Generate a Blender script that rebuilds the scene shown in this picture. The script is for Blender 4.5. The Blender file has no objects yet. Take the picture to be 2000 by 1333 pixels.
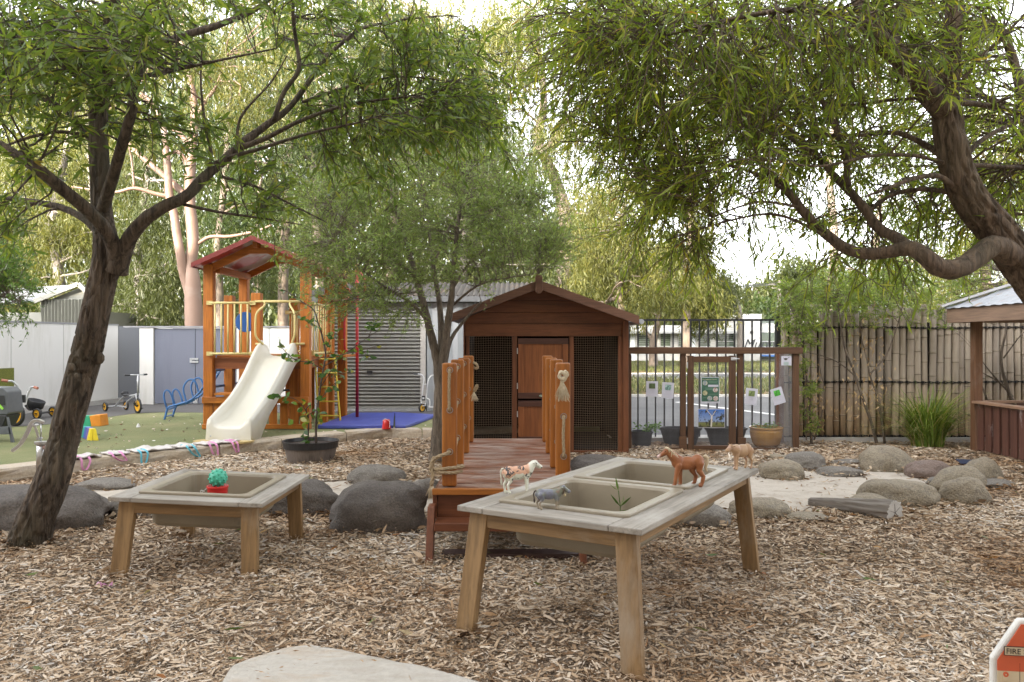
import bpy, bmesh, math, random
import numpy as np
from mathutils import Vector, Matrix, noise
random.seed(7); RNG = np.random.default_rng(11)
R = math.radians
H = 1.35            # camera height
F = 28.0 / 36.0 * 2000.0   # focal length in photo pixels
SC = bpy.context.scene
COL = SC.collection

# ---------------------------------------------------------------- camera, sky, sun, exposure
cam_d = bpy.data.cameras.new('camera'); cam = bpy.data.objects.new('camera', cam_d); COL.objects.link(cam)
cam.location = (0, 0, H); cam.rotation_euler = (R(90), 0, 0)
cam_d.lens = 28; cam_d.sensor_width = 36; cam_d.clip_start = 0.05; cam_d.clip_end = 2000
SC.camera = cam
SUN_EL, SUN_AZ = 19.0, 212.0      # azimuth clockwise from +Y: the sun stands low behind the camera, to the left
w = bpy.data.worlds.new('World'); SC.world = w; w.use_nodes = True
nt = w.node_tree
sky = nt.nodes.new('ShaderNodeTexSky'); sky.sky_type = 'NISHITA'; sky.sun_disc = False
sky.sun_elevation = R(SUN_EL); sky.sun_rotation = R(SUN_AZ)
sky.air_density = 0.8; sky.dust_density = 4.0; sky.ozone_density = 0.6
hsv = nt.nodes.new('ShaderNodeHueSaturation'); hsv.inputs['Saturation'].default_value = 0.14
nt.links.new(sky.outputs[0], hsv.inputs['Color'])
nt.links.new(hsv.outputs[0], nt.nodes['Background'].inputs[0])
nt.nodes['Background'].inputs[1].default_value = 0.15
sd = bpy.data.lights.new('sun', 'SUN'); sun = bpy.data.objects.new('sun', sd); COL.objects.link(sun)
sv = Vector((math.sin(R(SUN_AZ)) * math.cos(R(SUN_EL)), math.cos(R(SUN_AZ)) * math.cos(R(SUN_EL)), math.sin(R(SUN_EL))))
sun.rotation_euler = sv.to_track_quat('Z', 'Y').to_euler(); sun.location = (0, 0, 30)
sd.energy = 2.0; sd.angle = R(0.5); sd.color = (1.0, 0.87, 0.66)
SC.view_settings.view_transform = 'Standard'; SC.view_settings.look = 'None'
SC.view_settings.gamma = 1.0; SC.view_settings.exposure = 3.2
SC.cycles.max_bounces = 6; SC.cycles.diffuse_bounces = 4; SC.cycles.transparent_max_bounces = 8

# ---------------------------------------------------------------- helpers
def P(px, py, d):            # photo pixel at depth d -> world point
    return Vector(((px - 1000) / F * d, d, H - (py - 666.5) / F * d))
def G(px, py, z=0.0):        # photo pixel lying on the plane of height z
    d = (H - z) * F / (py - 666.5)
    return Vector(((px - 1000) / F * d, d, z))

def world_of(o):
    M = o.matrix_basis.copy()
    while o.parent: o = o.parent; M = o.matrix_basis @ M
    return M

class MB:
    def __init__(s): s.v = []; s.f = []; s.m = []; s.c = []
    def add(s, vs, fs, mi=0):
        b = len(s.v); s.c.append((b, len(s.f), len(vs), len(fs))); s.v.extend([tuple(p) for p in vs]); s.f.extend([tuple(b + i for i in f) for f in fs]); s.m.extend([mi] * len(fs)); return s
    def box(s, x0, x1, y0, y1, z0, z1, mi=0, M=None):
        vs = [Vector((x, y, z)) for z in (z0, z1) for y in (y0, y1) for x in (x0, x1)]
        if M: vs = [M @ p for p in vs]
        return s.add(vs, [(0, 2, 3, 1), (4, 5, 7, 6), (0, 1, 5, 4), (2, 6, 7, 3), (0, 4, 6, 2), (1, 3, 7, 5)], mi)
    def beam(s, a, b, wd, th, up=(0, 0, 1), mi=0, w2=None):   # a box from a to b, wd across, th along 'up'
        a, b = Vector(a), Vector(b); d = (b - a).normalized(); up = Vector(up)
        sx = d.cross(up)
        if sx.length < 1e-4: sx = Vector((1, 0, 0))
        sx.normalize(); u = sx.cross(d).normalized(); w2 = w2 or wd
        vs = []
        for p, ww in ((a, wd), (b, w2)):
            for i, j in ((-1, -1), (1, -1), (1, 1), (-1, 1)): vs.append(p + sx * (i * ww / 2) + u * (j * th / 2))
        return s.add(vs, [(3, 2, 1, 0), (4, 5, 6, 7), (0, 1, 5, 4), (1, 2, 6, 5), (2, 3, 7, 6), (3, 0, 4, 7)], mi)
    def tube(s, pts, rad, n=8, mi=0, caps=True, closed=False, jitter=0.0):
        pts = [Vector(p) for p in pts]; k = len(pts)
        if not hasattr(rad, '__len__'): rad = [rad] * k
        ref = None; vs = []
        for i, p in enumerate(pts):
            if closed: t = pts[(i + 1) % k] - pts[i - 1]
            else: t = pts[min(i + 1, k - 1)] - pts[max(i - 1, 0)]
            if t.length < 1e-9: t = Vector((0, 0, 1))
            t.normalize()
            if ref is None:
                ref = t.cross(Vector((0, 0, 1)) if abs(t.z) < .9 else Vector((0, 1, 0)))
            ref = ref - t * ref.dot(t)
            if ref.length < 1e-6: ref = t.orthogonal()
            ref.normalize(); b = t.cross(ref)
            for j in range(n):
                a = 2 * math.pi * j / n; r = rad[i]
                if jitter: r *= 1 + jitter * noise.noise(Vector((math.cos(a) * 1.3 + 7, math.sin(a) * 1.3, i * .45)))
                vs.append(p + ref * (r * math.cos(a)) + b * (r * math.sin(a)))
        fs = []
        for i in range(k if closed else k - 1):
            i2 = (i + 1) % k
            for j in range(n):
                j2 = (j + 1) % n; fs.append((i * n + j, i * n + j2, i2 * n + j2, i2 * n + j))
        if caps and not closed:
            fs.append(tuple(range(n - 1, -1, -1))); fs.append(tuple((k - 1) * n + j for j in range(n)))
        return s.add(vs, fs, mi)
    def bark(s, pts, rad, n=56, depth=.02, fr=(9, 3.2), lump=.05):   # a trunk with real furrows
        pts = [Vector(p) for p in pts]; k = len(pts); ref = None; vs = []; L = 0
        for i, p in enumerate(pts):
            t = (pts[min(i + 1, k - 1)] - pts[max(i - 1, 0)]).normalized()
            if i: L += (p - pts[i - 1]).length
            if ref is None: ref = t.cross(Vector((0, 1, 0)))
            ref = (ref - t * ref.dot(t)).normalized(); b = t.cross(ref)
            for j in range(n):
                a = 2 * math.pi * j / n; c_, s_ = math.cos(a), math.sin(a); r = rad[i]
                q = Vector((c_ * r * fr[0] * 2.2, s_ * r * fr[0] * 2.2, L * fr[1])); w = noise.noise(q * 1.7 + Vector((0, 0, noise.noise(q) * 1.2)))
                r2 = r * (1 + lump * noise.noise(Vector((c_ * 1.2, s_ * 1.2, L * 2.5)))) - depth * (r / .14) * max(0, .32 - abs(w) * 1.6) / .32
                vs.append(p + ref * (r2 * c_) + b * (r2 * s_))
        return s.add(vs, [(i * n + j, i * n + (j + 1) % n, (i + 1) * n + (j + 1) % n, (i + 1) * n + j) for i in range(k - 1) for j in range(n)])
    def lathe(s, prof, c=(0, 0, 0), n=24, mi=0, M=None, caps=True):
        vs = []; fs = []; k = len(prof); c = Vector(c)
        for r, z in prof:
            for j in range(n):
                a = 2 * math.pi * j / n; p = Vector((r * math.cos(a), r * math.sin(a), z))
                vs.append((M @ p if M else p) + c)
        for i in range(k - 1):
            for j in range(n):
                j2 = (j + 1) % n; fs.append((i * n + j, i * n + j2, (i + 1) * n + j2, (i + 1) * n + j))
        if caps is True and prof[0][0] > 1e-5: fs.append(tuple(range(n - 1, -1, -1)))
        if caps is True and prof[-1][0] > 1e-5: fs.append(tuple((k - 1) * n + j for j in range(n)))
        return s.add(vs, fs, mi)
    def ball(s, c, r, n=12, mi=0, M=None):
        if not hasattr(r, '__len__'): r = (r, r, r)
        k = max(4, n // 2); vs = []; fs = []; c = Vector(c)
        for i in range(1, k):
            t = math.pi * i / k
            for j in range(n):
                a = 2 * math.pi * j / n
                p = Vector((r[0] * math.sin(t) * math.cos(a), r[1] * math.sin(t) * math.sin(a), -r[2] * math.cos(t)))
                vs.append((M @ p if M else p) + c)
        lo = Vector((0, 0, -r[2])); hi = Vector((0, 0, r[2]))
        vs.append((M @ lo if M else lo) + c); vs.append((M @ hi if M else hi) + c); L = (k - 1) * n
        for i in range(k - 2):
            for j in range(n): fs.append((i * n + j, i * n + (j + 1) % n, (i + 1) * n + (j + 1) % n, (i + 1) * n + j))
        for j in range(n):
            fs.append((L, (j + 1) % n, j)); fs.append((L + 1, (k - 2) * n + j, (k - 2) * n + (j + 1) % n))
        return s.add(vs, fs, mi)
    def prism(s, poly, off, mi=0):     # 3-D polygon thickened by vector off
        off = Vector(off); n = len(poly); a = [Vector(p) for p in poly]; b = [p + off for p in a]
        nr = Vector()
        for i in range(n): nr += a[i].cross(a[(i + 1) % n])
        fl = nr.dot(off) > 0
        fs = [tuple(range(n - 1, -1, -1)) if fl else tuple(range(n)), tuple(range(n, 2 * n)) if fl else tuple(range(2 * n - 1, n - 1, -1))]
        for i in range(n):
            j = (i + 1) % n; fs.append((i, j, n + j, n + i) if fl else (i, n + i, n + j, j))
        return s.add(a + b, fs, mi)
    def mesh(s, name, mats, parent=None, local=False):
        me = bpy.data.meshes.new(name)
        v = s.v
        if parent is not None and not local:
            I = world_of(parent).inverted(); v = [tuple(I @ Vector(p)) for p in v]
        me.from_pydata(v, [], s.f)
        for m in (mats if isinstance(mats, (list, tuple)) else [mats]): me.materials.append(m)
        if any(s.m): me.polygons.foreach_set('material_index', s.m)
        return me
    def each(s, name, mats, parent=None, **k):      # every added solid becomes a part of its own
        out = []
        for b, f, nv, nf in s.c:
            q = MB(); q.add(s.v[b:b + nv], [tuple(i - b for i in t_) for t_ in s.f[f:f + nf]]); out.append(q.build(name, mats, parent, **k))
        return out
    def build(s, name, mats, parent=None, smooth=False, bevel=0, local=False, seg=2):
        me = s.mesh(name, mats, parent, local)
        o = bpy.data.objects.new(name, me); COL.objects.link(o)
        if parent is not None: o.parent = parent
        if smooth: me.polygons.foreach_set('use_smooth', [True] * len(me.polygons))
        if bevel:
            b = o.modifiers.new('bevel', 'BEVEL'); b.width = bevel; b.segments = seg; b.limit_method = 'ANGLE'; b.angle_limit = R(40)
        return o

def tag(o, label=None, cat=None, group=None, kind=None):
    if label: o['label'] = label
    if cat: o['category'] = cat
    if group: o['group'] = group
    if kind: o['kind'] = kind
    return o
def thing(name, label, cat, loc=(0, 0, 0), rz=0, group=None):
    o = bpy.data.objects.new(name, None); COL.objects.link(o); o.location = loc; o.rotation_euler = (0, 0, rz)
    o.empty_display_size = .1
    return tag(o, label, cat, group)
def copy_tree(o, parent=None):
    c = o.copy(); COL.objects.link(c); c.parent = parent
    for ch in list(o.children): copy_tree(ch, c)
    return c
def np_mesh(name, verts, faces_n, idx, mats, parent=None, attrs=None, smooth=False):
    """verts (N,3); faces_n: vertex count of every face; idx: flat indices; attrs: dict name -> per-vertex float"""
    me = bpy.data.meshes.new(name); verts = np.asarray(verts, dtype=np.float32)
    if parent is not None:
        I = np.array(world_of(parent).inverted()); verts = verts @ I[:3, :3].T.astype(np.float32) + I[:3, 3].astype(np.float32)
    me.vertices.add(len(verts)); me.vertices.foreach_set('co', verts.astype(np.float32).ravel())
    idx = np.asarray(idx, dtype=np.int32).ravel(); faces_n = np.asarray(faces_n, dtype=np.int32)
    me.loops.add(len(idx)); me.loops.foreach_set('vertex_index', idx)
    st = np.concatenate([[0], np.cumsum(faces_n)[:-1]]).astype(np.int32)
    me.polygons.add(len(faces_n)); me.polygons.foreach_set('loop_start', st)
    try: me.polygons.foreach_set('loop_total', faces_n)
    except Exception: pass
    me.polygons.foreach_set('use_smooth', np.full(len(faces_n), smooth))
    me.update(calc_edges=True)
    for k, a in (attrs or {}).items():
        at = me.attributes.new(k, 'FLOAT', 'POINT'); at.data.foreach_set('value', np.asarray(a, dtype=np.float32))
    me.materials.append(mats)
    o = bpy.data.objects.new(name, me); COL.objects.link(o)
    if parent is not None: o.parent = parent
    return o

# ---------------------------------------------------------------- materials
MATS = {}
def srgb(*c):
    return tuple(((x / 255) / 12.92 if x / 255 <= .04045 else ((x / 255 + .055) / 1.055) ** 2.4) for x in c)
def new_mat(name):
    m = bpy.data.materials.new(name); m.use_nodes = True; t = m.node_tree; b = t.nodes['Principled BSDF']
    return m, t, b
def ramp(t, stops, fac):
    r = t.nodes.new('ShaderNodeValToRGB'); e = r.color_ramp.elements
    while len(e) < len(stops): e.new(.5)
    for i, (p, c) in enumerate(stops): e[i].position = p; e[i].color = (*c, 1)
    t.links.new(fac, r.inputs[0]); return r.outputs[0]
def noise_n(t, scale, stretch=(1, 1, 1), detail=5, rough=.6, coord='Object', dist=0):
    tc = t.nodes.new('ShaderNodeTexCoord'); mp = t.nodes.new('ShaderNodeMapping'); mp.inputs['Scale'].default_value = stretch
    n = t.nodes.new('ShaderNodeTexNoise'); n.inputs['Scale'].default_value = scale; n.inputs['Detail'].default_value = detail
    n.inputs['Roughness'].default_value = rough; n.inputs['Distortion'].default_value = dist
    t.links.new(tc.outputs[coord], mp.inputs[0]); t.links.new(mp.outputs[0], n.inputs['Vector']); return n.outputs['Fac']
def mixc(t, fac, a, b, mode='MIX'):
    m = t.nodes.new('ShaderNodeMix'); m.data_type = 'RGBA'; m.blend_type = mode
    for s, k in ((fac, 0), (a, 6), (b, 7)):
        if hasattr(s, 'links') or hasattr(s, 'is_linked'): t.links.new(s, m.inputs[k])
        elif k == 0: m.inputs[0].default_value = s
        else: m.inputs[k].default_value = (*s, 1)
    return m.outputs[2]
def bumpn(t, b, fac, strength, dist=.02):
    n = t.nodes.new('ShaderNodeBump'); n.inputs['Strength'].default_value = strength; n.inputs['Distance'].default_value = dist
    t.links.new(fac, n.inputs['Height']); t.links.new(n.outputs[0], b.inputs['Normal'])
def pbr(name, c1, c2=None, scale=6, stretch=(1, 1, 1), rough=.6, metal=0, bump=.15, bs=None, lo=.35, hi=.65, spot=None, spec=.5, dist=.01, sc=1.2, smin=.55, smax=.7):
    if name in MATS: return MATS[name]
    m, t, b = new_mat(name); c2 = c2 or tuple(x * .8 for x in c1)
    n1 = noise_n(t, scale, stretch)
    col = ramp(t, [(lo, c1), (hi, c2)], n1)
    if spot:
        n3 = noise_n(t, sc, (1, 1, 1), 4, .65); mk = ramp(t, [(smin, (0, 0, 0)), (smax, (1, 1, 1))], n3)
        col = mixc(t, mk, col, spot)
    t.links.new(col, b.inputs['Base Color'])
    b.inputs['Roughness'].default_value = rough; b.inputs['Metallic'].default_value = metal; b.inputs['Specular IOR Level'].default_value = spec
    if bump: bumpn(t, b, noise_n(t, bs or scale * 4, stretch), bump, dist)
    MATS[name] = m; return m
def wood(name, c1, c2, axis='z', rough=.5, worn=None, sc=3, smin=.5, smax=.7, bump=.25, gs=1.0, spec=.4):
    """timber with its grain along one local axis"""
    key = name + axis
    if key in MATS: return MATS[key]
    m, t, b = new_mat(name + '_' + axis)
    st = {'x': (.06, 1, 1), 'y': (1, .06, 1), 'z': (1, 1, .06)}[axis]
    g1 = noise_n(t, 60 * gs, st, 3, .6, dist=.3); g2 = noise_n(t, 7 * gs, st, 4, .5, dist=1.2)
    a = ramp(t, [(.3, c1), (.7, c2)], g2)
    fine = ramp(t, [(.3, (.72, .72, .72)), (.62, (1.1, 1.1, 1.1))], g1)
    col = mixc(t, 1.0, a, fine, 'MULTIPLY')
    kn = noise_n(t, 2.2, (1, 1, 1) , 2, .5)
    col = mixc(t, ramp(t, [(.68, (0, 0, 0)), (.78, (.6, .6, .6))], kn), col, tuple(x * .45 for x in c2))
    if worn:
        n3 = noise_n(t, sc, {'x': (.4, 1, 1), 'y': (1, .4, 1), 'z': (1, 1, .4)}[axis], 6, .7)
        col = mixc(t, ramp(t, [(smin, (0, 0, 0)), (smax, (1, 1, 1))], n3), col, worn)
    t.links.new(col, b.inputs['Base Color']); b.inputs['Roughness'].default_value = rough; b.inputs['Specular IOR Level'].default_value = spec
    bumpn(t, b, g1, bump, .004); MATS[key] = m; return m
def leafmat(name, stops, trans=.4, rough=.45, tint=None):
    if name in MATS: return MATS[name]
    m, t, b = new_mat(name)
    at = t.nodes.new('ShaderNodeAttribute'); at.attribute_name = 'tint'
    col = ramp(t, stops, at.outputs['Fac'])
    t.links.new(col, b.inputs['Base Color']); b.inputs['Roughness'].default_value = rough; b.inputs['Specular IOR Level'].default_value = .4
    tr = t.nodes.new('ShaderNodeBsdfTranslucent')
    mc = mixc(t, 1.0, col, tint or (1.5, 1.5, .7), 'MULTIPLY'); t.links.new(mc, tr.inputs[0])
    mx = t.nodes.new('ShaderNodeMixShader'); mx.inputs[0].default_value = trans
    t.links.new(b.outputs[0], mx.inputs[1]); t.links.new(tr.outputs[0], mx.inputs[2])
    t.links.new(mx.outputs[0], t.nodes['Material Output'].inputs[0]); MATS[name] = m; return m
def attrmat(name, stops, rough=.85, bump=0):
    if name in MATS: return MATS[name]
    m, t, b = new_mat(name)
    at = t.nodes.new('ShaderNodeAttribute'); at.attribute_name = 'tint'
    col = ramp(t, stops, at.outputs['Fac'])
    t.links.new(col, b.inputs['Base Color']); b.inputs['Roughness'].default_value = rough; b.inputs['Specular IOR Level'].default_value = .2
    MATS[name] = m; return m

# ---------------------------------------------------------------- foliage helpers
def leaf_geo(c, d, L, Wd, curl=.15, rng=RNG, fine=True):
    """c, d: (N,3) base points and directions; L, Wd: (N,) -> narrow pointed leaves"""
    n = len(c); d = d / (np.linalg.norm(d, axis=1, keepdims=True) + 1e-9)
    r = rng.normal(size=(n, 3)); s = np.cross(d, r); s /= (np.linalg.norm(s, axis=1, keepdims=True) + 1e-9); u = np.cross(s, d)
    L = L[:, None]; Wd = Wd[:, None]; cu = (rng.uniform(-1, 1, (n, 1)) * curl) * L
    if fine:
        p0 = c; p1 = c + d * L * .35 + s * Wd / 2 + u * cu * .5; p2 = c + d * L * .35 - s * Wd / 2 + u * cu * .5
        p3 = c + d * L * .7 + s * Wd * .36 + u * cu * .6; p4 = c + d * L * .7 - s * Wd * .36 + u * cu * .6; p5 = c + d * L - u * cu * .4
        V = np.stack([p0, p1, p2, p3, p4, p5], 1).reshape(-1, 3); b = (np.arange(n) * 6)[:, None]
        idx = np.concatenate([b + 0, b + 2, b + 1, b + 1, b + 2, b + 4, b + 3, b + 3, b + 4, b + 5], 1)
        return V, np.tile([3, 4, 3], n), idx, 6
    p1 = c + d * L * .4 + s * Wd / 2; p2 = c + d * L * .4 - s * Wd / 2; p3 = c + d * L + u * cu
    V = np.stack([c, p1, p3, p2], 1).reshape(-1, 3); b = (np.arange(n) * 4)[:, None]
    return V, np.full(n, 4), np.concatenate([b, b + 1, b + 2, b + 3], 1), 4
def build_leaves(name, c, d, L, Wd, tint, mat, parent, fine=True, curl=.15, kind=None):
    V, fn, idx, k = leaf_geo(np.asarray(c, float), np.asarray(d, float), np.asarray(L, float), np.asarray(Wd, float), curl, fine=fine)
    return np_mesh(name, V, fn, idx, mat, parent, {'tint': np.repeat(tint, k)})
def smooth_path(pts, k=4):
    """Catmull-Rom through a list of (Vector, radius)"""
    out = []; n = len(pts)
    for i in range(n - 1):
        p0, p1, p2, p3 = [pts[min(max(j, 0), n - 1)] for j in (i - 1, i, i + 1, i + 2)]
        for s in range(k):
            t = s / k; t2 = t * t; t3 = t2 * t
            q = (p1[0] * 2 + (p2[0] - p0[0]) * t + (p0[0] * 2 - p1[0] * 5 + p2[0] * 4 - p3[0]) * t2 + (p1[0] * 3 - p0[0] - p2[0] * 3 + p3[0]) * t3) * .5
            out.append((q, p1[1] + (p2[1] - p1[1]) * t))
    out.append(pts[-1]); return out
def limb(mb, pts, n=8, k=4, jit=.0):
    sp = smooth_path(pts, k); mb.tube([p for p, r in sp], [r for p, r in sp], n=n, jitter=jit); return sp
def twig(mb, a, b, r0, r1, sag, n=4, seg=5, rng=random):
    a, b = Vector(a), Vector(b); L = (b - a).length; pts = []
    off = Vector((rng.uniform(-1, 1), rng.uniform(-1, 1), rng.uniform(-.3, 1))) * L * .16 + Vector((0, 0, sag * L))
    for i in range(seg + 1):
        t = i / seg; p = a.lerp(b, t) + off * (4 * t * (1 - t))
        if 0 < i < seg: p += Vector((rng.uniform(-1, 1), rng.uniform(-1, 1), rng.uniform(-1, 1))) * L * .03
        pts.append(p)
    mb.tube(pts, [r0 + (r1 - r0) * i / seg for i in range(seg + 1)], n=n, caps=False); return pts
def crown(mb, nodes, targets, rng, r0=.012, sub=3, subL=.35, per=14, sag=.05, droop=.3, leafL=(.06, .1), leafW=.18, spread=.6, mind=0):
    """grow a twig from the nearest limb node to each target, with side twigs; return leaf arrays"""
    NP = np.array([list(p) for p, r in nodes]); NR = np.array([r for p, r in nodes]); C = []; D = []
    for T in targets:
        dd = np.linalg.norm(NP - np.array(T), axis=1)
        j = int(np.argmin(dd + rng.uniform(0, .25) * dd.mean())); a = Vector(NP[j]); T = Vector(T)
        if (T - a).length < .02: continue
        pts = twig(mb, a, T, min(r0, NR[j] * .7), r0 * .25, sag, rng=rng)
        ends = [pts[-3:]]
        for q in range(sub):
            k = rng.randint(2, len(pts) - 1); base = pts[k]
            dv = (pts[k] - pts[k - 1]).normalized() + Vector((rng.gauss(0, 1), rng.gauss(0, 1), rng.gauss(0, .7))) * spread
            dv.normalize(); tip = base + dv * subL * rng.uniform(.5, 1.1) + Vector((0, 0, -droop * subL * rng.uniform(.0, .8)))
            ends.append(twig(mb, base, tip, r0 * .42, r0 * .2, .02, n=3, seg=3, rng=rng))
        for e in ends:
            for q in range(per):
                t = rng.uniform(.15, 1) * (len(e) - 1); i = min(int(t), len(e) - 2); p = e[i].lerp(e[i + 1], t - i)
                dv = (e[i + 1] - e[i]).normalized() * .8 + Vector((rng.gauss(0, .6), rng.gauss(0, .6), rng.gauss(0, .5) - droop))
                C.append(tuple(p)); D.append(tuple(dv))
    n = len(C); L = RNG.uniform(leafL[0], leafL[1], n)
    return np.array(C), np.array(D), L, L * leafW * RNG.uniform(.75, 1.3, n)
def ell(rng, lst):
    """targets inside ellipses given in photo pixels with a depth range: (px, py, rx, ry, d0, d1, n)"""
    out = []
    for px, py, rx, ry, d0, d1, n in lst:
        for _ in range(n):
            a = rng.uniform(0, 2 * math.pi); q = math.sqrt(rng.random()); out.append(P(px + rx * q * math.cos(a), py + ry * q * math.sin(a), rng.uniform(d0, d1)))
    return out
def rope(mb, pts, r, n=6, mi=0, twist=True, k=4):
    sp = [p for p, _ in smooth_path([(Vector(p), r) for p in pts], k)]
    # three twisted strands
    L = 0; fr = []
    for i, p in enumerate(sp):
        t = (sp[min(i + 1, len(sp) - 1)] - sp[max(i - 1, 0)]).normalized()
        fr.append((p, t))
    dense = []
    for i in range(len(fr) - 1):
        a, b = fr[i][0], fr[i + 1][0]; m = max(1, int((b - a).length / (r * 1.1)))
        for q in range(m): dense.append((a.lerp(b, q / m), fr[i][1]))
    dense.append(fr[-1])
    ref = dense[0][1].orthogonal().normalized()
    for s_ in range(3):
        pl = []; L = 0; rf = ref.copy()
        for i, (p, t) in enumerate(dense):
            if i: L += (p - dense[i - 1][0]).length
            rf = (rf - t * rf.dot(t)).normalized(); b = t.cross(rf); a = L / (r * 9) * 2 * math.pi + s_ * 2.094
            pl.append(p + (rf * math.cos(a) + b * math.sin(a)) * r * .5)
        mb.tube(pl, r * .56, n=n, mi=mi)
# ================================================================ THE SETTING
def struct(o, **k): o['kind'] = 'structure'; return o
def pip(x, y, poly):
    x = np.asarray(x); y = np.asarray(y); ins = np.zeros(x.shape, bool); n = len(poly)
    for i in range(n):
        x0, y0 = poly[i]; x1, y1 = poly[(i + 1) % n]
        c = ((y0 > y) != (y1 > y)) & (x < (x1 - x0) * (y - y0) / (y1 - y0 + 1e-12) + x0); ins ^= c
    return ins
def hz(x, y):      # gentle unevenness of the mulch
    return .014 * np.sin(1.7 * x + .6 * y) * np.cos(1.3 * y - .8 * x + 1) + .010 * np.sin(4.1 * x + 2 + 1.1 * y) * np.sin(3.3 * y) + .006 * np.sin(9 * x + 3 * y) * np.cos(8 * y - 2 * x) \
        + .07 * np.exp(-(((x - .25) / .38) ** 2 + ((y - 3.75) / .3) ** 2)) + .05 * np.exp(-(((x - 1.15) / .35) ** 2 + ((y - 4.1) / .25) ** 2)) + .04 * np.exp(-(((x + 1.5) / .4) ** 2 + ((y - 4.95) / .3) ** 2))
TURF = .12
STONE = [G(px, py) for px, py in ((-330, 972), (-160, 957), (0, 943), (200, 918), (330, 903), (470, 886), (600, 872), (700, 862), (768, 857))] + [Vector((-.98, 10.9, 0)), Vector((-.4, 11.0, 0)), Vector((.4, 11.3, 0))]
SAND = [tuple(G(px, py).xy) for px, py in ((120, 960), (300, 946), (560, 947), (700, 940), (860, 937), (1100, 925), (1480, 918), (1600, 924), (1690, 917), (1800, 925), (1880, 914), (1950, 925), (1850, 945), (1810, 965), (1700, 985), (1600, 998), (1460, 1012), (1300, 1020), (1100, 1010), (860, 998), (640, 992), (500, 985), (380, 985), (220, 995))]

# ---- distant ground: one sheet to the horizon
m, t, b = new_mat('ground_earth')
c = ramp(t, [(.3, (.09, .08, .035)), (.5, (.16, .13, .06)), (.7, (.10, .11, .035))], noise_n(t, .6, (1, 1, 1), 8, .7))
t.links.new(c, b.inputs['Base Color']); b.inputs['Roughness'].default_value = .95
mb = MB(); mb.box(-600, 600, -400, 900, -.6, -.05); struct(mb.build('ground', m))
# ---- mulch bed (under the loose chips)
m, t, b = new_mat('mulch_base')
n1 = noise_n(t, 45, (1, 1, 1), 4, .7); n2 = noise_n(t, 3, (1, 1, 1), 4, .6)
c = ramp(t, [(.3, (.10, .07, .045)), (.5, (.26, .20, .14)), (.68, (.42, .34, .26))], n1)
c = mixc(t, ramp(t, [(.4, (0, 0, 0)), (.7, (.5, .5, .5))], n2), c, (.18, .12, .08))
t.links.new(c, b.inputs['Base Color']); b.inputs['Roughness'].default_value = .95; bumpn(t, b, n1, .9, .02)
xs = np.linspace(-9, 9, 240); ys = np.linspace(-4.2, 11.6, 210); X, Y = np.meshgrid(xs, ys); Z = hz(X, Y) - .012
insand = pip(X, Y, SAND); Z = np.where(insand, Z - .05, Z)
V = np.stack([X, Y, Z], -1).reshape(-1, 3); a = (np.arange(209)[:, None] * 240 + np.arange(239)[None, :]).ravel()
o = np_mesh('mulch_bed', V, np.full(len(a), 4), np.stack([a, a + 1, a + 241, a + 240], 1), m, smooth=True); struct(o)
# ---- pale sand of the dry creek
m, t, b = new_mat('pale_sand')
n1 = noise_n(t, 6, (1, 1, 1), 8, .7); n2 = noise_n(t, 90, (1, 1, 1), 3, .6)
c = ramp(t, [(.3, (.34, .29, .235)), (.55, (.46, .41, .345)), (.75, (.40, .355, .30))], n1)
c = mixc(t, ramp(t, [(.66, (0, 0, 0)), (.72, (.8, .8, .8))], n2), c, (.20, .14, .09))
t.links.new(c, b.inputs['Base Color']); b.inputs['Roughness'].default_value = .95; bumpn(t, b, n1, .5, .03)
xs = np.linspace(-6, 7, 200); ys = np.linspace(5.5, 9, 70); X, Y = np.meshgrid(xs, ys)
Z = .004 + .010 * np.sin(2 * X + Y) * np.cos(3 * Y) + .006 * np.sin(7 * X) * np.sin(6 * Y + X)
poly2 = SAND; ins = pip(X, Y, poly2)
Zs = np.where(ins, Z, -.09)
V = np.stack([X, Y, Zs], -1).reshape(-1, 3); a = (np.arange(69)[:, None] * 200 + np.arange(199)[None, :]).ravel()
Q = np.stack([a, a + 1, a + 201, a + 200], 1); keep = ins.ravel()[Q].any(1); Q = Q[keep]
o = np_mesh('sand', V, np.full(len(Q), 4), Q, m, smooth=True); struct(o)
# ---- artificial turf, asphalt, car park, verge, road
m, t, b = new_mat('artificial_turf')
n1 = noise_n(t, 1.1, (1, 1, 1), 5, .6); n2 = noise_n(t, 160, (1, 1, 1), 2, .5)
c = ramp(t, [(.35, (.155, .175, .075)), (.55, (.20, .205, .09)), (.7, (.25, .235, .12))], n1)
c = mixc(t, .8, c, ramp(t, [(.3, (.55, .6, .5)), (.7, (1.25, 1.25, 1.2))], n2), 'MULTIPLY')
t.links.new(c, b.inputs['Base Color']); b.inputs['Roughness'].default_value = .9; bumpn(t, b, n2, .9, .01)
edge = [(p.x, p.y + .16) for p in STONE]
mb = MB(); poly = [(-30, edge[0][1])] + edge[:-1] + [(1.25, 11.35), (1.25, 13.4), (-30, 15.2)]
mb.prism([(x, y, -.04) for x, y in poly], (0, 0, TURF + .04)); struct(mb.build('turf', m))
def asphalt(name, c1, c2):
    m, t, b = new_mat(name); n = noise_n(t, 120, (1, 1, 1), 2, .6); n2 = noise_n(t, .8, (1, 1, 1), 6, .6)
    c = mixc(t, ramp(t, [(.4, (0, 0, 0)), (.62, (1, 1, 1))], n2), c1, c2); c = mixc(t, .7, c, ramp(t, [(.3, (.6, .6, .6)), (.7, (1.4, 1.4, 1.4))], n), 'MULTIPLY')
    t.links.new(c, b.inputs['Base Color']); b.inputs['Roughness'].default_value = .85; bumpn(t, b, n, .4, .005); return m
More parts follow.
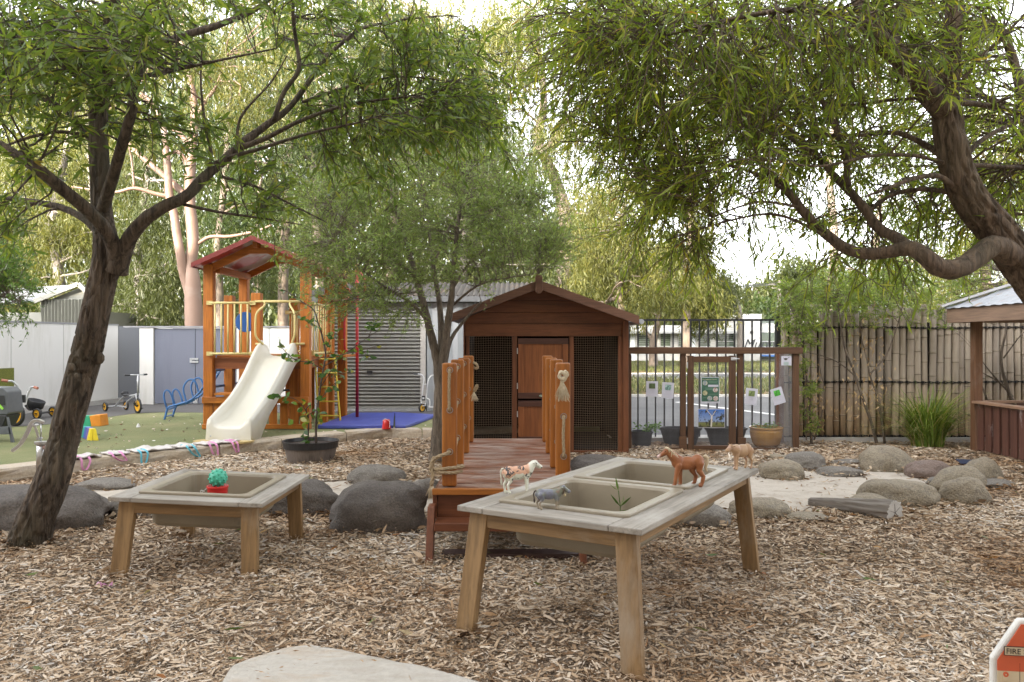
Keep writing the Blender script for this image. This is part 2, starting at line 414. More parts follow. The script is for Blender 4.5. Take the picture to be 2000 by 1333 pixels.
A1 = asphalt('asphalt_path', (.075, .07, .068), (.10, .095, .09)); A2 = asphalt('asphalt_carpark', (.085, .085, .088), (.12, .118, .118))
mb = MB(); poly = [(-30, 9.0), (-9.2, 9.9)] + [tuple(G(px, py, TURF).xy) for px, py in ((-60, 842), (20, 835), (99, 829), (198, 817), (264, 808), (313, 806), (398, 806.5), (640, 807), (850, 814), (900, 816))] + [(1.3, 12.9), (1.3, 17.5), (-30, 17.5)]
mb.prism([(x, y, 0) for x, y in poly], (0, 0, TURF + .004)); struct(mb.build('asphalt_path', A1))
mb = MB(); mb.box(1.3, 60, 10.95, 19.2, -.3, .0); struct(mb.build('car_park', A2))
mb = MB(); mb.box(1.3, 60, 10.62, 10.95, -.3, .06); mb.box(-40, 60, 19.2, 19.4, -.3, .05); mb.box(-40, 60, 28.2, 28.4, -.3, .03); mb.box(-40, 60, 33.0, 33.2, -.3, .03)
struct(mb.build('kerb', pbr('concrete', (.42, .40, .37), (.34, .33, .31), 5, bump=.3)))
mb = MB(); mb.box(-40, 60, 28.4, 33.0, -.3, -.02); struct(mb.build('road', A2))
WL = pbr('line_paint', (.75, .75, .73), (.6, .6, .58), 20, bump=.1)
for x0, y0, x1, y1 in ((3.65, 17.6, 6.05, 11.4), (9.4, 17.6, 11.8, 11.4), (-2.0, 17.6, .4, 11.4)):
    if x0 < 1.4: continue
    mb = MB(); d = Vector((x1 - x0, y1 - y0)).normalized(); s = Vector((-d.y, d.x)) * .06
    mb.prism([(x0 - s.x, y0 - s.y, .0), (x0 + s.x, y0 + s.y, .0), (x1 + s.x, y1 + s.y, .0), (x1 - s.x, y1 - s.y, .0)], (0, 0, .004)); struct(mb.build('road_marking', WL))
# verge: grass and fallen leaves beyond the car park
m, t, b = new_mat('verge_grass')
n1 = noise_n(t, .9, (1, 1, 1), 8, .7); n2 = noise_n(t, 14, (1, 1, 1), 5, .7)
c = ramp(t, [(.35, (.07, .085, .02)), (.55, (.11, .11, .03)), (.7, (.15, .11, .05))], n1)
c = mixc(t, ramp(t, [(.5, (0, 0, 0)), (.66, (.9, .9, .9))], n2), c, (.17, .115, .065))
t.links.new(c, b.inputs['Base Color']); b.inputs['Roughness'].default_value = .95; bumpn(t, b, n2, .8, .05)
for nm, y0, y1 in (('verge_near', 19.4, 28.2), ('verge_far', 33.2, 53.9)):
    mb = MB(); mb.box(-60, 90, y0, y1, -.3, .02); struct(mb.build(nm.split('_')[0], m))
# grass blades and leaf litter on the verges
n = 26000; yy = RNG.uniform(19.5, 50, n) ; yy = np.where((yy > 28) & (yy < 33.2), yy + 6, yy); xx = RNG.uniform(.10, .40, n) * yy
up = RNG.random(n) < .6; D = np.stack([RNG.normal(0, .5, n), RNG.normal(0, .5, n), np.where(up, 1, .12)], 1)
g = build_leaves('verge_grass', np.stack([xx, yy, np.full(n, .03)], 1), D, np.where(up, RNG.uniform(.08, .22, n), RNG.uniform(.06, .14, n)), np.where(up, .03, .05), np.where(up, RNG.uniform(0, .5, n), RNG.uniform(.6, 1, n)),
    leafmat('verge_blades', [(0, (.06, .085, .018)), (.5, (.13, .13, .035)), (.62, (.18, .12, .055)), (1, (.26, .19, .12))], .2), None, fine=False)
tag(g, 'sunlit grass and fallen leaves on the verge across the car park', 'grass', kind='stuff')

# ---- loose wood chips: one uncountable mass
def chip_mat(stops):
    m = attrmat('chip', stops); t = m.node_tree; b = t.nodes['Principled BSDF']; src = b.inputs['Base Color'].links[0].from_socket
    n1 = noise_n(t, .75, (1, 1, 1), 5, .6); n2 = noise_n(t, 2.3, (1, 1, 1), 4, .65)
    c = mixc(t, 1, src, ramp(t, [(.36, (.78, .63, .48)), (.48, (1.02, .99, .94)), (.62, (1.15, 1.14, 1.11))], n1), 'MULTIPLY')
    c = mixc(t, 1, c, ramp(t, [(.3, (.72, .66, .58)), (.5, (1, 1, 1)), (.75, (1.08, 1.08, 1.08))], n2), 'MULTIPLY')
    t.links.new(c, b.inputs['Base Color']); return m
def chips():
    n = 410000; u = RNG.random(n); d0, d1 = 2.0, 11.0
    # density falls with distance
    d = (d0 ** .62 + u * (d1 ** .62 - d0 ** .62)) ** (1 / .62); x = RNG.uniform(-1, 1, n) * (.70 * d + .45)
    lo = pip(x, d, SAND); k = ~lo | (RNG.random(n) < .035)
    inturf = pip(x, d, [(-40, edge[0][1])] + [(p.x, p.y + .02) for p in STONE] + [(3, 14), (-40, 14)]); k &= ~inturf
    k &= ~((x > -.5) & (x < 1.3) & (d > 9.5))
    k &= ~((x > 5.8) & (d > 9.0)) | (RNG.random(n) < .3)
    x, d = x[k], d[k]; n = len(x); s = (d / 4.2) ** .45
    L = RNG.gamma(2.4, .0108, n).clip(.009, .10) * s; W = L * RNG.uniform(.10, .42, n); W = np.clip(W, .003, .013) * s ** .7
    a = RNG.uniform(0, 2 * np.pi, n); tilt = RNG.normal(0, .17, n); roll = RNG.normal(0, .38, n)
    dx = np.stack([np.cos(a) * np.cos(tilt), np.sin(a) * np.cos(tilt), np.sin(tilt)], 1)
    sx = np.stack([-np.sin(a) * np.cos(roll), np.cos(a) * np.cos(roll), np.sin(roll)], 1)
    c = np.stack([x, d, hz(x, d) + RNG.uniform(0.0, .022, n)], 1); L = L[:, None]; W = W[:, None]
    u = np.cross(dx, sx); bend = RNG.normal(0, .035, (n, 1)) * L
    t1 = RNG.uniform(.3, 1, (n, 1)); t2 = RNG.uniform(.2, 1, (n, 1))
    V = np.stack([c - dx * L / 2 - sx * W / 2 * t1, c - dx * L / 2 + sx * W / 2 * t1, c + u * bend + sx * W / 2, c + dx * L / 2 + sx * W / 2 * t2, c + dx * L / 2 - sx * W / 2 * t2, c + u * bend - sx * W / 2], 1).reshape(-1, 3)
    b = (np.arange(n) * 6)[:, None]; idx = np.concatenate([b, b + 5, b + 2, b + 1, b + 5, b + 4, b + 3, b + 2], 1)
    tint = np.clip(RNG.beta(1.35, 1.45, n) * .86 + .12 * np.sin(x * 1.3 + 2) * np.cos(d * 1.1) + .1, 0, 1)
    return np_mesh('wood_chips', V, np.full(2 * n, 4), idx, chip_mat([(0, (.05, .030, .018)), (.16, (.17, .105, .060)), (.34, (.33, .235, .15)), (.5, (.43, .335, .24)), (.66, (.53, .435, .335)), (.82, (.58, .51, .43)), (.92, (.37, .355, .34)), (1, (.74, .69, .61))]), attrs={'tint': np.repeat(tint, 6)})
tag(chips(), 'loose brown wood chip mulch covering the play yard', 'wood chips', kind='stuff')
# odd green and russet leaves lying on the mulch
n = 190; dd = RNG.uniform(2.6, 8.5, n); xx = RNG.uniform(-.66, .66, n) * dd; ok = ~pip(xx, dd, SAND); xx, dd = xx[ok], dd[ok]; n = len(xx)
g = build_leaves('mulch_leaves', np.stack([xx, dd, hz(xx, dd) + .024], 1), np.stack([RNG.normal(0, 1, n), RNG.normal(0, 1, n), RNG.normal(.03, .08, n)], 1), RNG.uniform(.05, .11, n), RNG.uniform(.010, .017, n), RNG.random(n), leafmat('fallen_leaf', [(0, (.07, .12, .03)), (.3, (.16, .20, .06)), (.4, (.34, .13, .05)), (.7, (.42, .28, .14)), (1, (.55, .48, .38))], .15), None, fine=True)
tag(g, 'long green and russet leaves scattered over the wood chips', 'fallen leaves', kind='stuff')
# leaf litter on turf
n = 260; px = RNG.uniform(100, 860, n); py = 812 + RNG.random(n) * 75; pts = np.array([list(G(a_, b_, TURF + .006)) for a_, b_ in zip(px, py)])
ok = pip(pts[:, 0], pts[:, 1], [(-40, edge[0][1])] + [(p.x, p.y + .4) for p in STONE] + [(3, 14), (-40, 14)]); pts = pts[ok]; n = len(pts)
g = build_leaves('turf_litter', pts, np.stack([RNG.normal(0, 1, n), RNG.normal(0, 1, n), np.full(n, .05)], 1), RNG.uniform(.02, .06, n), RNG.uniform(.015, .03, n), RNG.random(n), attrmat('litter', [(0, (.3, .17, .1)), (.5, (.6, .5, .42)), (1, (.85, .83, .8))]), None, fine=False)
tag(g, 'pale petals and dry leaves scattered over the artificial turf', 'leaf litter', kind='stuff')

# ---- sandstone edging blocks
def stone_mat():
    m, t, b = new_mat('sandstone'); n1 = noise_n(t, 3, (1, 1, 3.5), 7, .65); n2 = noise_n(t, 40, (1, 1, 1), 4, .7)
    c = ramp(t, [(.3, (.30, .23, .15)), (.5, (.44, .37, .28)), (.68, (.38, .34, .30))], n1)
    c = mixc(t, .7, c, ramp(t, [(.3, (.7, .7, .7)), (.7, (1.2, 1.2, 1.2))], n2), 'MULTIPLY')
    t.links.new(c, b.inputs['Base Color']); b.inputs['Roughness'].default_value = .9; bumpn(t, b, n1, .6, .03); return m
SST = stone_mat()
path = [p for p, r in smooth_path([(p, 0) for p in STONE], 10)]
cum = [0]
for i in range(1, len(path)): cum.append(cum[-1] + (path[i] - path[i - 1]).length)
def at_len(s):
    for i in range(1, len(path)):
        if cum[i] >= s: return path[i - 1].lerp(path[i], (s - cum[i - 1]) / (cum[i] - cum[i - 1]))
    return path[-1]
s = 0; bi = 0; rs = random.Random(4)
names = ['far left beyond the frame edge', 'at the left frame edge', 'behind the leaning trunk', 'under the white tote bags on the left', 'under the blue strap', 'under the pink straps near the slide', 'in front of the slide foot', 'behind the potted sapling', 'in front of the blue mat', 'under the red bucket', 'just right of the red bucket', 'left of the timber bridge', 'beside the playhouse', 'behind the playhouse', 'last']
while s < cum[-1] - .2:
    L = rs.uniform(.8, 1.15); e = min(s + L, cum[-1]); a = at_len(s + .006); bb = at_len(e - .006); mb = MB()
    K = 8; rows = []
    for i in range(K + 1):
        p = at_len(s + .006 + (e - s - .012) * i / K); d = (bb - a).normalized(); nrm = Vector((-d.y, d.x, 0))
        if nrm.y < 0: nrm = -nrm
        ring = []
        for j, (q, z) in enumerate(((0, -.06), (-.006, .02), (-.004, .07), (0, .105), (.014, .128), (.10, .132), (.20, .131), (.29, .130), (.30, .10), (.30, -.06))):
            dsp = noise.noise(Vector((p.x * 6, p.y * 6, z * 14 + j))) * (.018 if j < 4 else .004)
            ring.append(p + nrm * (q + dsp) + Vector((0, 0, z + (dsp * .4 if j > 3 else 0))))
        rows.append(ring)
    vs = [v for r_ in rows for v in r_]; n = 10; fs = []
    for i in range(K):
        for j in range(n - 1): fs.append((i * n + j, (i + 1) * n + j, (i + 1) * n + j + 1, i * n + j + 1))
    fs.append(tuple(range(n))); fs.append(tuple(K * n + n - 1 - j for j in range(n))); mb.add(vs, fs)
    o = mb.build('sandstone_block', SST)
    tag(o, 'rough sandstone edging block ' + names[min(bi, len(names) - 1)], 'stone block', 'sandstone blocks edging the turf'); s = e; bi += 1

# ---- white rendered wall on the left, grey bay, pillar and gate
def render_mat(name, c, d, smin=.52):
    m, t, b = new_mat(name); n1 = noise_n(t, 3, (1, 1, .16), 6, .7); n2 = noise_n(t, .9, (1, 1, 1), 4, .6)
    a = mixc(t, ramp(t, [(smin, (0, 0, 0)), (.75, (.8, .8, .8))], n1), c, d)
    t.links.new(a, b.inputs['Base Color']); b.inputs['Roughness'].default_value = .8; bumpn(t, b, noise_n(t, 80), .15, .004); return m
WW = render_mat('white_render', (.58, .57, .545), (.43, .42, .37)); GW = render_mat('grey_render', (.18, .185, .20), (.145, .15, .165)); GD = render_mat('grey_door', (.13, .14, .18), (.105, .115, .15))
CON = MATS['concrete']
a0 = Vector((-9.4, 6.6, 0)); a1 = G(59, 806, TURF); a2 = G(231, 786, TURF); a3 = G(272, 781, TURF)
dw = (a2 - a1).normalized(); dw.z = 0
wall = thing('boundary_wall', 'long white rendered boundary wall with faint drip stains, left of the leaning tree', 'wall', tuple(a2))
A = a1 - dw * 9; nw = Vector((dw.y, -dw.x, 0))
TOPZ = 1.66
seams = [-9, -6.6, -4.2, -1.5, .2 , 1.15]
Lw = (a2 - a1).length
ss = [-9, -6.4, -3.9, -.42, .8, Lw]
for i in range(len(ss) - 1):
    p = a1 + dw * (ss[i] + .006); q = a1 + dw * (ss[i + 1] - .006); mb = MB()
    mb.prism([(p.x, p.y, .10), (q.x, q.y, .10), (q.x, q.y, TOPZ), (p.x, p.y, TOPZ)], tuple(-nw * .16)); mb.build('wall_panel', WW, wall)
p = a1 - dw * 9 + nw * .012; q = a2 + nw * .012; mb = MB(); mb.prism([(p.x, p.y, TOPZ), (q.x, q.y, TOPZ), (q.x, q.y, TOPZ + .03), (p.x, p.y, TOPZ + .03)], tuple(-nw * .2)); mb.build('capping', pbr('grey_cap', (.25, .25, .26), bump=.05), wall)
mb = MB(); mb.prism([(p.x, p.y, 0), (q.x, q.y, 0), (q.x, q.y, .21), (p.x, p.y, .21)], tuple(nw * .10)); mb.build('footing', CON, wall)
bay = thing('grey_wall', 'plain grey rendered wall bay between the white wall and the white pillar', 'wall', tuple(a3))
p = a2 + dw * .01; q = a2 + dw * 1.6; mb = MB(); mb.prism([(p.x, p.y, .10), (q.x, q.y, .10), (q.x, q.y, TOPZ - .01), (p.x, p.y, TOPZ - .01)], tuple(-nw * .16)); mb.build('wall_panel', GW, bay)
mb = MB(); mb.box(-8.6, -6.3, 17.6, 17.75, .1, TOPZ - .02); mb.build('rear_panel', GW, bay)
YB = 15.4
mb = MB(); x0 = (272 - 1000) / F * YB; x1 = (299.5 - 1000) / F * YB; mb.box(x0, x1, YB, YB + .9, TURF, 1.61)
tag(mb.build('wall_pillar', WW, bevel=.01), 'narrow white wall pillar left of the grey double gate', 'pillar')
gate = thing('yard_gate', 'grey flush double gate with a slide bolt, behind the blue climbing arch', 'gate', (-6, YB, TURF))
gx = [x1 + .01, (380.5 - 1000) / F * YB, (461 - 1000) / F * YB]
for i in (0, 1):
    mb = MB(); mb.box(gx[i] + .004, gx[i + 1] - .008, YB + .03, YB + .08, TURF + .02, 1.585); mb.build('gate_leaf', GD, gate)
ST = pbr('galvanised', (.55, .56, .57), (.42, .43, .44), 20, rough=.4, metal=.6, bump=.1)
mb = MB(); bx = gx[1]; mb.box(bx - .10, bx + .06, YB + .005, YB + .029, .93, .965); mb.box(bx - .10, bx + .06, YB + .005, YB + .029, .985, 1.02); mb.box(bx - .1, bx - .06, YB, YB + .004, .93, 1.02); mb.build('bolt', ST, gate)
mb = MB(); mb.box(bx - .03, bx + .05, YB + .005, YB + .029, .14, .26); mb.build('drop_bolt', ST, gate)
rw = thing('rear_wall', 'white rendered wall behind the play tower', 'wall', (-4.7, YB, TURF))
for xa, xb in ((gx[2] + .01, -4.7), (-4.69, -3.74)):
    mb = MB(); mb.box(xa, xb, YB, YB + .15, TURF, 1.60); mb.build('wall_panel', WW, rw)
mb = MB(); mb.box(x0 - .3, -3.74, YB - .02, YB + .17, 1.6105, 1.64); mb.build('capping', MATS['grey_cap'], rw)
# green turf board on the white wall
gb0 = a1 + dw * -1.6 + nw * .015; gb1 = a1 + dw * -.42 + nw * .015
pa = G(33, 800, TURF); mb = MB(); sN = -.34
p = a1 + dw * (-2.6) + nw * .003; q = a1 + dw * (-.38) + nw * .003
mb.prism([(p.x, p.y, .22), (q.x, q.y, .22), (q.x, q.y, .90), (p.x, p.y, .90)], tuple(nw * .02))
tag(mb.build('turf_board', pbr('turf_board', (.17, .18, .03), (.10, .11, .02), 60, rough=.95, bump=.8, spot=None)), 'green artificial turf board fixed low on the white wall', 'wall board')

# ---- corrugated garden shed beyond the white wall (upper left)
def corrug(mb, p0, p1, up, n, amp, nrm, mi=0, rib=False):
    """corrugated sheet from edge p0-p1 extended by 'up'; n waves"""
    p0, p1, up, nrm = Vector(p0), Vector(p1), Vector(up), Vector(nrm); K = n * 4; vs = []
    for i in range(K + 1):
        t_ = i / K
        if rib: o_ = amp if (i % 4) in (0, 1) else 0
        else: o_ = amp * math.sin(2 * math.pi * i / 4)
        q = p0.lerp(p1, t_ if not rib else (i - (i % 2) * .8 * 1) / K if i < K else 1) + nrm * o_; vs += [q, q + up]
    mb.add(vs, [(2 * i, 2 * i + 2, 2 * i + 3, 2 * i + 1) for i in range(K)], mi)
CREAM = pbr('cream_sheet', (.16, .16, .135), (.135, .135, .115), 3, bump=.05, rough=.5); DS = 22.0
shed2 = thing('garden_shed', 'small beige corrugated shed showing above the white wall', 'shed', (-12.5, DS, 0))
xl, xr = (55 - 1000) / F * DS, (166 - 1000) / F * DS; gl = (80 - 1000) / F * DS
mb = MB(); corrug(mb, (gl, DS, 0), (xr, DS, 0), (0, 0, 2.5), 13, .03, (0, -1, 0))
mb.box(gl, xr, DS + .05, DS + 3, 0, 2.2); mb.box(xl - 1.5, gl + .01, DS + .3, DS + 3, 0, 2.15); mb.build('wall', CREAM, shed2)
GAL = pbr('zinc_roof', (.10, .105, .115), (.08, .085, .095), 2.5, rough=.4, metal=.3, bump=.05)
mb = MB(); pk = Vector(((158 - 1000) / F * DS, DS - .1, 2.92)); lowz = 2.42
v0 = Vector((gl - .12, DS - .1, 2.52)); v1 = Vector((xl - 2.2, DS + .6, 2.52)); up = pk - v0
corrug(mb, (gl - .15, DS - .12, 2.42), (gl - 3.4, DS + 1.9, 2.42), (1.25, .2, .50), 26, .02, (0, -.4, 1)); mb.build('roof', GAL, shed2)
mb = MB(); mb.beam(v0 - Vector((0, 0, .08)), pk, .10, .12); mb.beam(pk, Vector((xr + .1, DS - .1, 2.70)), .10, .12); mb.build('barge_board', pbr('cream_trim', (.22, .215, .185), bump=.02), shed2)
mb = MB(); mb.prism([(gl, DS + .06, 2.2), (xr, DS + .06, 2.2), (xr, DS + .06, 2.66), (pk.x, DS + .06, 2.86), (gl, DS + .06, 2.4)], (0, .1, 0)); mb.build('gable', CREAM, shed2)

# ---- long grey shed with the roller door
YS = 14.0; sxl = (612 - 1000) / F * YS; sxr = .65
shed = thing('storage_shed', 'long grey metal shed with a ribbed roller door and corrugated roof', 'shed', (-1, YS, TURF))
GR = pbr('shed_grey', (.33, .34, .345), (.29, .30, .30), 2, rough=.5, bump=.04, spot=(.40, .38, .32), sc=.8)
dl, dr = (636 - 1000) / F * YS, (821 - 1000) / F * YS
mb = MB(); corrug(mb, (dr + .12, YS, TURF), (sxr, YS, TURF), (0, 0, 1.9), 12, .035, (0, -1, 0), rib=True); mb.box(sxl, dl - .01, YS, YS + .1, TURF, 2.02)
mb.box(sxl, sxr, YS + .16, YS + 3.4, TURF, 2.0); mb.build('wall', GR, shed)
DOORM = pbr('roller_door', (.22, .215, .19), (.19, .185, .165), 1.5, (1, 1, 4), rough=.45, bump=.03)
mb = MB(); n = 30; z0, z1 = TURF + .03, 2.02; vs = []; K = n * 6
prof = [0, .0, .022, .03, .022, 0]
for i in range(K + 1):
    z = z0 + (z1 - z0) * i / K; y = YS - prof[i % 6]; vs += [(dl, y, z), (dr, y, z)]
mb.add(vs, [(2 * i, 2 * i + 1, 2 * i + 3, 2 * i + 2) for i in range(K)]); door = mb.build('roller_door', DOORM, shed, smooth=False)
mb = MB(); hx = (723 - 1000) / F * YS; mb.box(hx - .05, hx + .05, YS - .06, YS - .031, .78, .83); mb.build('lock', pbr('black_plastic', (.02, .02, .022), bump=.02, rough=.4), door)
mb = MB(); mb.box(dl, dr, YS - .035, YS, TURF + .001, TURF + .05); mb.build('bottom_bar', ST, door)
mb = MB(); mb.box(dr + .005, dr + .10, YS - .05, YS + .04, TURF, 2.03); mb.box(dl - .1, dl - .006, YS - .05, YS - .001, TURF, 2.03); mb.each('door_jamb', pbr('jamb', (.45, .42, .38), bump=.03), shed)
mb = MB(); mb.box(sxl - .15, sxr + .1, YS - .16, YS - .055, 2.035, 2.13); mb.build('gutter', pbr('gutter', (.16, .16, .16), bump=.03), shed)
ROOF = pbr('old_roof', (.10, .09, .08), (.075, .068, .06), 3, rough=.85, bump=.05, spec=.2, spot=(.14, .10, .07), sc=2)
mb = MB(); corrug(mb, (sxl - .15, YS - .15, 2.13), (sxr + .1, YS - .15, 2.13), (0, 2.0, .38), 46, .02, (0, -.2, 1))
corrug(mb, (sxl - .15, YS + 3.85, 2.13), (sxr + .1, YS + 3.85, 2.13), (0, -2.0, .38), 46, .02, (0, .2, 1)); mb.build('roof', ROOF, shed)
mb = MB(); mb.prism([(sxl - .1, YS + .1, 2.01), (sxl - .1, YS + 3.6, 2.01), (sxl - .1, YS + 1.85, 2.44)], (.08, 0, 0)); mb.build('gable', GR, shed)

# ---- office building across the street
YO = 54.0
off = thing('office_building', 'low white building with dark green windows across the street', 'building', (15, YO, 0))
WB = pbr('white_board', (.36, .355, .34), (.33, .325, .31), 1, (1, 1, 8), bump=.05, rough=.6)
def ox(px, d=YO): return (px - 1000) / F * d
def oz(py, d=YO): return H - (py - 666.5) / F * d
mb = MB(); mb.box(ox(1150), ox(1434), YO, YO + 9, 0, oz(636)); mb.build('wall', WB, off)
mb = MB()
for i in range(9): mb.box(ox(1150), ox(1432), YO - .03, YO, oz(640) - i * .14 , oz(640) - i * .14 + .02)
mb.box(ox(1150), ox(1430), YO - 1.0, YO - .031, oz(652), oz(648)); mb.build('fascia', pbr('white_trim', (.26, .265, .265), bump=.02), off)
mb = MB(); mb.box(ox(1434) + .01, ox(1475), YO - 1.4, YO + 7, 0, oz(615)); pil = mb.build('tower_block', WB, off)
mb = MB(); mb.box(ox(1475) + .01, ox(1620), YO - .6, YO + 8, 0, oz(627)); mb.build('wing', WB, off)
GL = pbr('window_glass', (.03, .05, .04), (.07, .09, .06), .6, (1, 1, .6), rough=.08, bump=0, spec=1.0); FR = pbr('window_frame', (.30, .30, .30), bump=.02)
for a_, b_, c_, d_, yy_ in ((1246, 1271, 652, 676, YO), (1290, 1309, 652, 676, YO), (1325, 1349, 652, 676, YO), (1366, 1387, 652, 677, YO), (1398, 1433, 650, 677, YO), (1475.5, 1510, 650, 677, YO - .6), (1475.5, 1510, 693, 702, YO - .6), (1477, 1509, 626, 632, YO - .6), (1520, 1545, 650, 677, YO - .6)):
    f = MB(); x_0, x_1, z_0, z_1 = ox(a_), ox(b_), oz(d_), oz(c_); f.box(x_0 - .05, x_1 + .05, yy_ - .05, yy_ - .002, z_0 - .05, z_0); f.box(x_0 - .05, x_1 + .05, yy_ - .05, yy_ - .002, z_1, z_1 + .05); f.box(x_0 - .05, x_0, yy_ - .05, yy_ - .002, z_0, z_1); f.box(x_1, x_1 + .05, yy_ - .05, yy_ - .002, z_0, z_1)
    if z_1 - z_0 > .6 and a_ > 1390: f.box(x_0, x_1, yy_ - .05, yy_ - .002, (z_0 + z_1) / 2 - .16, (z_0 + z_1) / 2 - .10)
    wi = f.build('window', FR, off); g_ = MB(); g_.box(x_0, x_1, yy_ - .03, yy_ - .012, z_0, z_1); g_.build('pane', GL, wi)
for a_, b_ in ((1232, 1240), (1352, 1358)):
    mb = MB(); mb.box(ox(a_), ox(b_), YO - .04, YO - .001, 0, oz(652)); mb.build('door', pbr('office_door', (.45, .48, .52), bump=.02), off)
mb = MB(); mb.box(ox(1453), ox(1457), YO - 1.6, YO - 1.405, oz(652), oz(648)); mb.build('wall_lamp', MATS['black_plastic'], off)
def text(body, name, loc, size, mat, parent, rot=(R(90), 0, 0), shear=0, ext=.002, align='LEFT', off_=0):
    cu = bpy.data.curves.new(name, 'FONT'); cu.body = body; cu.size = size; cu.extrude = ext; cu.shear = shear; cu.align_x = align; cu.offset = off_; cu.resolution_u = 3
    tmp = bpy.data.objects.new('tmp', cu); COL.objects.link(tmp); bpy.context.view_layer.update(); me = bpy.data.meshes.new_from_object(tmp.evaluated_get(bpy.context.evaluated_depsgraph_get())); bpy.data.objects.remove(tmp); me.name = name; me.materials.clear(); me.materials.append(mat)
    o = bpy.data.objects.new(name, me); COL.objects.link(o)
    M = Matrix.Translation(Vector(loc)) @ Matrix.Rotation(rot[2], 4, 'Z') @ Matrix.Rotation(rot[0], 4, 'X') @ Matrix.Rotation(rot[1], 4, 'Z')
    if parent is not None: o.parent = parent; M = world_of(parent).inverted() @ M
    o.matrix_local = M if parent is None else M
    return o
text('Murina', 'lettering', (ox(1440), YO - 1.41, oz(680)), .85, MATS['black_plastic'], off, shear=.35, ext=.01)
mb = MB(); mb.box(ox(1475), ox(1512), YO - 4.6, YO - .7, .35, .42); mb.build('blue_awning', pbr('blue_sheet', (.05, .16, .45), bump=.02), off)

# ---- unseen building added behind the camera, its height set to shade the yard
cc = thing('unseen_shade_building', 'tall unseen building added behind the viewer to shade the yard', 'building', (0, -6, 0)); cc['kind'] = 'structure'
mb = MB(); mb.box(-48, 16, -12, -5, -.05, 13.0); mb.build('wall', pbr('shade_building_wall', (.52, .45, .38), (.44, .38, .33), 2, bump=.1), cc)
mb = MB(); mb.prism([(-49, -12.8, 13.005), (17, -12.8, 13.005), (17, -4.2, 13.005), (-49, -4.2, 13.005)], (0, 0, .35)); mb.build('roof', MATS['old_roof'], cc)  # roof of the added unseen shade building
# ================================================================ SAND TABLES
GREYW = ((.20, .175, .145), (.335, .305, .26)); PALE = ((.31, .195, .090), (.19, .112, .048))
def tmat(ax): return wood('weathered_board', *GREYW, axis=ax, rough=.75, worn=(.42, .395, .355), sc=5, smin=.45, smax=.75, bump=.5)
def lmat(ax): return wood('pine_leg', *PALE, axis=ax, rough=.6, worn=(.33, .27, .20), sc=3, smin=.55, smax=.8)
BAS = pbr('basin_plastic', (.275, .235, .17), (.235, .20, .145), 2, rough=.42, bump=.04, bs=60, spot=(.20, .17, .13), sc=3, smin=.55, smax=.8)
def rrect(x0, x1, y0, y1, r, z, n=5):
    out = []
    for cx, cy, a0_ in ((x1 - r, y1 - r, 0), (x0 + r, y1 - r, 90), (x0 + r, y0 + r, 180), (x1 - r, y0 + r, 270)):
        for i in range(n + 1):
            a = R(a0_ + 90 * i / n); out.append(Vector((cx + r * math.cos(a), cy + r * math.sin(a), z)))
    return out
def loft(mb, rings, mi=0, cap0=False, cap1=True):
    n = len(rings[0]); vs = [v for r in rings for v in r]; fs = []
    for i in range(len(rings) - 1):
        for j in range(n): fs.append((i * n + j, i * n + (j + 1) % n, (i + 1) * n + (j + 1) % n, (i + 1) * n + j))
    if cap0: fs.append(tuple(range(n - 1, -1, -1)))
    if cap1: fs.append(tuple((len(rings) - 1) * n + j for j in range(n)))
    mb.add(vs, fs, mi)
def basin(root, x0, x1, y0, y1, zt, dep):
    mb = MB(); z = zt
    loft(mb, [rrect(x0 + .03, x1 - .03, y0 + .03, y1 - .03, .04, zt - .030), rrect(x0, x1, y0, y1, .025, z - .0), rrect(x0, x1, y0, y1, .025, z + .010), rrect(x0 + .004, x1 - .004, y0 + .004, y1 - .004, .025, z + .014),
              rrect(x0 + .045, x1 - .045, y0 + .045, y1 - .045, .05, z + .013), rrect(x0 + .056, x1 - .056, y0 + .056, y1 - .056, .055, z + .002),
              rrect(x0 + .068, x1 - .068, y0 + .068, y1 - .068, .045, z - dep + .03), rrect(x0 + .085, x1 - .085, y0 + .085, y1 - .085, .045, z - dep + .006)])
    loft(mb, [rrect(x0 + .04, x1 - .04, y0 + .04, y1 - .04, .05, z - .03), rrect(x0 + .055, x1 - .055, y0 + .055, y1 - .055, .05, z - dep + .022), rrect(x0 + .072, x1 - .072, y0 + .072, y1 - .072, .05, z - dep)])
    return mb.build('basin', BAS, root, smooth=False, bevel=.002, local=True)
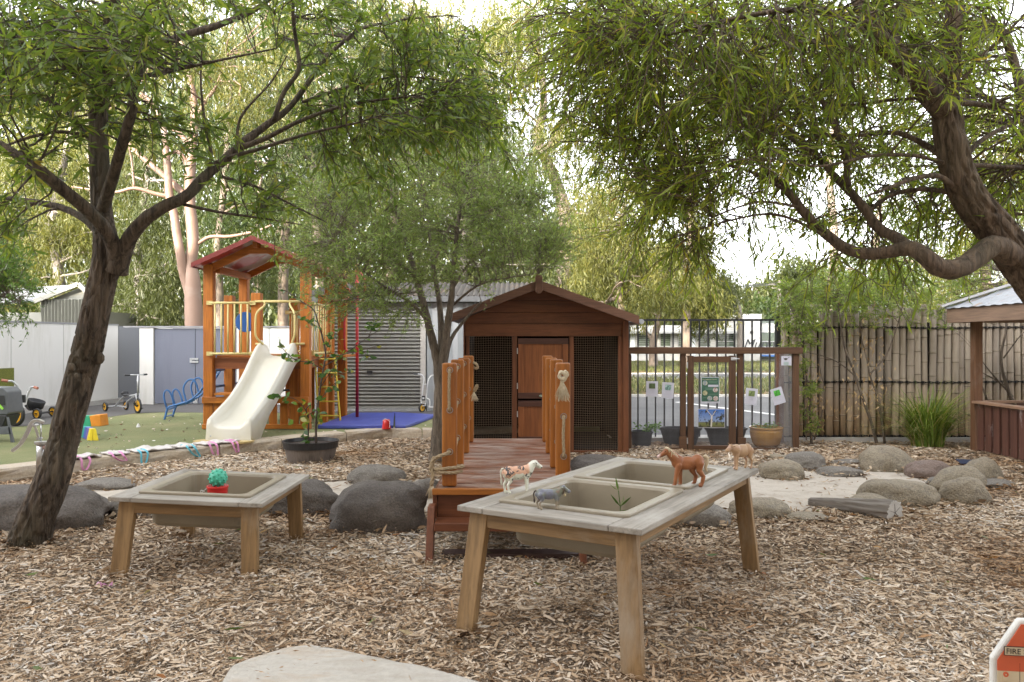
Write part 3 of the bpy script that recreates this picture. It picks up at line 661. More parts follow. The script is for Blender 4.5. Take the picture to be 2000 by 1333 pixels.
def table(name_label, loc, rz, w_, l_, h, basins, splay, group=None):
    t_ = thing('sand_table', name_label, 'table', loc, rz, group); th = .026; x, y = w_ / 2, l_ / 2
    bw = .0
    bx0 = min(b[0] for b in basins) + .02; bx1 = max(b[1] for b in basins) - .02; by0 = min(b[2] for b in basins) + .02; by1 = max(b[3] for b in basins) - .02
    mb = MB(); mb.box(-x, bx0, -y + .0, y, h - th, h); mb.box(bx1, x, -y, y, h - th, h); mb.each('side_board', tmat('y'), t_, bevel=.004, local=True)
    mb = MB(); mb.box(bx0 + .003, bx1 - .003, -y + .001, by0, h - th - .001, h - .001); mb.box(bx0 + .003, bx1 - .003, by1, y - .001, h - th - .001, h - .001)
    if len(basins) > 1: mb.box(bx0 + .003, bx1 - .003, basins[0][3] - .02, basins[1][2] + .02, h - th - .001, h - .001)
    mb.each('cross_board', tmat('x'), t_, bevel=.004, local=True)
    ins = .045; ah = .070
    mb = MB()
    for sy in (-1, 1): mb.box(-x + ins + .07, x - ins - .07, sy * (y - ins - .012) - .012, sy * (y - ins - .012) + .012, h - th - ah, h - th - .001)
    mb.each('end_apron', lmat('x'), t_, bevel=.003, local=True)
    mb = MB()
    for sx in (-1, 1): mb.box(sx * (x - ins - .012) - .012, sx * (x - ins - .012) + .012, -y + ins + .05, y - ins - .05, h - th - ah + .015, h - th - .001)
    mb.each('side_apron', lmat('y'), t_, bevel=.003, local=True)
    for sx in (-1, 1):
        for sy in (-1, 1):
            a = Vector((sx * (x - ins - .045), sy * (y - ins - .02), h - th - .001)); bq = a + Vector((sx * splay[0], sy * splay[1], -(h - th) - .04))
            mb = MB(); ww, tt = .095, .042; vs = []
            for p, k in ((bq, .96), (a, 1)):
                for i, j in ((-1, -1), (1, -1), (1, 1), (-1, 1)): vs.append(p + Vector((i * ww * k / 2, j * tt / 2, 0)))
            mb.add(vs, [(3, 2, 1, 0), (4, 5, 6, 7), (0, 1, 5, 4), (1, 2, 6, 5), (2, 3, 7, 6), (3, 0, 4, 7)]); mb.build('leg', lmat('z'), t_, bevel=.004, local=True)
    for bb in basins: basin(t_, *bb, h, .20)
    return t_
T2 = table('long weathered grey timber sand table with two beige basins, toy animals on top', (.601, 4.165, 0), R(-31.6), .90, 1.79, .60, [(-.335, .325, -.74, -.03), (-.335, .325, .02, .72)], (.055, .06))
T1 = table('small square grey timber sand table with one beige basin and a green ball', (-1.86, 5.0, 0), R(-1), .88, .99, .45, [(-.335, .325, -.37, .36)], (.03, .03)); T1.rotation_euler = (0, R(2.3), R(-1))
# sprig lying in the near basin, ball and bucket in the other
def on_t2(u, v, z=.6): return T2.matrix_basis @ Vector((u, v, z))
LF = leafmat('sprig_leaf', [(0, (.07, .13, .03)), (1, (.14, .22, .05))], .25)
sp0 = on_t2(.02, -.13, .44); pts = [sp0, sp0 + Vector((0, 0, .07)), sp0 + Vector((-.01, 0, .15))]
C = []; D = []
for p, d in ((pts[1], (-.8, .1, 1)), (pts[1], (.9, 0, .8)), (pts[1] - Vector((0, 0, .02)), (1, -.1, -.1)), (pts[2], (-.2, 0, 1)), (pts[2], (-.9, 0, .7)), (pts[1], (.4, .3, 1)), (sp0 + Vector((.17, -.05, 0)), (.4, .2, 1.3)), (sp0 + Vector((-.1, -.05, 0)), (1, .1, .1))): C.append(tuple(p)); D.append(d)
sp = thing('leafy_sprig', 'fallen gum leaf sprig lying in the near basin of the long table', 'leaf', tuple(sp0))
build_leaves('leaves', C, D, [.08, .075, .085, .07, .06, .06, .085, .09], [.012] * 8, np.linspace(0, 1, 8), LF, sp)
mb = MB(); mb.tube(pts, .0022, n=5); mb.build('stem', LF, sp)
RED = pbr('red_plastic', (.62, .03, .025), (.5, .02, .02), 4, rough=.35, bump=.02)
bc = P(425, 960, 4.87); bk = thing('red_bucket', 'red plastic bucket with white string handle, in the square table basin', 'bucket', (bc.x, bc.y, .275))
mb = MB(); mb.lathe([(.046, .277), (.050, .29), (.060, .452), (.064, .455), (.064, .467), (.058, .467), (.054, .44), (.045, .29), (0, .288)], (bc.x, bc.y, 0), 28); mb.build('pail', RED, bk, smooth=True, bevel=.001)
mb = MB(); mb.tube([Vector((bc.x + .062 * math.cos(a) - .012, bc.y - .03, .445 + .0 - .05 * math.sin(a * 1) * .2 + .012 * math.sin(3 * a))) + Vector((-.02, 0, .01 * math.cos(a))) for a in np.linspace(2.2, 4.3, 9)], .0022, n=5); mb.build('string_handle', pbr('white_string', (.75, .75, .72), bump=.0), bk)
sb = MB(); br = .052; ctr = Vector((bc.x + .004, bc.y - .005, .467 + br - .004)); sb.ball(ctr, br, 28)
ga = math.pi * (3 - math.sqrt(5))
for i in range(46):
    z = 1 - 2 * (i + .5) / 46; q = math.sqrt(1 - z * z); d = Vector((q * math.cos(ga * i), q * math.sin(ga * i), z)); sb.ball(ctr + d * br * .98, .0085, 8)
tag(sb.build('spiky_ball', pbr('mint_rubber', (.07, .44, .30), (.06, .40, .27), 3, rough=.4, bump=.01), smooth=True), 'mint green knobbly rubber ball resting on the red bucket', 'ball')
mb = MB(); q = T1.matrix_basis @ Vector((.14, -.20, .31)); mb.lathe([(0, 0), (.035, .004), (.04, .05), (.028, .075), (.0, .08)], q, 16)
tag(mb.build('dark_scoop', pbr('navy_plastic', (.03, .035, .06), bump=.02, rough=.4), smooth=True), 'dark plastic scoop lying beside the red bucket in the basin', 'scoop')

# ================================================================ TOY ANIMALS (one continuous surface each, grown from overlapping volumes)
def capsule(mb, a, b, ra, rb, n=10):
    a, b = Vector(a), Vector(b); k = 5; pts = []; rr = []; d = (b - a).normalized()
    for i in range(4, 0, -1): ang = math.pi / 2 * i / 4.001; pts.append(a - d * ra * math.sin(ang)); rr.append(max(ra * math.cos(ang), ra * .05))
    for i in range(k + 1): pts.append(a.lerp(b, i / k)); rr.append(ra + (rb - ra) * i / k)
    for i in range(1, 5): ang = math.pi / 2 * i / 4.001; pts.append(b + d * rb * math.sin(ang)); rr.append(max(rb * math.cos(ang), rb * .05))
    mb.tube(pts, rr, n=n)
def body(mb, parent, mat, vox, name='body', sm=6):
    o = mb.build(name, mat, parent, local=True)
    r = o.modifiers.new('remesh', 'REMESH'); r.mode = 'VOXEL'; r.voxel_size = vox; r.use_smooth_shade = True
    s_ = o.modifiers.new('smooth', 'SMOOTH'); s_.factor = .5; s_.iterations = sm
    return o
EYE = pbr('eye_black', (.008, .008, .008), bump=0, rough=.15)
# --- horse: local +x is forward
def horse(loc, rz):
    t_ = thing('toy_horse', 'chestnut toy horse with cream mane and tail, between the two basins', 'toy animal', loc, rz)
    m, t, b = new_mat('chestnut'); n = noise_n(t, 18); c = ramp(t, [(.35, (.29, .105, .035)), (.65, (.22, .075, .026))], n)
    tc = t.nodes.new('ShaderNodeTexCoord'); sx = t.nodes.new('ShaderNodeSeparateXYZ'); t.links.new(tc.outputs['Object'], sx.inputs[0])
    c = mixc(t, ramp(t, [(.1415 + 0, (0, 0, 0)), (.152, (1, 1, 1))], sx.outputs['X']), c, (.62, .45, .42))
    t.links.new(c, b.inputs['Base Color']); b.inputs['Roughness'].default_value = .38
    mb = MB()
    mb.ball((0, 0, .122), (.062, .029, .032), 24); mb.ball((.048, 0, .126), (.036, .028, .036), 20); mb.ball((-.055, 0, .128), (.036, .031, .036), 20); mb.ball((.01, 0, .114), (.05, .030, .030), 20)
    capsule(mb, (.058, 0, .135), (.100, 0, .175), .026, .016, 14); capsule(mb, (.045, 0, .142), (.088, 0, .178), .02, .013, 12)
    mb.ball((.112, 0, .181), (.017, .013, .016), 16); capsule(mb, (.112, 0, .180), (.150, .0, .158), .0135, .0085, 14); mb.ball((.152, 0, .156), (.0095, .0085, .0085), 12); mb.ball((.118, 0, .172), (.014, .0115, .013), 12)
    for s_ in (-1, 1):
        capsule(mb, (.103, s_ * .008, .192), (.101, s_ * .010, .207), .0042, .0018, 8)
        # front legs
        fx = .056 if s_ > 0 else .040; fo = .018 if s_ > 0 else -.012
        capsule(mb, (fx - .006, s_ * .015, .112), (fx + fo * .5 - .002, s_ * .015, .062), .0185, .0115); capsule(mb, (fx + fo * .5 - .002, s_ * .015, .062), (fx + fo * .8, s_ * .015, .018), .0115, .0095); mb.ball((fx + fo * .5, s_ * .015, .060), (.0105, .010, .0115), 10)
        capsule(mb, (fx + fo * .8, s_ * .015, .016), (fx + fo * .8 + .006, s_ * .015, .006), .0085, .0115); mb.ball((fx + fo * .8 + .006, s_ * .015, .005), (.0125, .0115, .0065), 12)
        hx = -.066 if s_ > 0 else -.058; ho = -.004 if s_ > 0 else .016
        capsule(mb, (hx + .004, s_ * .014, .118), (hx + .012 + ho, s_ * .016, .083), .024, .0145); capsule(mb, (hx + .012 + ho, s_ * .016, .083), (hx - .012 + ho, s_ * .016, .052), .0155, .011)
        capsule(mb, (hx - .012 + ho, s_ * .016, .052), (hx - .004 + ho, s_ * .016, .016), .0115, .0095); capsule(mb, (hx - .004 + ho, s_ * .016, .016), (hx + .004 + ho, s_ * .016, .006), .0085, .0115); mb.ball((hx + .004 + ho, s_ * .016, .005), (.0125, .0115, .0065), 12)
    bo = body(mb, t_, m, .0022)
    CR = pbr('cream_hair', (.62, .52, .36), (.50, .40, .26), 90, (1, 1, .3), bump=.4, rough=.6)
    mb = MB()
    for i in range(15):
        u = i / 14; p = Vector((.112 - u * .062, 0, .199 - u * .055)); q = p + Vector((-.012 - .012 * math.sin(i), -.019 if i % 2 else .018, -.022 - .006 * math.sin(i * 2.1))); mm = p + Vector((-.009, -.012 if i % 2 else .012, -.001)); mb.tube([p, mm, q], [.0062, .0062, .0016], n=7)
    mb.tube([(.121, 0, .196), (.112, 0, .202), (.08, 0, .182), (.05, 0, .152)], [.003, .006, .0062, .003], n=8); mb.build('mane', CR, t_, smooth=True, local=True)
    mb = MB(); mb.tube([(-.086, 0, .148), (-.099, 0, .154), (-.108, 0, .142), (-.107, -.002, .118), (-.100, -.003, .095), (-.106, -.004, .078), (-.113, -.004, .073)], [.007, .0085, .0095, .010, .0085, .006, .002], n=10); mb.build('tail', CR, t_, smooth=True, local=True)
    for s_ in (-1, 1): mb = MB(); mb.ball((.121, s_ * .0115, .184), .0028, 8); mb.build('eye', EYE, t_, smooth=True, local=True)
    return t_
hd = 4.10
horse((P(1342, 950, hd).x, hd, .602), R(180 + 8))
# --- cows and calf share one builder
def cow(name, label, loc, rz, mat, L=.16, Hh=.13, neck=.012, leg=1.0, slim=1.0, horns=None, headup=.5, bell=False, tailm=None, udder=True, beard=False, muzz=None, nk=.088):
    t_ = thing(name, label, 'toy animal', loc, rz); mb = MB(); k = L / .16; q = Hh / .13
    zb = .087 * q; rz_ = .030 * k * slim
    mb.ball((0, 0, zb), (.060 * k, .024 * k, rz_ * 1.05), 24); mb.ball((.042 * k, 0, zb + .003), (.030 * k, .022 * k, rz_ * 1.08), 18); mb.ball((-.042 * k, 0, zb + .004), (.030 * k, .024 * k, rz_ * .98), 18); mb.ball((.0, 0, zb - .008 * k), (.042 * k, .023 * k, rz_ * .85), 16)
    hx, hz_ = (nk * k, zb + .012 * q + .030 * q * headup)
    capsule(mb, (.052 * k, 0, zb + .010 * q), (hx - .008 * k, 0, hz_), .025 * k * slim, .0165 * k, 14); capsule(mb, (.048 * k, 0, zb - .004), (hx - .014 * k, 0, hz_ - .012 * k), .018 * k, .013 * k, 12)
    mb.ball((hx, 0, hz_ + .003), (.0165 * k, .0145 * k, .0155 * k), 16); capsule(mb, (hx + .002, 0, hz_ + .001), (hx + .026 * k, 0, hz_ - .014 * k), .0135 * k, .0105 * k, 14); mb.ball((hx + .029 * k, 0, hz_ - .0155 * k), (.0110 * k, .0118 * k, .0100 * k), 12)
    for s_ in (-1, 1):
        capsule(mb, (hx - .006 * k, s_ * .010 * k, hz_ + .008 * k), (hx - .011 * k, s_ * .023 * k, hz_ + .008 * k), .0045 * k, .003 * k, 8)
        if horns: capsule(mb, (hx - .002 * k, s_ * .007 * k, hz_ + .012 * k), (hx + horns[0] * k, s_ * horns[1] * k, hz_ + horns[2] * k), .0034 * k, .0016 * k, 8)
        st = .006 * k * s_; zl = zb - rz_ * .5
        fx = .046 * k + st; capsule(mb, (fx - .004 * k, s_ * .012 * k, zl + .012 * k), (fx, s_ * .0135 * k, zl * .52), .0125 * k, .0068 * k); capsule(mb, (fx, s_ * .0135 * k, zl * .52), (fx - .001, s_ * .0135 * k, .012 * k), .0068 * k, .0052 * k); mb.ball((fx, s_ * .0135 * k, zl * .52), .0076 * k, 8)
        capsule(mb, (fx, s_ * .0135 * k, .010 * k), (fx + .004 * k, s_ * .0135 * k, .0045 * k), .0068 * k, .0078 * k)
        bx = -.050 * k - st; capsule(mb, (bx, s_ * .013 * k, zb - .002), (bx + .008 * k, s_ * .015 * k, zl * .80), .020 * k, .0105 * k); capsule(mb, (bx + .008 * k, s_ * .015 * k, zl * .80), (bx - .008 * k, s_ * .015 * k, zl * .50), .0095 * k, .0062 * k)
        capsule(mb, (bx - .008 * k, s_ * .015 * k, zl * .50), (bx - .003 * k, s_ * .015 * k, .012 * k), .0066 * k, .0052 * k); capsule(mb, (bx - .003 * k, s_ * .015 * k, .010 * k), (bx + .002 * k, s_ * .015 * k, .0045 * k), .0068 * k, .0078 * k)
    if udder: mb.ball((-.034 * k, 0, zb - rz_ * .95), (.013 * k, .011 * k, .010 * k), 12)
    if beard: capsule(mb, (hx + .000 * k, 0, hz_ - .016 * k), (hx + .002 * k, 0, hz_ - .030 * k), .0055 * k, .0018 * k)
    body(mb, t_, mat, .0020 * k)
    tz = zb + rz_ * .75
    mb = MB(); mb.tube([(-.068 * k, 0, tz), (-.078 * k, 0, tz - .002), (-.083 * k, .002, tz - .02 * q), (-.080 * k, .003, tz - .045 * q), (-.079 * k, .003, tz - .060 * q), (-.080 * k, .003, tz - .074 * q)], [.004 * k, .0042 * k, .0032 * k, .003 * k, .0055 * k, .0015 * k], n=8)
    if name != 'toy_calf': mb.build('tail', tailm or mat, t_, smooth=True, local=True)
    for s_ in (-1, 1): mb = MB(); mb.ball((hx + .006 * k, s_ * .0138 * k, hz_ + .004 * k), .0024 * k, 8); mb.build('eye', EYE, t_, smooth=True, local=True)
    if bell:
        mb = MB(); r_ = .017 * k; cx = .080 * k; mb.tube([(cx + .004 * math.cos(a), r_ * math.sin(a), hz_ - .010 * k + r_ * 1.1 * math.cos(a)) for a in np.linspace(0, 2 * math.pi, 17)[:-1]], .0022 * k, n=6, closed=True); mb.build('collar', pbr('brown_collar', (.10, .05, .03), bump=0), t_, local=True)
        mb = MB(); mb.lathe([(.0065 * k, -.014 * k), (.006 * k, -.006 * k), (.0035 * k, 0), (0, .001)], (cx + .008 * k, 0, hz_ - .026 * k), 12); mb.build('bell', pbr('bell_cream', (.62, .52, .30), bump=0), t_, smooth=True, local=True)
    return t_
# white cow with peach saddle and dark patches
m, t, b = new_mat('patchy_cow'); tc = t.nodes.new('ShaderNodeTexCoord'); sx = t.nodes.new('ShaderNodeSeparateXYZ'); t.links.new(tc.outputs['Object'], sx.inputs[0])
n1 = noise_n(t, 17, (1, .3, 1), 2, .5); n2 = noise_n(t, 30, (1, .3, 1), 3, .6, dist=1)
ad = t.nodes.new('ShaderNodeMath'); ad.operation = 'ADD'; ad.inputs[1].default_value = -.42; t.links.new(n1, ad.inputs[0])
zz = t.nodes.new('ShaderNodeMath'); zz.operation = 'MULTIPLY_ADD'; zz.inputs[1].default_value = 9; zz.inputs[2].default_value = -.72; t.links.new(sx.outputs['Z'], zz.inputs[0])
mu = t.nodes.new('ShaderNodeMath'); mu.operation = 'ADD'; t.links.new(ad.outputs[0], mu.inputs[0]); t.links.new(zz.outputs[0], mu.inputs[1])
xg = ramp(t, [(.0, (1, 1, 1)), (.05, (1, 1, 1)), (.058, (0, 0, 0)), (1, (0, 0, 0))], sx.outputs['X'])
c = mixc(t, ramp(t, [(.15, (0, 0, 0)), (.20, (1, 1, 1))], mu.outputs[0]), (.66, .66, .56), (.62, .36, .24))
c = mixc(t, xg, (.66, .66, .56), c)
zm = ramp(t, [(.055, (0, 0, 0)), (.065, (1, 1, 1))], sx.outputs['Z'])
dk = mixc(t, 1.0, ramp(t, [(.56, (0, 0, 0)), (.585, (1, 1, 1))], n2), zm, 'MULTIPLY'); c = mixc(t, dk, c, (.055, .05, .05))
t.links.new(c, b.inputs['Base Color']); b.inputs['Roughness'].default_value = .4; COWM = m
WH = pbr('cow_white', (.66, .66, .56), (.6, .6, .5), 20, rough=.45, bump=.02)
cd = 3.93; cow('toy_cow', 'white toy cow with peach and black patches, at the left table edge', (P(1011, 960, cd).x, cd, .601), R(14), COWM, L=.165, Hh=.148, headup=.80, slim=1.04, nk=.084, tailm=WH)
m, t, b = new_mat('grey_bull'); n1 = noise_n(t, 14, (1, 1, 1), 3, .6); c = ramp(t, [(.32, (.12, .085, .07)), (.45, (.16, .17, .22)), (.55, (.15, .16, .11)), (.66, (.26, .12, .11))], n1)
sx = t.nodes.new('ShaderNodeSeparateXYZ'); tc = t.nodes.new('ShaderNodeTexCoord'); t.links.new(tc.outputs['Object'], sx.inputs[0])
c = mixc(t, ramp(t, [(.028, (1, 1, 1)), (.045, (0, 0, 0))], sx.outputs['Z']), c, (.30, .25, .18)); t.links.new(c, b.inputs['Base Color']); b.inputs['Roughness'].default_value = .35
bd = 3.555; cow('toy_bull', 'small dark grey toy cow with a bell collar, on the near table edge', (P(1072, 993, bd).x, bd, .601), R(4), m, L=.132, Hh=.098, headup=.62, slim=.86, nk=.080, horns=(.006, .018, .020), bell=True, tailm=pbr('bull_tail', (.05, .035, .03), bump=0))
m2 = pbr('calf_tan', (.46, .30, .17), (.38, .23, .13), 14, rough=.5, bump=.05, spot=(.50, .33, .26), sc=20, smin=.5, smax=.7)
md = 4.67; cow('toy_calf', 'tan toy moose calf with small horns, at the far right table corner', (P(1449, 915, md).x, md, .601), R(180 + 30), m2, L=.165, Hh=.158, headup=.30, slim=1.18, nk=.086, horns=(.010, .016, .026), udder=False, beard=True)

# ================================================================ BRIDGE
OR = lambda ax: wood('orange_stain', (.40, .145, .022), (.26, .080, .012), ax, rough=.38, bump=.15, spec=.5)
DK = lambda ax: wood('deck_stain', (.24, .085, .036), (.12, .042, .020), ax, rough=.35, worn=(.34, .26, .22), sc=9, smin=.42, smax=.64, bump=.6)
RB = lambda ax: wood('redbrown_stain', (.17, .058, .024), (.11, .036, .016), ax, rough=.45, bump=.2)
ROPE = pbr('rope_fibre', (.40, .31, .19), (.28, .21, .13), 90, rough=.9, bump=.4); GRO = pbr('grommet', (.34, .32, .30), bump=0, rough=.35, metal=.4)
FR_ = pbr('frayed_rope', (.62, .54, .40), (.48, .40, .28), 60, rough=.95, bump=.2)
br_ = thing('timber_bridge', 'red-brown timber footbridge with steps, rope-laced orange posts and plank deck', 'bridge', (-.04, 5.0, 0))
DZ = .42
mb = MB(); y = 5.02; i = 0
while y < 7.52:
    mb.box(-.475, .405, y, y + .0885, DZ - .022, DZ + random.uniform(-.0015, .0015)); y += .096
mb.build('deck', DK('x'), br_, bevel=.003)
mb = MB(); mb.box(-.50, .43, 4.985, 5.015, DZ - .035, DZ + .004); mb.build('nosing', OR('x'), br_, bevel=.004)
mb = MB()
for x in (-.50, .41): mb.box(x, x + .03, 5.018, 7.5, DZ - .19, DZ - .023)
mb.each('side_beam', RB('y'), br_, bevel=.003)
mb = MB(); mb.box(-.468, .408, 5.03, 5.055, DZ - .20, DZ - .024); mb.box(-.468, .408, 7.46, 7.485, DZ - .20, DZ - .024); mb.each('riser', RB('x'), br_, bevel=.002)
mb = MB(); mb.box(-.472, .402, 4.82, 5.0, .195, .245); mb.build('step', RB('x'), br_, bevel=.005)
mb = MB(); mb.box(-.44, .50, 4.94, 5.06, .0, .03); mb.build('ground_board', wood('wet_board', (.09, .055, .05), (.06, .035, .03), 'x', rough=.5), br_, bevel=.004)
for sx_ in (-.498, .428):
    mb = MB(); vs = []
    for z, y0, y1 in ((-.03, 4.74, 4.84), (.33, 4.90, 5.012)):
        for x in (sx_ - .022, sx_ + .022):
            vs += [(x, y0, z), (x, y1, z)]
    mb.add(vs, [(0, 2, 3, 1), (4, 5, 7, 6), (0, 1, 5, 4), (2, 6, 7, 3), (0, 4, 6, 2), (1, 3, 7, 5)]); mb.build('stringer', RB('z'), br_, bevel=.003)
# ramp down from the deck to the playhouse sill
mb = MB(); mb.beam((-.035, 7.53, DZ - .02), (-.035, 9.42, .165), .88, .03); mb.build('ramp', DK('x'), br_, bevel=.003)
PY = [5.10, 5.84, 6.60, 7.32]
for side, X_ in ((0, -.40), (1, .325)):
    for i, y in enumerate(PY):
        mb = MB(); mb.box(X_ - .047, X_ + .047, y - .028, y + .028, DZ - (.0 if True else 0) + .003, DZ + .79 + (.005 if i % 2 else 0)); po = mb.build('post', OR('z'), br_, bevel=.012, seg=3)
        gm = MB()
        for z in ((.745, .49, .225) if side == 0 else (.72, .45, .195)):
            M_ = Matrix.Rotation(R(90), 4, 'X')
            gm.lathe([(.016, -.0305), (.021, -.031), (.021, .031), (.016, .0305)], (X_ + .004, y, DZ + z), 18, M=M_, caps=False)
        gm.each('grommet', GRO, po)
zL = [DZ + .745, DZ + .49, DZ + .225]
rp = MB(); xx_ = -.396
for z in (zL[0], zL[1], zL[2]):
    pts = [(xx_, PY[0] - .03, z)]
    for i in range(3):
        a_, b_ = PY[i], PY[i + 1]; pts += [(xx_, a_ + .04, z - .004), (xx_, (a_ + b_) / 2, z - .05), (xx_, b_ - .04, z - .004)]
    pts.append((xx_, PY[3] + .04, z)); rope(rp, pts, .0095)
rope(rp, [(xx_, PY[0] - .028, zL[0]), (xx_, PY[0] - .046, zL[0] - .012), (xx_ - .004, PY[0] - .046, zL[0] - .12), (xx_ - .002, PY[0] - .046, zL[1] + .012), (xx_, PY[0] - .026, zL[1])], .0105)
# rope wrapped round the near left post with a frayed end
rope(rp, [(xx_, PY[0] - .03, zL[2]), (xx_ - .02, PY[0] - .055, zL[2] - .01), (xx_ - .085, PY[0] - .045, zL[2] - .035), (xx_ - .11, PY[0] - .03, zL[2] - .075), (xx_ - .09, PY[0] - .05, zL[2] - .11), (xx_, PY[0] - .052, zL[2] - .10), (xx_ + .07, PY[0] - .045, zL[2] - .095), (xx_ + .075, PY[0] + .03, zL[2] - .10), (xx_, PY[0] + .045, zL[2] - .105), (xx_ - .075, PY[0] + .03, zL[2] - .115), (xx_ - .085, PY[0] - .045, zL[2] - .125), (xx_, PY[0] - .053, zL[2] - .130), (xx_ + .066, PY[0] - .045, zL[2] - .125), (xx_ + .068, PY[0] + .02, zL[2] - .13)], .0125)
rope(rp, [(xx_ - .095, PY[0] - .05, zL[2] - .03), (xx_ - .118, PY[0] - .05, zL[2] - .09), (xx_ - .105, PY[0] - .055, zL[2] - .15), (xx_ - .115, PY[0] - .055, zL[2] - .21)], .013)
rp.build('rope', ROPE, br_, smooth=True)
def tassel(c, n, L, sp, name='frayed_end', parent=br_):
    mb = MB(); c = Vector(c); rs_ = random.Random(3)
    for i in range(n):
        a = rs_.uniform(0, 6.28); q = rs_.uniform(0, 1) * sp; e = c + Vector((q * math.cos(a) * 1.3, -abs(q * math.sin(a)) * .6, -L * rs_.uniform(.7, 1.05))); mid = c.lerp(e, .5) + Vector((rs_.uniform(-.006, .006), -.006, 0))
        mb.tube([c + Vector((rs_.uniform(-.008, .008), 0, 0)), mid, e], [.0022, .0022, .0009], n=3)
    return mb.build(name, FR_, parent)
tassel((xx_ - .115, PY[0] - .055, zL[2] - .20), 60, .10, .035)
rp = MB(); xr_ = .329; zR = [DZ + .72, DZ + .45, DZ + .195]
for z in zR:
    pts = [(xr_, PY[0] - .03, z)]
    for i in range(3):
        a_, b_ = PY[i], PY[i + 1]; pts += [(xr_, a_ + .04, z - .004), (xr_, (a_ + b_) / 2, z - .05), (xr_, b_ - .04, z - .004)]
    pts.append((xr_, PY[3] + .04, z)); rope(rp, pts, .0095)
rope(rp, [(xr_, PY[0] - .026, zR[1]), (xr_, PY[0] - .045, zR[1] - .014), (xr_ - .004, PY[0] - .046, zR[1] - .12), (xr_, PY[0] - .046, zR[2] + .014), (xr_, PY[0] - .026, zR[2])], .0105)
rp.build('rope', ROPE, br_, smooth=True)
kn = MB(); kc = Vector((xr_ - .008, PY[0] - .058, zR[0] - .01)); rope(kn, [kc + Vector(v) for v in ((0, .03, .02), (.02, -.005, .025), (.026, -.012, 0), (.0, -.02, -.02), (-.022, -.01, -.004), (-.012, -.01, .024), (.012, -.02, .012), (.012, -.015, -.02), (-.008, -.01, -.035))], .012); kn.build('knot', FR_, br_, smooth=True)
tassel(kc + Vector((-.006, -.008, -.03)), 130, .13, .045)
kn = MB(); kc = Vector((-.35, PY[3] - .02, DZ + .71)); rope(kn, [kc + Vector(v) for v in ((-.04, .03, 0), (0, 0, .02), (.03, -.02, 0), (.03, 0, -.03), (-.02, .02, -.02))], .013); kc2 = kc + Vector((.0, 0, -.22)); rope(kn, [kc2 + Vector(v) for v in ((-.03, .02, -.03), (0, 0, -.01), (.03, 0, .04), (.03, 0, .01), (.0, 0, -.03))], .011); kn.build('knot', ROPE, br_, smooth=True)
tassel(kc2 + Vector((0, -.01, -.03)), 50, .08, .04)

# ================================================================ PLAYHOUSE
YC = 9.5
HB = lambda ax: wood('playhouse_stain', (.175, .062, .024), (.095, .033, .014), ax, rough=.5, bump=.2, worn=(.24, .095, .038), sc=1.5, smin=.5, smax=.75)
HD = lambda ax: wood('playhouse_door', (.27, .095, .030), (.18, .060, .020), ax, rough=.45, bump=.15)
hs = thing('playhouse', 'dark stained timber playhouse with a gabled roof, wire mesh panels and stable door', 'playhouse', (.38, YC, 0))
xl_, xr2 = -.58, 1.37; zt = 1.56; cx_ = .31; dep = 2.0
def hx_(px, d=YC): return (px - 1000) / F * d
def hz_(py, d=YC): return H - (py - 666.5) / F * d
mb = MB(); gl_, gr_ = xl_ + .02, xr2 - .01
def gx_(z, s_): e = gl_ if s_ < 0 else gr_; return e if z <= 1.62 else cx_ + (e - cx_) * (1.985 - z) / .365
for z0_, z1_ in ((hz_(657), 1.555), (1.559, 1.69), (1.694, 1.83), (1.834, 1.984)):
    pl = [(gx_(z0_, -1), YC, z0_), (gx_(z0_, 1), YC, z0_)]
    if z0_ < 1.62 < z1_: pl.append((gr_, YC, 1.62))
    pl += [(gx_(z1_, 1), YC, z1_), (gx_(z1_, -1), YC, z1_)]
    if z0_ < 1.62 < z1_: pl.append((gl_, YC, 1.62))
    mb.prism(pl, (0, .03, 0))
mb.each('gable_board', HB('x'), hs, bevel=.002)
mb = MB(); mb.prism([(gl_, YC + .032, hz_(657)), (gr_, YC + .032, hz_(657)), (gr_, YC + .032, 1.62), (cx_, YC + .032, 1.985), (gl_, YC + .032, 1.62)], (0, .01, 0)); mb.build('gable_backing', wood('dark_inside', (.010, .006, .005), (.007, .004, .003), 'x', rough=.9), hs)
mb = MB()
for x0, x1 in ((xl_, xl_ + .018), ):
    mb.box(x0, x1, YC - .012, YC + dep, 0, 1.60)
mb.box(xr2 - .018, xr2, YC + .05, YC + dep, 0, 1.60)
mb.each('side_wall', HB('y'), hs)
mb = MB(); mb.box(xl_ + .019, xr2 - .019, YC + dep - .03, YC + dep, 0, 1.62); mb.box(xl_ + .02, xr2 - .02, YC + .06, YC + dep - .04, .02, .06); mb.box(xr2 - .045, xr2 - .021, YC + .07, YC + dep - .04, .07, 1.58); mb.box(xl_ + .021, xl_ + .045, YC + .07, YC + dep - .04, .07, 1.58); mb.each('inner_shade_lining', wood('dark_inside', (.010, .006, .005), (.007, .004, .003), 'x', rough=.9), hs)  # near-black rear wall, floor and added side linings paint the interior shade
mb = MB()
for px0, px1 in ((910, 917), (1000, 1010), (1112, 1121), (1207, 1222)):
    mb.box(hx_(px0), hx_(px1), YC - .006, YC + .04, 0.02, hz_(657) - .002)
mb.each('corner_post', HB('z'), hs, bevel=.003)
mb = MB(); mb.box(hx_(1121) + .001, hx_(1207) - .001, YC - .012, YC + .04, .0, hz_(880)); mb.box(hx_(917), hx_(1000), YC - .012, YC + .04, .0, hz_(880)); mb.box(hx_(1010), hx_(1112), YC - .002, YC + .04, 0, .13); mb.each('sill', HB('x'), hs, bevel=.004)
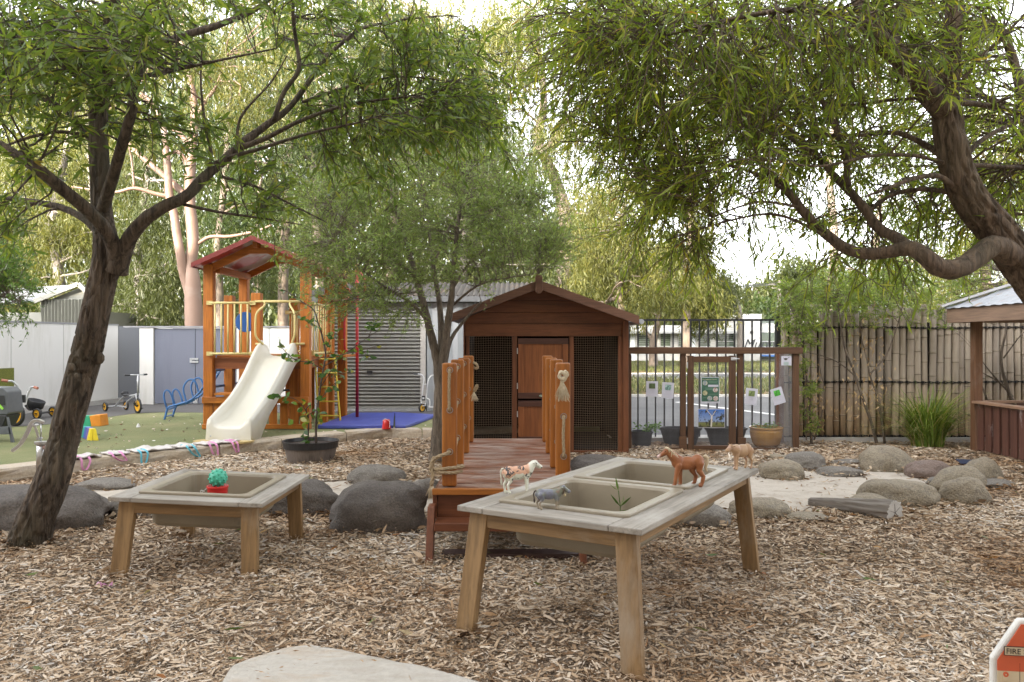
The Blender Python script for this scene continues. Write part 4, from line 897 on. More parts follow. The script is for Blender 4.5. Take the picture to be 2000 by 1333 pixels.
mb = MB(); mb.box(xr2 - .05, xr2 + .018, YC - .03, YC + .04, 0, 1.60); mb.build('corner_trim', wood('playhouse_trim', (.18, .066, .026), (.12, .042, .018), 'z', rough=.45), hs, bevel=.004)
# stable door
def leafdoor(z0, z1, nm):
    x0, x1 = hx_(1011) + .006, hx_(1110); sw = .07
    mb = MB(); mb.box(x0 + sw, x1 - sw, YC + .004, YC + .02, z0 + sw, z1 - sw); d = mb.build(nm, HD('z'), hs)
    mb = MB()
    for a_, b_ in ((x0, x0 + sw), (x1 - sw, x1)): mb.box(a_, b_, YC - .012, YC + .022, z0 + sw + .0005, z1 - sw - .0005)
    mb.each('stile', HD('z'), d, bevel=.003)
    mb = MB(); mb.box(x0, x1, YC - .013, YC + .022, z0, z0 + sw); mb.box(x0, x1, YC - .013, YC + .022, z1 - sw, z1); mb.each('rail', wood('dark_rail', (.085, .035, .022), (.06, .026, .018), 'x', rough=.5), d, bevel=.003); return d
du = leafdoor(hz_(779), hz_(661), 'upper_door'); dl_ = leafdoor(.14, hz_(783), 'lower_door')
for z, p_ in ((hz_(686), du), (hz_(754), du), (hz_(809), dl_)): mb = MB(); mb.box(hx_(1009.5), hx_(1011.5), YC - .018, YC - .007, z - .035, z + .035); mb.build('hinge', ST, p_)
mb = MB(); mb.ball((hx_(1057), YC - .016, hz_(773.5)), (.028, .004, .013), 16); mb.build('badge', pbr('badge_green', (.45, .55, .45), (.1, .2, .15), 60, bump=0), du, smooth=True)
# wire mesh
WIRE = pbr('mesh_wire', (.36, .26, .18), bump=0, rough=.5)
def grid(mb, x0, x1, z0, z1, y, step, r, wob=0, axis=0):
    nx = int((x1 - x0) / step); nz = int((z1 - z0) / step); q = 6
    def pt(u, z):
        dd = wob * noise.noise(Vector((u * 3, z * 3, y)))
        return (u + dd * .3, y + dd, z + dd * .3) if axis == 0 else (y + dd, u, z)
    for i in range(nx + 1):
        x = x0 + (x1 - x0) * i / nx; k = q if wob else 1; mb.tube([pt(x, z0 + (z1 - z0) * j / k) for j in range(k + 1)], r, n=3, caps=False)
    for i in range(nz + 1):
        z = z0 + (z1 - z0) * i / nz; k = q if wob else 1; mb.tube([pt(x0 + (x1 - x0) * j / k, z) for j in range(k + 1)], r, n=3, caps=False)
for a_, b_ in ((917, 1000), (1121, 1207)):
    mb = MB(); grid(mb, hx_(a_), hx_(b_), hz_(880), hz_(657), YC + .012, .0275, .00115, .03); mb.build('wire_mesh', WIRE, hs)
RT = wood('roof_trim', (.16, .08, .05), (.11, .055, .035), 'x', rough=.5)
ridge = Vector((cx_, 0, 2.00)); el = Vector((-.78, 0, 1.585)); er = Vector((1.47, 0, 1.585))
mb = MB(); y0, y1 = YC - .26, YC + dep + .1
for e in (el, er):
    a_ = Vector((ridge.x, 0, ridge.z + .02)); b_ = Vector((e.x, 0, e.z + .02)); mb.prism([(a_.x, y0 + .01, a_.z), (b_.x, y0 + .01, b_.z), (b_.x, y1, b_.z), (a_.x, y1, a_.z)], (0, 0, .03))
mb.each('roof_slope', pbr('shingle_brown', (.10, .05, .04), (.07, .035, .03), 12, rough=.7, bump=.3), hs)
mb = MB()
for e in (el, er):
    d = (e - ridge).normalized(); a_ = Vector((ridge.x, y0 - .012, ridge.z)); b_ = Vector((e.x, y0 - .012, e.z)); up_ = Vector((0, 0, 1)); mb.prism([a_ + up_ * .055, b_ + up_ * .055, b_ - up_ * .045, a_ - up_ * .045], (0, -.022, 0))
mb.each('barge_board', RT, hs)
mb = MB(); fx = cx_; fw = .045; mb.prism([(fx - fw, y0 - .036, 1.93), (fx - .02, y0 - .036, 1.90), (fx + .02, y0 - .036, 1.90), (fx + fw, y0 - .036, 1.93), (fx + fw * .85, y0 - .036, 2.06), (fx + fw, y0 - .036, 2.08), (fx, y0 - .036, 2.15), (fx - fw, y0 - .036, 2.08), (fx - fw * .85, y0 - .036, 2.06)], (0, -.03, 0)); mb.build('finial', RT, hs, bevel=.003)
mb = MB(); mb.tube([(er.x + .03, y0 - .03, er.z - .01), (er.x + .03, y1, er.z - .01)], .03, n=8); mb.build('eave_strip', pbr('flashing', (.35, .36, .38), bump=.05), hs)

# ================================================================ MESH GARDEN ENCLOSURE
YE = 9.83
EB = lambda ax: wood('enclosure_stain', (.115, .058, .028), (.070, .034, .017), ax, rough=.6, bump=.3, worn=(.18, .11, .065), sc=3, smin=.58, smax=.8)
en = thing('garden_enclosure', 'brown timber and wire mesh garden enclosure with a gate, right of the playhouse', 'enclosure', (2.5, YE, 0))
def ex(px): return (px - 1000) / F * YE
def ez(py): return H - (py - 666.5) / F * YE
mb = MB(); mb.box(ex(1222), ex(1567), YE - .03, YE + .08, ez(691.5), ez(678.5)); mb.build('top_beam', EB('x'), en, bevel=.005)
for a_, b_ in ((1224, 1233.5), (1329, 1340), (1441, 1451.5), (1549, 1561)):
    mb = MB(); mb.box(ex(a_), ex(b_), YE, YE + .05, -.03, ez(691.7)); mb.build('post', EB('z'), en, bevel=.004)
mb = MB(); mb.box(ex(1326), ex(1341), YE - .02, YE - .001, .01, ez(853)); mb.box(ex(1441), ex(1456), YE - .02, YE - .001, .03, ez(855)); mb.each('joint_plate', EB('x'), en)
mb = MB(); mb.box(ex(1233.5), ex(1329), YE + .01, YE + .04, -.02, .03); mb.box(ex(1452), ex(1549), YE + .01, YE + .04, -.02, .03); mb.each('bottom_rail', EB('x'), en)
dg = MB()
for a_, b_ in ((1343, 1355), (1424, 1437)): dg.box(ex(a_), ex(b_), YE - .012, YE + .03, .01, ez(695.5))
gd = dg.build('gate', EB('z'), en, bevel=.004)
mb = MB(); mb.box(ex(1355) + .001, ex(1424) - .001, YE - .010, YE + .028, ez(708), ez(696.5)); mb.box(ex(1355) + .001, ex(1424) - .001, YE - .010, YE + .028, .012, ez(870.5)); mb.each('gate_rail', EB('x'), gd, bevel=.003)
MW = pbr('fine_wire', (.30, .30, .31), bump=0, rough=.4)
mb = MB(); grid(mb, ex(1355), ex(1424), ez(870), ez(708), YE + .02, .0145, .0008, .0); mb.build('wire_mesh', MW, gd)
mb = MB(); mb.box(ex(1340.5), ex(1343), YE - .02, YE - .013, ez(720), ez(708)); mb.box(ex(1340.5), ex(1343), YE - .02, YE - .013, ez(867), ez(855)); mb.each('hinge', ST, gd)
mb = MB(); mb.box(ex(1427), ex(1438), YE - .025, YE - .013, ez(704), ez(698)); mb.tube([(ex(1430), YE - .03, ez(701)), (ex(1443), YE - .03, ez(701))], .006, n=6); mb.build('bolt', ST, gd)
for a_, b_ in ((1233.5, 1329), (1451.5, 1549)):
    mb = MB(); grid(mb, ex(a_), ex(b_), .02, ez(692), YE + .028, .0145, .0008, .012); mb.build('wire_mesh', MW, en)
mb = MB(); grid(mb, YE + .05, 10.55, .02, ez(692), ex(1556), .0145, .0010, .03, axis=1); mb.build('side_mesh', MW, en)
mb = MB(); yb = 10.5; mb.box((1517 - 1000) / F * yb, (1531 - 1000) / F * yb, yb, yb + .05, 0, 1.2); mb.build('rear_post', wood('playhouse_trim', (.22, .075, .035), (.16, .05, .025), 'z'), en, bevel=.004)
# ---- black steel fence
YF = 10.75
BLK = pbr('black_steel', (.012, .013, .016), (.02, .02, .024), 3, rough=.45, bump=.02)
fe = thing('steel_fence', 'black steel bar fence behind the mesh enclosure', 'fence', (2.5, YF, 0))
def fx_(px): return (px - 1000) / F * YF
def fz_(py): return H - (py - 666.5) / F * YF
mb = MB(); mb.box(fx_(1226), fx_(1514), YF - .02, YF + .02, fz_(627.5), fz_(623.5)); mb.build('top_rail', BLK, fe)
mb = MB(); mb.box(fx_(1226), fx_(1514), YF - .02, YF + .02, fz_(863), fz_(859)); mb.build('bottom_rail', BLK, fe)
for i in range(17):
    px = 1227.5 + 17.15 * i; mb = MB(); mb.box(fx_(px) , fx_(px + 2.7), YF - .01, YF + .01, fz_(858.9), fz_(627.6)); mb.build('bar', BLK, fe)
mb = MB(); mb.box(fx_(1514.5), fx_(1525), YF - .04, YF + .04, 0, fz_(615)); mb.build('post', BLK, fe, bevel=.004)
# ---- bamboo fence
YB2 = 10.72
m, t, b = new_mat('bamboo'); oi = t.nodes.new('ShaderNodeObjectInfo'); n1 = noise_n(t, 5, (2, 2, .35), 5, .65); n2 = noise_n(t, 50, (1, 1, .04), 2, .5)
c = ramp(t, [(.25, (.22, .145, .082)), (.5, (.36, .27, .17)), (.75, (.41, .34, .245))], n1)
c2 = ramp(t, [(0, (.45, .37, .30)), (.35, (.9, .84, .78)), (.7, (1.05, 1.02, 1)), (1, (1.25, 1.25, 1.22))], oi.outputs['Random']); c = mixc(t, 1, c, c2, 'MULTIPLY')
tc = t.nodes.new('ShaderNodeTexCoord'); sx = t.nodes.new('ShaderNodeSeparateXYZ'); t.links.new(tc.outputs['Object'], sx.inputs[0])
c = mixc(t, ramp(t, [(.3, (0, 0, 0)), (.9, (.6, .6, .6))], sx.outputs['Z']), c, (.34, .31, .27)); c = mixc(t, .6, c, ramp(t, [(.3, (.7, .7, .7)), (.7, (1.1, 1.1, 1.1))], n2), 'MULTIPLY')
t.links.new(c, b.inputs['Base Color']); b.inputs['Roughness'].default_value = .5; bumpn(t, b, n2, .2, .004); BAM = m; NODE1 = pbr('bamboo_node_dark', (.13, .09, .055), bump=0); NODE2 = pbr('bamboo_node_pale', (.50, .44, .34), bump=0)
bf = thing('bamboo_fence', 'tall weathered bamboo pole fence lashed with three rows of black cord', 'fence', (5.4, YB2, 0))
x = 3.62; rb = random.Random(9); poles = []
while x < 8.6:
    r = rb.choice((.042, .046, .048, .052, .040)); r *= rb.uniform(.95, 1.05); x += r; top = 1.80 + rb.uniform(-.07, .06); lean = rb.uniform(-.012, .012)
    pts = []; rr = []; z = -.05; nz = rb.uniform(.05, .35); nodes_ = []
    pts.append((x + lean * z, YB2, z)); rr.append(r)
    while z < top:
        z2 = z + nz
        if z2 < top - .05 and z2 - z > .07:
            nodes_.append(len(pts) + 3)
            for dz, k in ((-.034, 1.0), (-.030, 1.0), (-.012, 1.01), (-.004, 1.12), (.0, .94), (.005, 1.10), (.013, 1.01), (.030, 1.0), (.034, 1.0)): pts.append((x + lean * z2, YB2, z2 + dz)); rr.append(r * k * (1 - .04 * z2))
        z = z2; nz = rb.uniform(.30, .42)
    pts.append((x + lean * top, YB2, top)); rr.append(r * .94)
    pts.append((x + lean * top, YB2, top - .002)); rr.append(r * .78); pts.append((x + lean * top, YB2, top - .05)); rr.append(r * .7)
    mb = MB(); mb.tube(pts, rr, n=12)
    for k_ in nodes_:
        for q_ in range((k_ - 1) * 12, k_ * 12): mb.m[q_] = 1
        for q_ in range(k_ * 12, (k_ + 1) * 12): mb.m[q_] = 2
    mb.build('pole', [BAM, NODE1, NODE2], bf, smooth=True); poles.append((x, r)); x += r + .006 + (rb.random() < .12) * .006
mb = MB(); mb.box(3.68, 8.6, YB2 + .055, YB2 + .06, .02, 1.60); mb.build('gap_shade_sheet', pbr('gap_shade_sheet', (.03, .022, .015), bump=0, rough=.95), bf)  # dark sheet added behind the poles to paint shade into their gaps
CORD = pbr('black_cord', (.014, .012, .012), bump=.1, rough=.8)
for z in (1.53, .80, .075):
    mb = MB(); n = 0
    for ph in (0, math.pi):
        pts = []
        for i, (px_, r) in enumerate(poles):
            for q in (-1, 0, 1): u = px_ + q * r * .8; pts.append((u, YB2 - math.sqrt(max(0, (r + .009) ** 2 - (q * r * .8) ** 2)) - .002, z + .012 * math.sin(ph + i * math.pi + q * .9) + .006 * math.sin(px_ * 3)))
        mb.tube(pts, .0055, n=5)
    for px_, r in poles: mb.ball((px_ - r, YB2 - r * .6, z), (.012, .014, .018), 8)
    mb.build('cord_lashing', CORD, bf)

# ================================================================ GAZEBO
gz = thing('gazebo', 'brown timber gazebo with slatted half wall and grey metal roof at right edge', 'gazebo', (6.9, 8.4, 0))
GB = lambda ax: wood('gazebo_stain', (.18, .09, .045), (.11, .052, .027), ax, rough=.6, bump=.3, worn=(.26, .19, .15), sc=2, smin=.55, smax=.8)
for x, y in ((5.66, 9.74), (8.3, 9.74), (5.66, 7.05), (8.3, 7.05)):
    mb = MB(); mb.box(x, x + .10, y, y + .10, 0, 1.60); mb.build('post', GB('z'), gz, bevel=.006)
mb = MB(); mb.box(5.43, 5.47, 6.95, 9.95, 1.575, 1.75); mb.box(8.45, 8.49, 6.95, 9.95, 1.575, 1.75); mb.each('side_fascia', wood('gazebo_fascia', (.24, .16, .11), (.19, .12, .085), 'y', rough=.6), gz, bevel=.004)
mb = MB(); mb.box(5.471, 8.449, 6.95, 6.99, 1.575, 1.75); mb.box(5.471, 8.449, 9.91, 9.95, 1.575, 1.75); mb.each('end_fascia', wood('gazebo_fascia', (.24, .16, .11), (.19, .12, .085), 'x', rough=.6), gz, bevel=.004)
ap = Vector((6.96, 8.45, 2.45)); cs = [Vector((5.40, 6.92, 1.755)), Vector((8.52, 6.92, 1.755)), Vector((8.52, 9.98, 1.755)), Vector((5.40, 9.98, 1.755))]
mb = MB()
for i in range(4):
    a_, b_ = cs[i], cs[(i + 1) % 4]; K = 60; vs = []; dn = (b_ - a_).cross(ap - a_).normalized(); dn = dn if dn.z > 0 else -dn
    for j in range(K + 1):
        q = a_.lerp(b_, j / K); tt = 1 - abs(2 * j / K - 1); mid = (a_ + b_) / 2; up = (ap - mid); w__ = .006 * math.sin(j * math.pi / 2 + .5)
        vs += [q + dn * w__, q + up * tt + dn * w__]
    mb.add(vs, [(2 * j, 2 * j + 2, 2 * j + 3, 2 * j + 1) for j in range(K)])
mb.build('roof', pbr('gazebo_zinc', (.26, .27, .29), (.21, .22, .24), 3, rough=.45, metal=.2, bump=.05, spot=(.22, .15, .10), sc=6, smin=.58, smax=.66), gz)
mb = MB()
for c_ in cs: mb.beam(c_ + Vector((0, 0, .03)), ap + Vector((0, 0, .03)), .09, .03)
mb.each('hip_capping', pbr('flashing2', (.42, .42, .43), bump=.05), gz)
mb = MB(); n = 17
SLAT = lambda: wood('gazebo_slat', (.14, .065, .048), (.10, .045, .034), 'z', rough=.45, worn=(.40, .36, .35), sc=6, smin=.60, smax=.76)
for i in range(n):
    y = 9.64 - i * .16; q = MB(); q.box(5.665 + (i % 2) * .0, 5.69, y - .058, y + .058, .03, .585); q.box(5.70, 5.715, y - .11, y - .05, .05, .56); q.build('slat', SLAT(), gz, bevel=.003)
mb = MB(); mb.box(5.62, 5.75, 7.0, 9.74, .59, .62); mb.build('side_rail', wood('gazebo_rail', (.33, .20, .13), (.24, .14, .09), 'y', rough=.5), gz, bevel=.004)
mb = MB(); mb.box(5.77, 8.29, 9.72, 9.83, .59, .62); mb.build('rear_rail', wood('gazebo_rail', (.33, .20, .13), (.24, .14, .09), 'x', rough=.5), gz, bevel=.004)
for i in range(13):
    q = MB(); q.box(5.82 + i * .19, 5.94 + i * .19, 9.77, 9.79, .03, .585); q.build('slat', SLAT(), gz)
# ================================================================ PLAY TOWER
TW = lambda ax: wood('tower_stain', (.52, .185, .028), (.34, .10, .013), ax, rough=.5, bump=.2, worn=(.30, .10, .03), sc=2, smin=.55, smax=.75)
tw = thing('play_tower', 'orange timber play tower with a red gabled roof and pale yellow rail panels', 'play tower', (-3.6, 11.8, TURF))
def tp(px, d): return (px - 1000) / F * d
Yf, Yr = 11.15, 12.6; DKZ = 1.12; pw = .066
posts = [(-4.235, Yf, 2.42), (-2.885, Yf, 2.42), (-4.235, Yr, 2.42), (-2.885, Yr, 2.42), (-4.235, 11.95, 2.03), (-3.57, Yf, 2.02), (-3.44, Yr, 2.02), (-2.87, 12.1, 2.05), (-2.72, 12.78, 2.30)]
for i, (x, y, z) in enumerate(posts):
    mb = MB(); z0_ = TURF if i not in (5,) else DKZ - .3; mb.box(x - pw, x + pw, y - pw, y + pw, z0_ - .02, z); mb.build('post', TW('z'), tw, bevel=.008)
mb = MB(); n = 11
for i in range(n):
    y = Yf + .075 + i * .125; mb.box(-4.165, -2.955, y, y + .118, DKZ - .005, DKZ + .028)
for i in range(6): mb.box(-2.95, -2.52, Yf + .95 + i * .125, Yf + .95 + i * .125 + .118, DKZ - .015, DKZ + .02)
mb.build('deck', TW('x'), tw, bevel=.003)
mb = MB(); mb.box(-4.165, -2.955, Yf + .0, Yf + .045, DKZ - .16, DKZ - .006); mb.box(-4.165, -2.955, Yr - .03, Yr + .02, DKZ - .16, DKZ - .006); mb.each('joist', wood('tower_dark', (.26, .085, .03), (.17, .055, .02), 'x', rough=.5), tw, bevel=.004)
mb = MB(); mb.box(-4.19, -4.15, Yf + .07, Yr - .07, DKZ - .16, DKZ - .006); mb.box(-2.96, -2.92, Yf + .07, Yr - .07, DKZ - .16, DKZ - .006); mb.each('side_joist', wood('tower_dark', (.26, .085, .03), (.17, .055, .02), 'y', rough=.5), tw)
# slatted panel under the deck
mb = MB(); mb.box(-4.30, -2.82, Yf - .115, Yf - .07, .485, .575); mb.box(-4.30, -2.82, Yf - .115, Yf - .07, TURF + .01, TURF + .075); mb.each('panel_rail', TW('x'), tw, bevel=.006)
mb = MB(); mb.box(-4.12, -3.3, Yf - .15, Yf + .06, .60, .63); mb.build('counter', TW('x'), tw, bevel=.004)
for i in range(10):
    x = -4.24 + i * .152; mb = MB(); mb.box(x - .055, x + .055, Yf - .066, Yf - .04 - .001 + .0, TURF + .06, .50) if abs(x + 4.235) > .09 and abs(x + 2.885) > .09 else mb.box(x - .04, x + .04, Yf - .0695, Yf - .0665, TURF + .08, .48); mb.build('slat', TW('z'), tw, bevel=.004)
for x in (-3.55, -3.38, -3.2, -3.02):
    mb = MB(); mb.box(x - .055, x + .055, Yr + .07, Yr + .09, TURF, DKZ - .17); mb.build('slat', TW('z'), tw)
# roof
rx0, rx1, rxm, ry0, ry1, re, rk = -4.36, -2.70, -3.54, 10.86, 12.95, 2.395, 2.77
m, t, b = new_mat('roof_red_reflection'); n = noise_n(t, 1.3, (1, 1, 1), 3, .5); c = ramp(t, [(.50, (.34, .035, .035)), (.56, (.42, .40, .42))], n); t.links.new(c, b.inputs['Base Color']); b.inputs['Roughness'].default_value = .4  # pale grey patches paint white reflections into the red lining
RS = pbr('roof_sheet_red', (.42, .13, .10), (.36, .10, .08), 4, rough=.5, bump=.05); RE = pbr('roof_edge_red', (.20, .03, .026), bump=.0, rough=.45)
mb = MB()
for xe in (rx0, rx1): corrug(mb, (xe, ry0, re), (xe, ry1, re), (rxm - xe, 0, rk - re), 22, .008, (0, 0, 1))
rf = mb.build('roof', RS, tw)
mb = MB()
for xe in (rx0, rx1): mb.prism([(xe + (.01 if xe < rxm else -.01), ry0 + .02, re - .025), (rxm, ry0 + .02, rk - .025), (rxm, ry1 - .02, rk - .025), (xe + (.01 if xe < rxm else -.01), ry1 - .02, re - .025)], (0, 0, .012))
mb.each('roof_lining', m, rf)
mb = MB()
for y in (ry0 - .02, ry1 + .005):
    for xe in (rx0 - .01, rx1 + .01): mb.prism([(xe, y, re - .045), (rxm, y, rk - .045), (rxm, y, rk + .022), (xe, y, re + .022)], (0, .016, 0))
for xe in (rx0 - .02, rx1 + .004): mb.box(xe, xe + .016, ry0, ry1, re - .04, re + .015)
mb.each('barge_board', RE, rf)
mb = MB()
for y in (Yf - .02, Yr - .02):
    for xe in (rx0 + .14, rx1 - .14): mb.beam((xe, y, re + .045 - .08), (rxm, y, rk - .085), .045, .10)
    mb.prism([(rxm - .22, y - .03, rk - .20), (rxm + .22, y - .03, rk - .20), (rxm, y - .03, rk - .10)], (0, .06, 0))
mb.each('rafter', TW('x'), tw)
mb = MB(); mb.box(-4.19, -4.11, Yf + .07, Yr - .07, 2.31, 2.40); mb.box(-2.96, -2.90, Yf + .07, Yr - .07, 2.31, 2.40); mb.box(rxm - .03, rxm + .03, ry0 + .1, ry1 - .1, rk - .13, rk - .05); mb.each('purlin', TW('y'), tw)
# yellow panels
YEL = pbr('yellow_paint', (.60, .50, .22), (.55, .44, .17), 6, rough=.4, bump=.03); YDK = YEL
def bars(p0, p1, z0, z1, n, r=.013, name='rail_panel'):
    p0, p1 = Vector(p0), Vector(p1); mb = MB()
    for z in (z0, z1): mb.tube([p0 + Vector((0, 0, z)), p1 + Vector((0, 0, z))], .017, n=8)
    for i in range(n):
        q = p0.lerp(p1, (i + .8) / (n + .6)); mb.tube([q + Vector((0, 0, z0)), q + Vector((0, 0, z1))], r, n=8)
    o = mb.build(name, YEL, tw, smooth=True)
    lg = MB()
    for p in (p0, p1):
        for z in (z0, z1): lg.box(p.x - .04, p.x + .04, p.y - .012, p.y + .012, z - .028, z + .028)
    lg.build('bracket', YEL, o); return o
yf2 = Yf - pw - .022
bars((-4.20, yf2, 0), (-3.60, yf2, 0), 1.175, 1.88, 6)
bars((-3.52, Yr - .09, 0), (-2.98, Yr - .09, 0), 1.19, 1.80, 6)
bars((-2.83, Yf + .08, 0), (-2.79, 12.03, 0), 1.175, 1.88, 6, r=.010)
mb = MB()
mb.tube([(-3.57, yf2, 1.90), (-2.90, yf2, 1.90)], .018, n=8)
for s_, x0_, x1_, x2_ in ((1, -3.56, -3.45, -3.56), (-1, -2.90, -3.06, -2.88)):
    pts = [(x1_ + .02 * s_, yf2 - .01, 1.89), (x1_ + .015 * s_, yf2 - .02, 1.84), (x1_ - .06 * s_, yf2 - .10, 1.74), (x1_ - .075 * s_, yf2 - .12, 1.6), (x1_ - .07 * s_, yf2 - .12, 1.42), (x1_ - .02 * s_, yf2 - .05, 1.33), (x1_ + .0 * s_, yf2 - .02, 1.31)]
    mb.tube([p for p, r in smooth_path([(Vector(p), 0) for p in pts], 4)], .015, n=8); mb.tube([(x1_, yf2 - .02, 1.31), (x2_, yf2, 1.31)], .016, n=8)
mb.build('slide_guard', YEL, tw, smooth=True)
mb = MB(); bx_, bz_ = -4.0, 1.70; M_ = Matrix.Rotation(R(90), 4, 'X'); mb.lathe([(.145, -.012), (.15, -.008), (.15, .008), (.145, .012)], (-3.93, 11.75, 1.63), 32, M=M_); disc = mb.build('steering_disc', pbr('blue_disc', (.03, .13, .42), bump=.02, rough=.4), tw)
BLU = pbr('blue_paint', (.035, .14, .36), (.03, .11, .28), 5, rough=.4, bump=.03)
# blue rungs on the side, dark rungs inside
for i in range(5):
    z = TURF + .10 + i * .235; mb = MB(); mb.tube([(-4.36, 11.45, z), (-4.30, 11.5, z), (-4.30, 12.45, z)], .018, n=8); mb.build('climbing_rung', BLU, tw)
for i in range(2): mb = MB(); mb.tube([(-4.17, 12.3, .55 + i * .24), (-3.5, 12.55, .58 + i * .24)], .016, n=8); mb.build('rope_rung', pbr('dark_rope', (.04, .045, .06), bump=.1), tw)
# yellow ladder on the right, red and yellow handles
mb = MB(); la = [Vector((-2.86, 11.75, TURF)), Vector((-2.58, 11.95, TURF))]; lt = [Vector((-2.93, 12.0, DKZ)), Vector((-2.70, 12.25, DKZ))]
lx = ((-2.98, -2.95), (-2.58, -2.70)); 
for k_, (xb, xt) in enumerate(((-2.86, -2.97), (-2.54, -2.67))): mb.tube([(xb, 11.80, TURF), (xt, 12.0, DKZ)], .014, n=7)
for i in range(5):
    u = .12 + i * .21; mb.tube([(-2.86 - .11 * u, 11.80 + .2 * u, TURF + u), (-2.54 - .13 * u, 11.80 + .2 * u, TURF + u)], .012, n=7)
mb.build('ladder', pbr('yellow_bright', (.66, .48, .04), bump=.0, rough=.4), tw)
REDP = pbr('red_paint', (.38, .012, .018), (.32, .010, .015), 5, rough=.35, bump=.02)
def hoop(pts, r, mat, nm, par):
    mb = MB(); mb.tube([p for p, q in smooth_path([(Vector(p), r) for p in pts], 5)], r, n=8); return mb.build(nm, mat, par, smooth=True)
hoop([(-2.78, 12.05, 1.16), (-2.73, 12.0, 1.22), (-2.73, 12.0, 1.65), (-2.69, 12.0, 1.74), (-2.64, 12.02, 1.74)], .015, pbr('amber_paint', (.40, .22, .05), bump=0), 'handle', tw)
hoop([(-2.62, 12.70, 1.20), (-2.66, 12.66, 1.25), (-2.66, 12.66, 1.70), (-2.62, 12.70, 1.76)], .018, REDP, 'handle', tw)
hoop([(-2.80, 12.1, 1.98), (-2.6, 12.3, 1.97), (-2.55, 12.6, 2.10), (-2.62, 12.74, 2.18)], .022, REDP, 'handle', tw)
hoop([(-2.66, 12.7, 1.97), (-2.40, 12.60, 1.96), (-2.33, 12.5, 2.02), (-2.30, 12.48, 2.25), (-2.38, 12.45, 2.42), (-2.40, 12.40, 2.42)], .022, REDP, 'pole_arm', tw)
mb = MB(); mb.box(-3.5, -3.46, Yf - .09, Yf - .069, 1.27, 1.36); mb.build('tag_plate', pbr('plate_grey', (.5, .5, .52), bump=0), tw)
px_, pd = 697.5, 12.36; pX = tp(px_, pd)
mb = MB(); mb.tube([(pX, pd, TURF + .04), (pX, pd, 2.55)], .025, n=12); tag(mb.build('firefighter_pole', REDP, smooth=True), 'vertical red sliding pole rising from the blue mat', 'pole')
# slide
sl = thing('slide', 'cream white moulded plastic slide at the front of the play tower', 'slide', (-3.4, 10.3, TURF))
prof_path = [(-3.235, 11.12, 1.145, .245, .14), (-3.25, 11.02, 1.135, .265, .19), (-3.27, 10.92, 1.06, .275, .22), (-3.30, 10.78, .92, .275, .20), (-3.335, 10.60, .745, .27, .18), (-3.37, 10.42, .59, .27, .17), (-3.405, 10.25, .47, .27, .16), (-3.43, 10.10, .395, .272, .15), (-3.445, 9.97, .355, .275, .13), (-3.455, 9.86, .335, .277, .10), (-3.462, 9.78, .315, .277, .085)]
sp_ = []
for i in range(len(prof_path) - 1):
    for k in range(4):
        sp_.append([prof_path[i][q] + (prof_path[i + 1][q] - prof_path[i][q]) * k / 4 for q in range(5)])
sp_.append(list(prof_path[-1]))
arr = np.array(sp_)
for _ in range(3): arr[1:-1] = (arr[:-2] + arr[1:-1] * 2 + arr[2:]) / 4
rings = []
for i, (x, y, z, hw, lip) in enumerate(arr):
    dx_, dy_ = (arr[min(i + 1, len(arr) - 1), :2] - arr[max(i - 1, 0), :2]); L_ = math.hypot(dx_, dy_); nx, ny = -dy_ / L_, dx_ / L_
    bot = max(TURF, z - .09) if y > 10.02 else TURF
    if 10.02 < y < 10.3: bot = max(TURF, z - .09 - (10.3 - y) * .5)
    ring = []
    for u, zz_ in ((-hw - .02, bot), (-hw - .005, z + lip * .6), (-hw + .005, z + lip), (-hw + .03, z + lip + .012), (-hw + .058, z + lip), (-hw + .075, z + lip * .5), (-hw + .10, z + .02), (-hw + .14, z), (0, z - .004), (hw - .14, z), (hw - .10, z + .02), (hw - .075, z + lip * .5), (hw - .058, z + lip), (hw - .03, z + lip + .012), (hw - .005, z + lip), (hw + .005, z + lip * .6), (hw + .02, bot)):
        ring.append(Vector((x - nx * u, y - ny * u, zz_)) if True else None)
    rings.append(ring)
mb = MB(); n = len(rings[0]); vs = [v for r_ in rings for v in r_]; fs = []
for i in range(len(rings) - 1):
    for j in range(n): fs.append((i * n + j, (i + 1) * n + j, (i + 1) * n + (j + 1) % n, i * n + (j + 1) % n))
# rounded nose: a ring rolled down to the ground at the foot
last = rings[-1]; nose = [v + Vector((-.004, -.03, -.012 if v.z > TURF + .02 else 0)) for v in last]; nose2 = [Vector((v.x, v.y - .045, min(v.z - .05, .30) if v.z > TURF + .02 else v.z)) for v in last]; nose3 = [Vector((v.x, v.y - .055, TURF + .0)) for v in last]
for rr_ in (nose, nose2, nose3): vs += rr_
K0 = len(rings) - 1
for i in range(K0, K0 + 3):
    for j in range(n): fs.append((i * n + j, (i + 1) * n + j, (i + 1) * n + (j + 1) % n, i * n + (j + 1) % n))
fs.append(tuple(range(n - 1, -1, -1)))
mb.add(vs, fs); CRM = pbr('slide_plastic', (.60, .58, .50), (.57, .55, .47), 2, rough=.28, bump=.02, spot=(.53, .50, .42), sc=3, smin=.55, smax=.8)
sc_ = mb.build('chute', CRM, sl, smooth=True)
for x in (-.21, .21):
    mb = MB(); mb.ball((-3.47 + x, 9.722, .19), (.012, .006, .012), 10); mb.build('bolt', ST, sl, smooth=True)
mb = MB(); n = 22; c0 = G(440, 864, TURF); mb.prism([(c0.x + .03 + .42 * math.cos(a) * (1 - .25 * max(0, math.cos(a))), 9.70 + .22 * math.sin(a), TURF - .002) for a in np.linspace(0, 2 * math.pi, n + 1)[:-1]], (0, 0, .022))
tag(mb.build('landing_pad', pbr('yellow_pad', (.48, .36, .15), (.42, .31, .13), 20, bump=.2)), 'thin mustard yellow landing pad under the slide foot', 'pad')
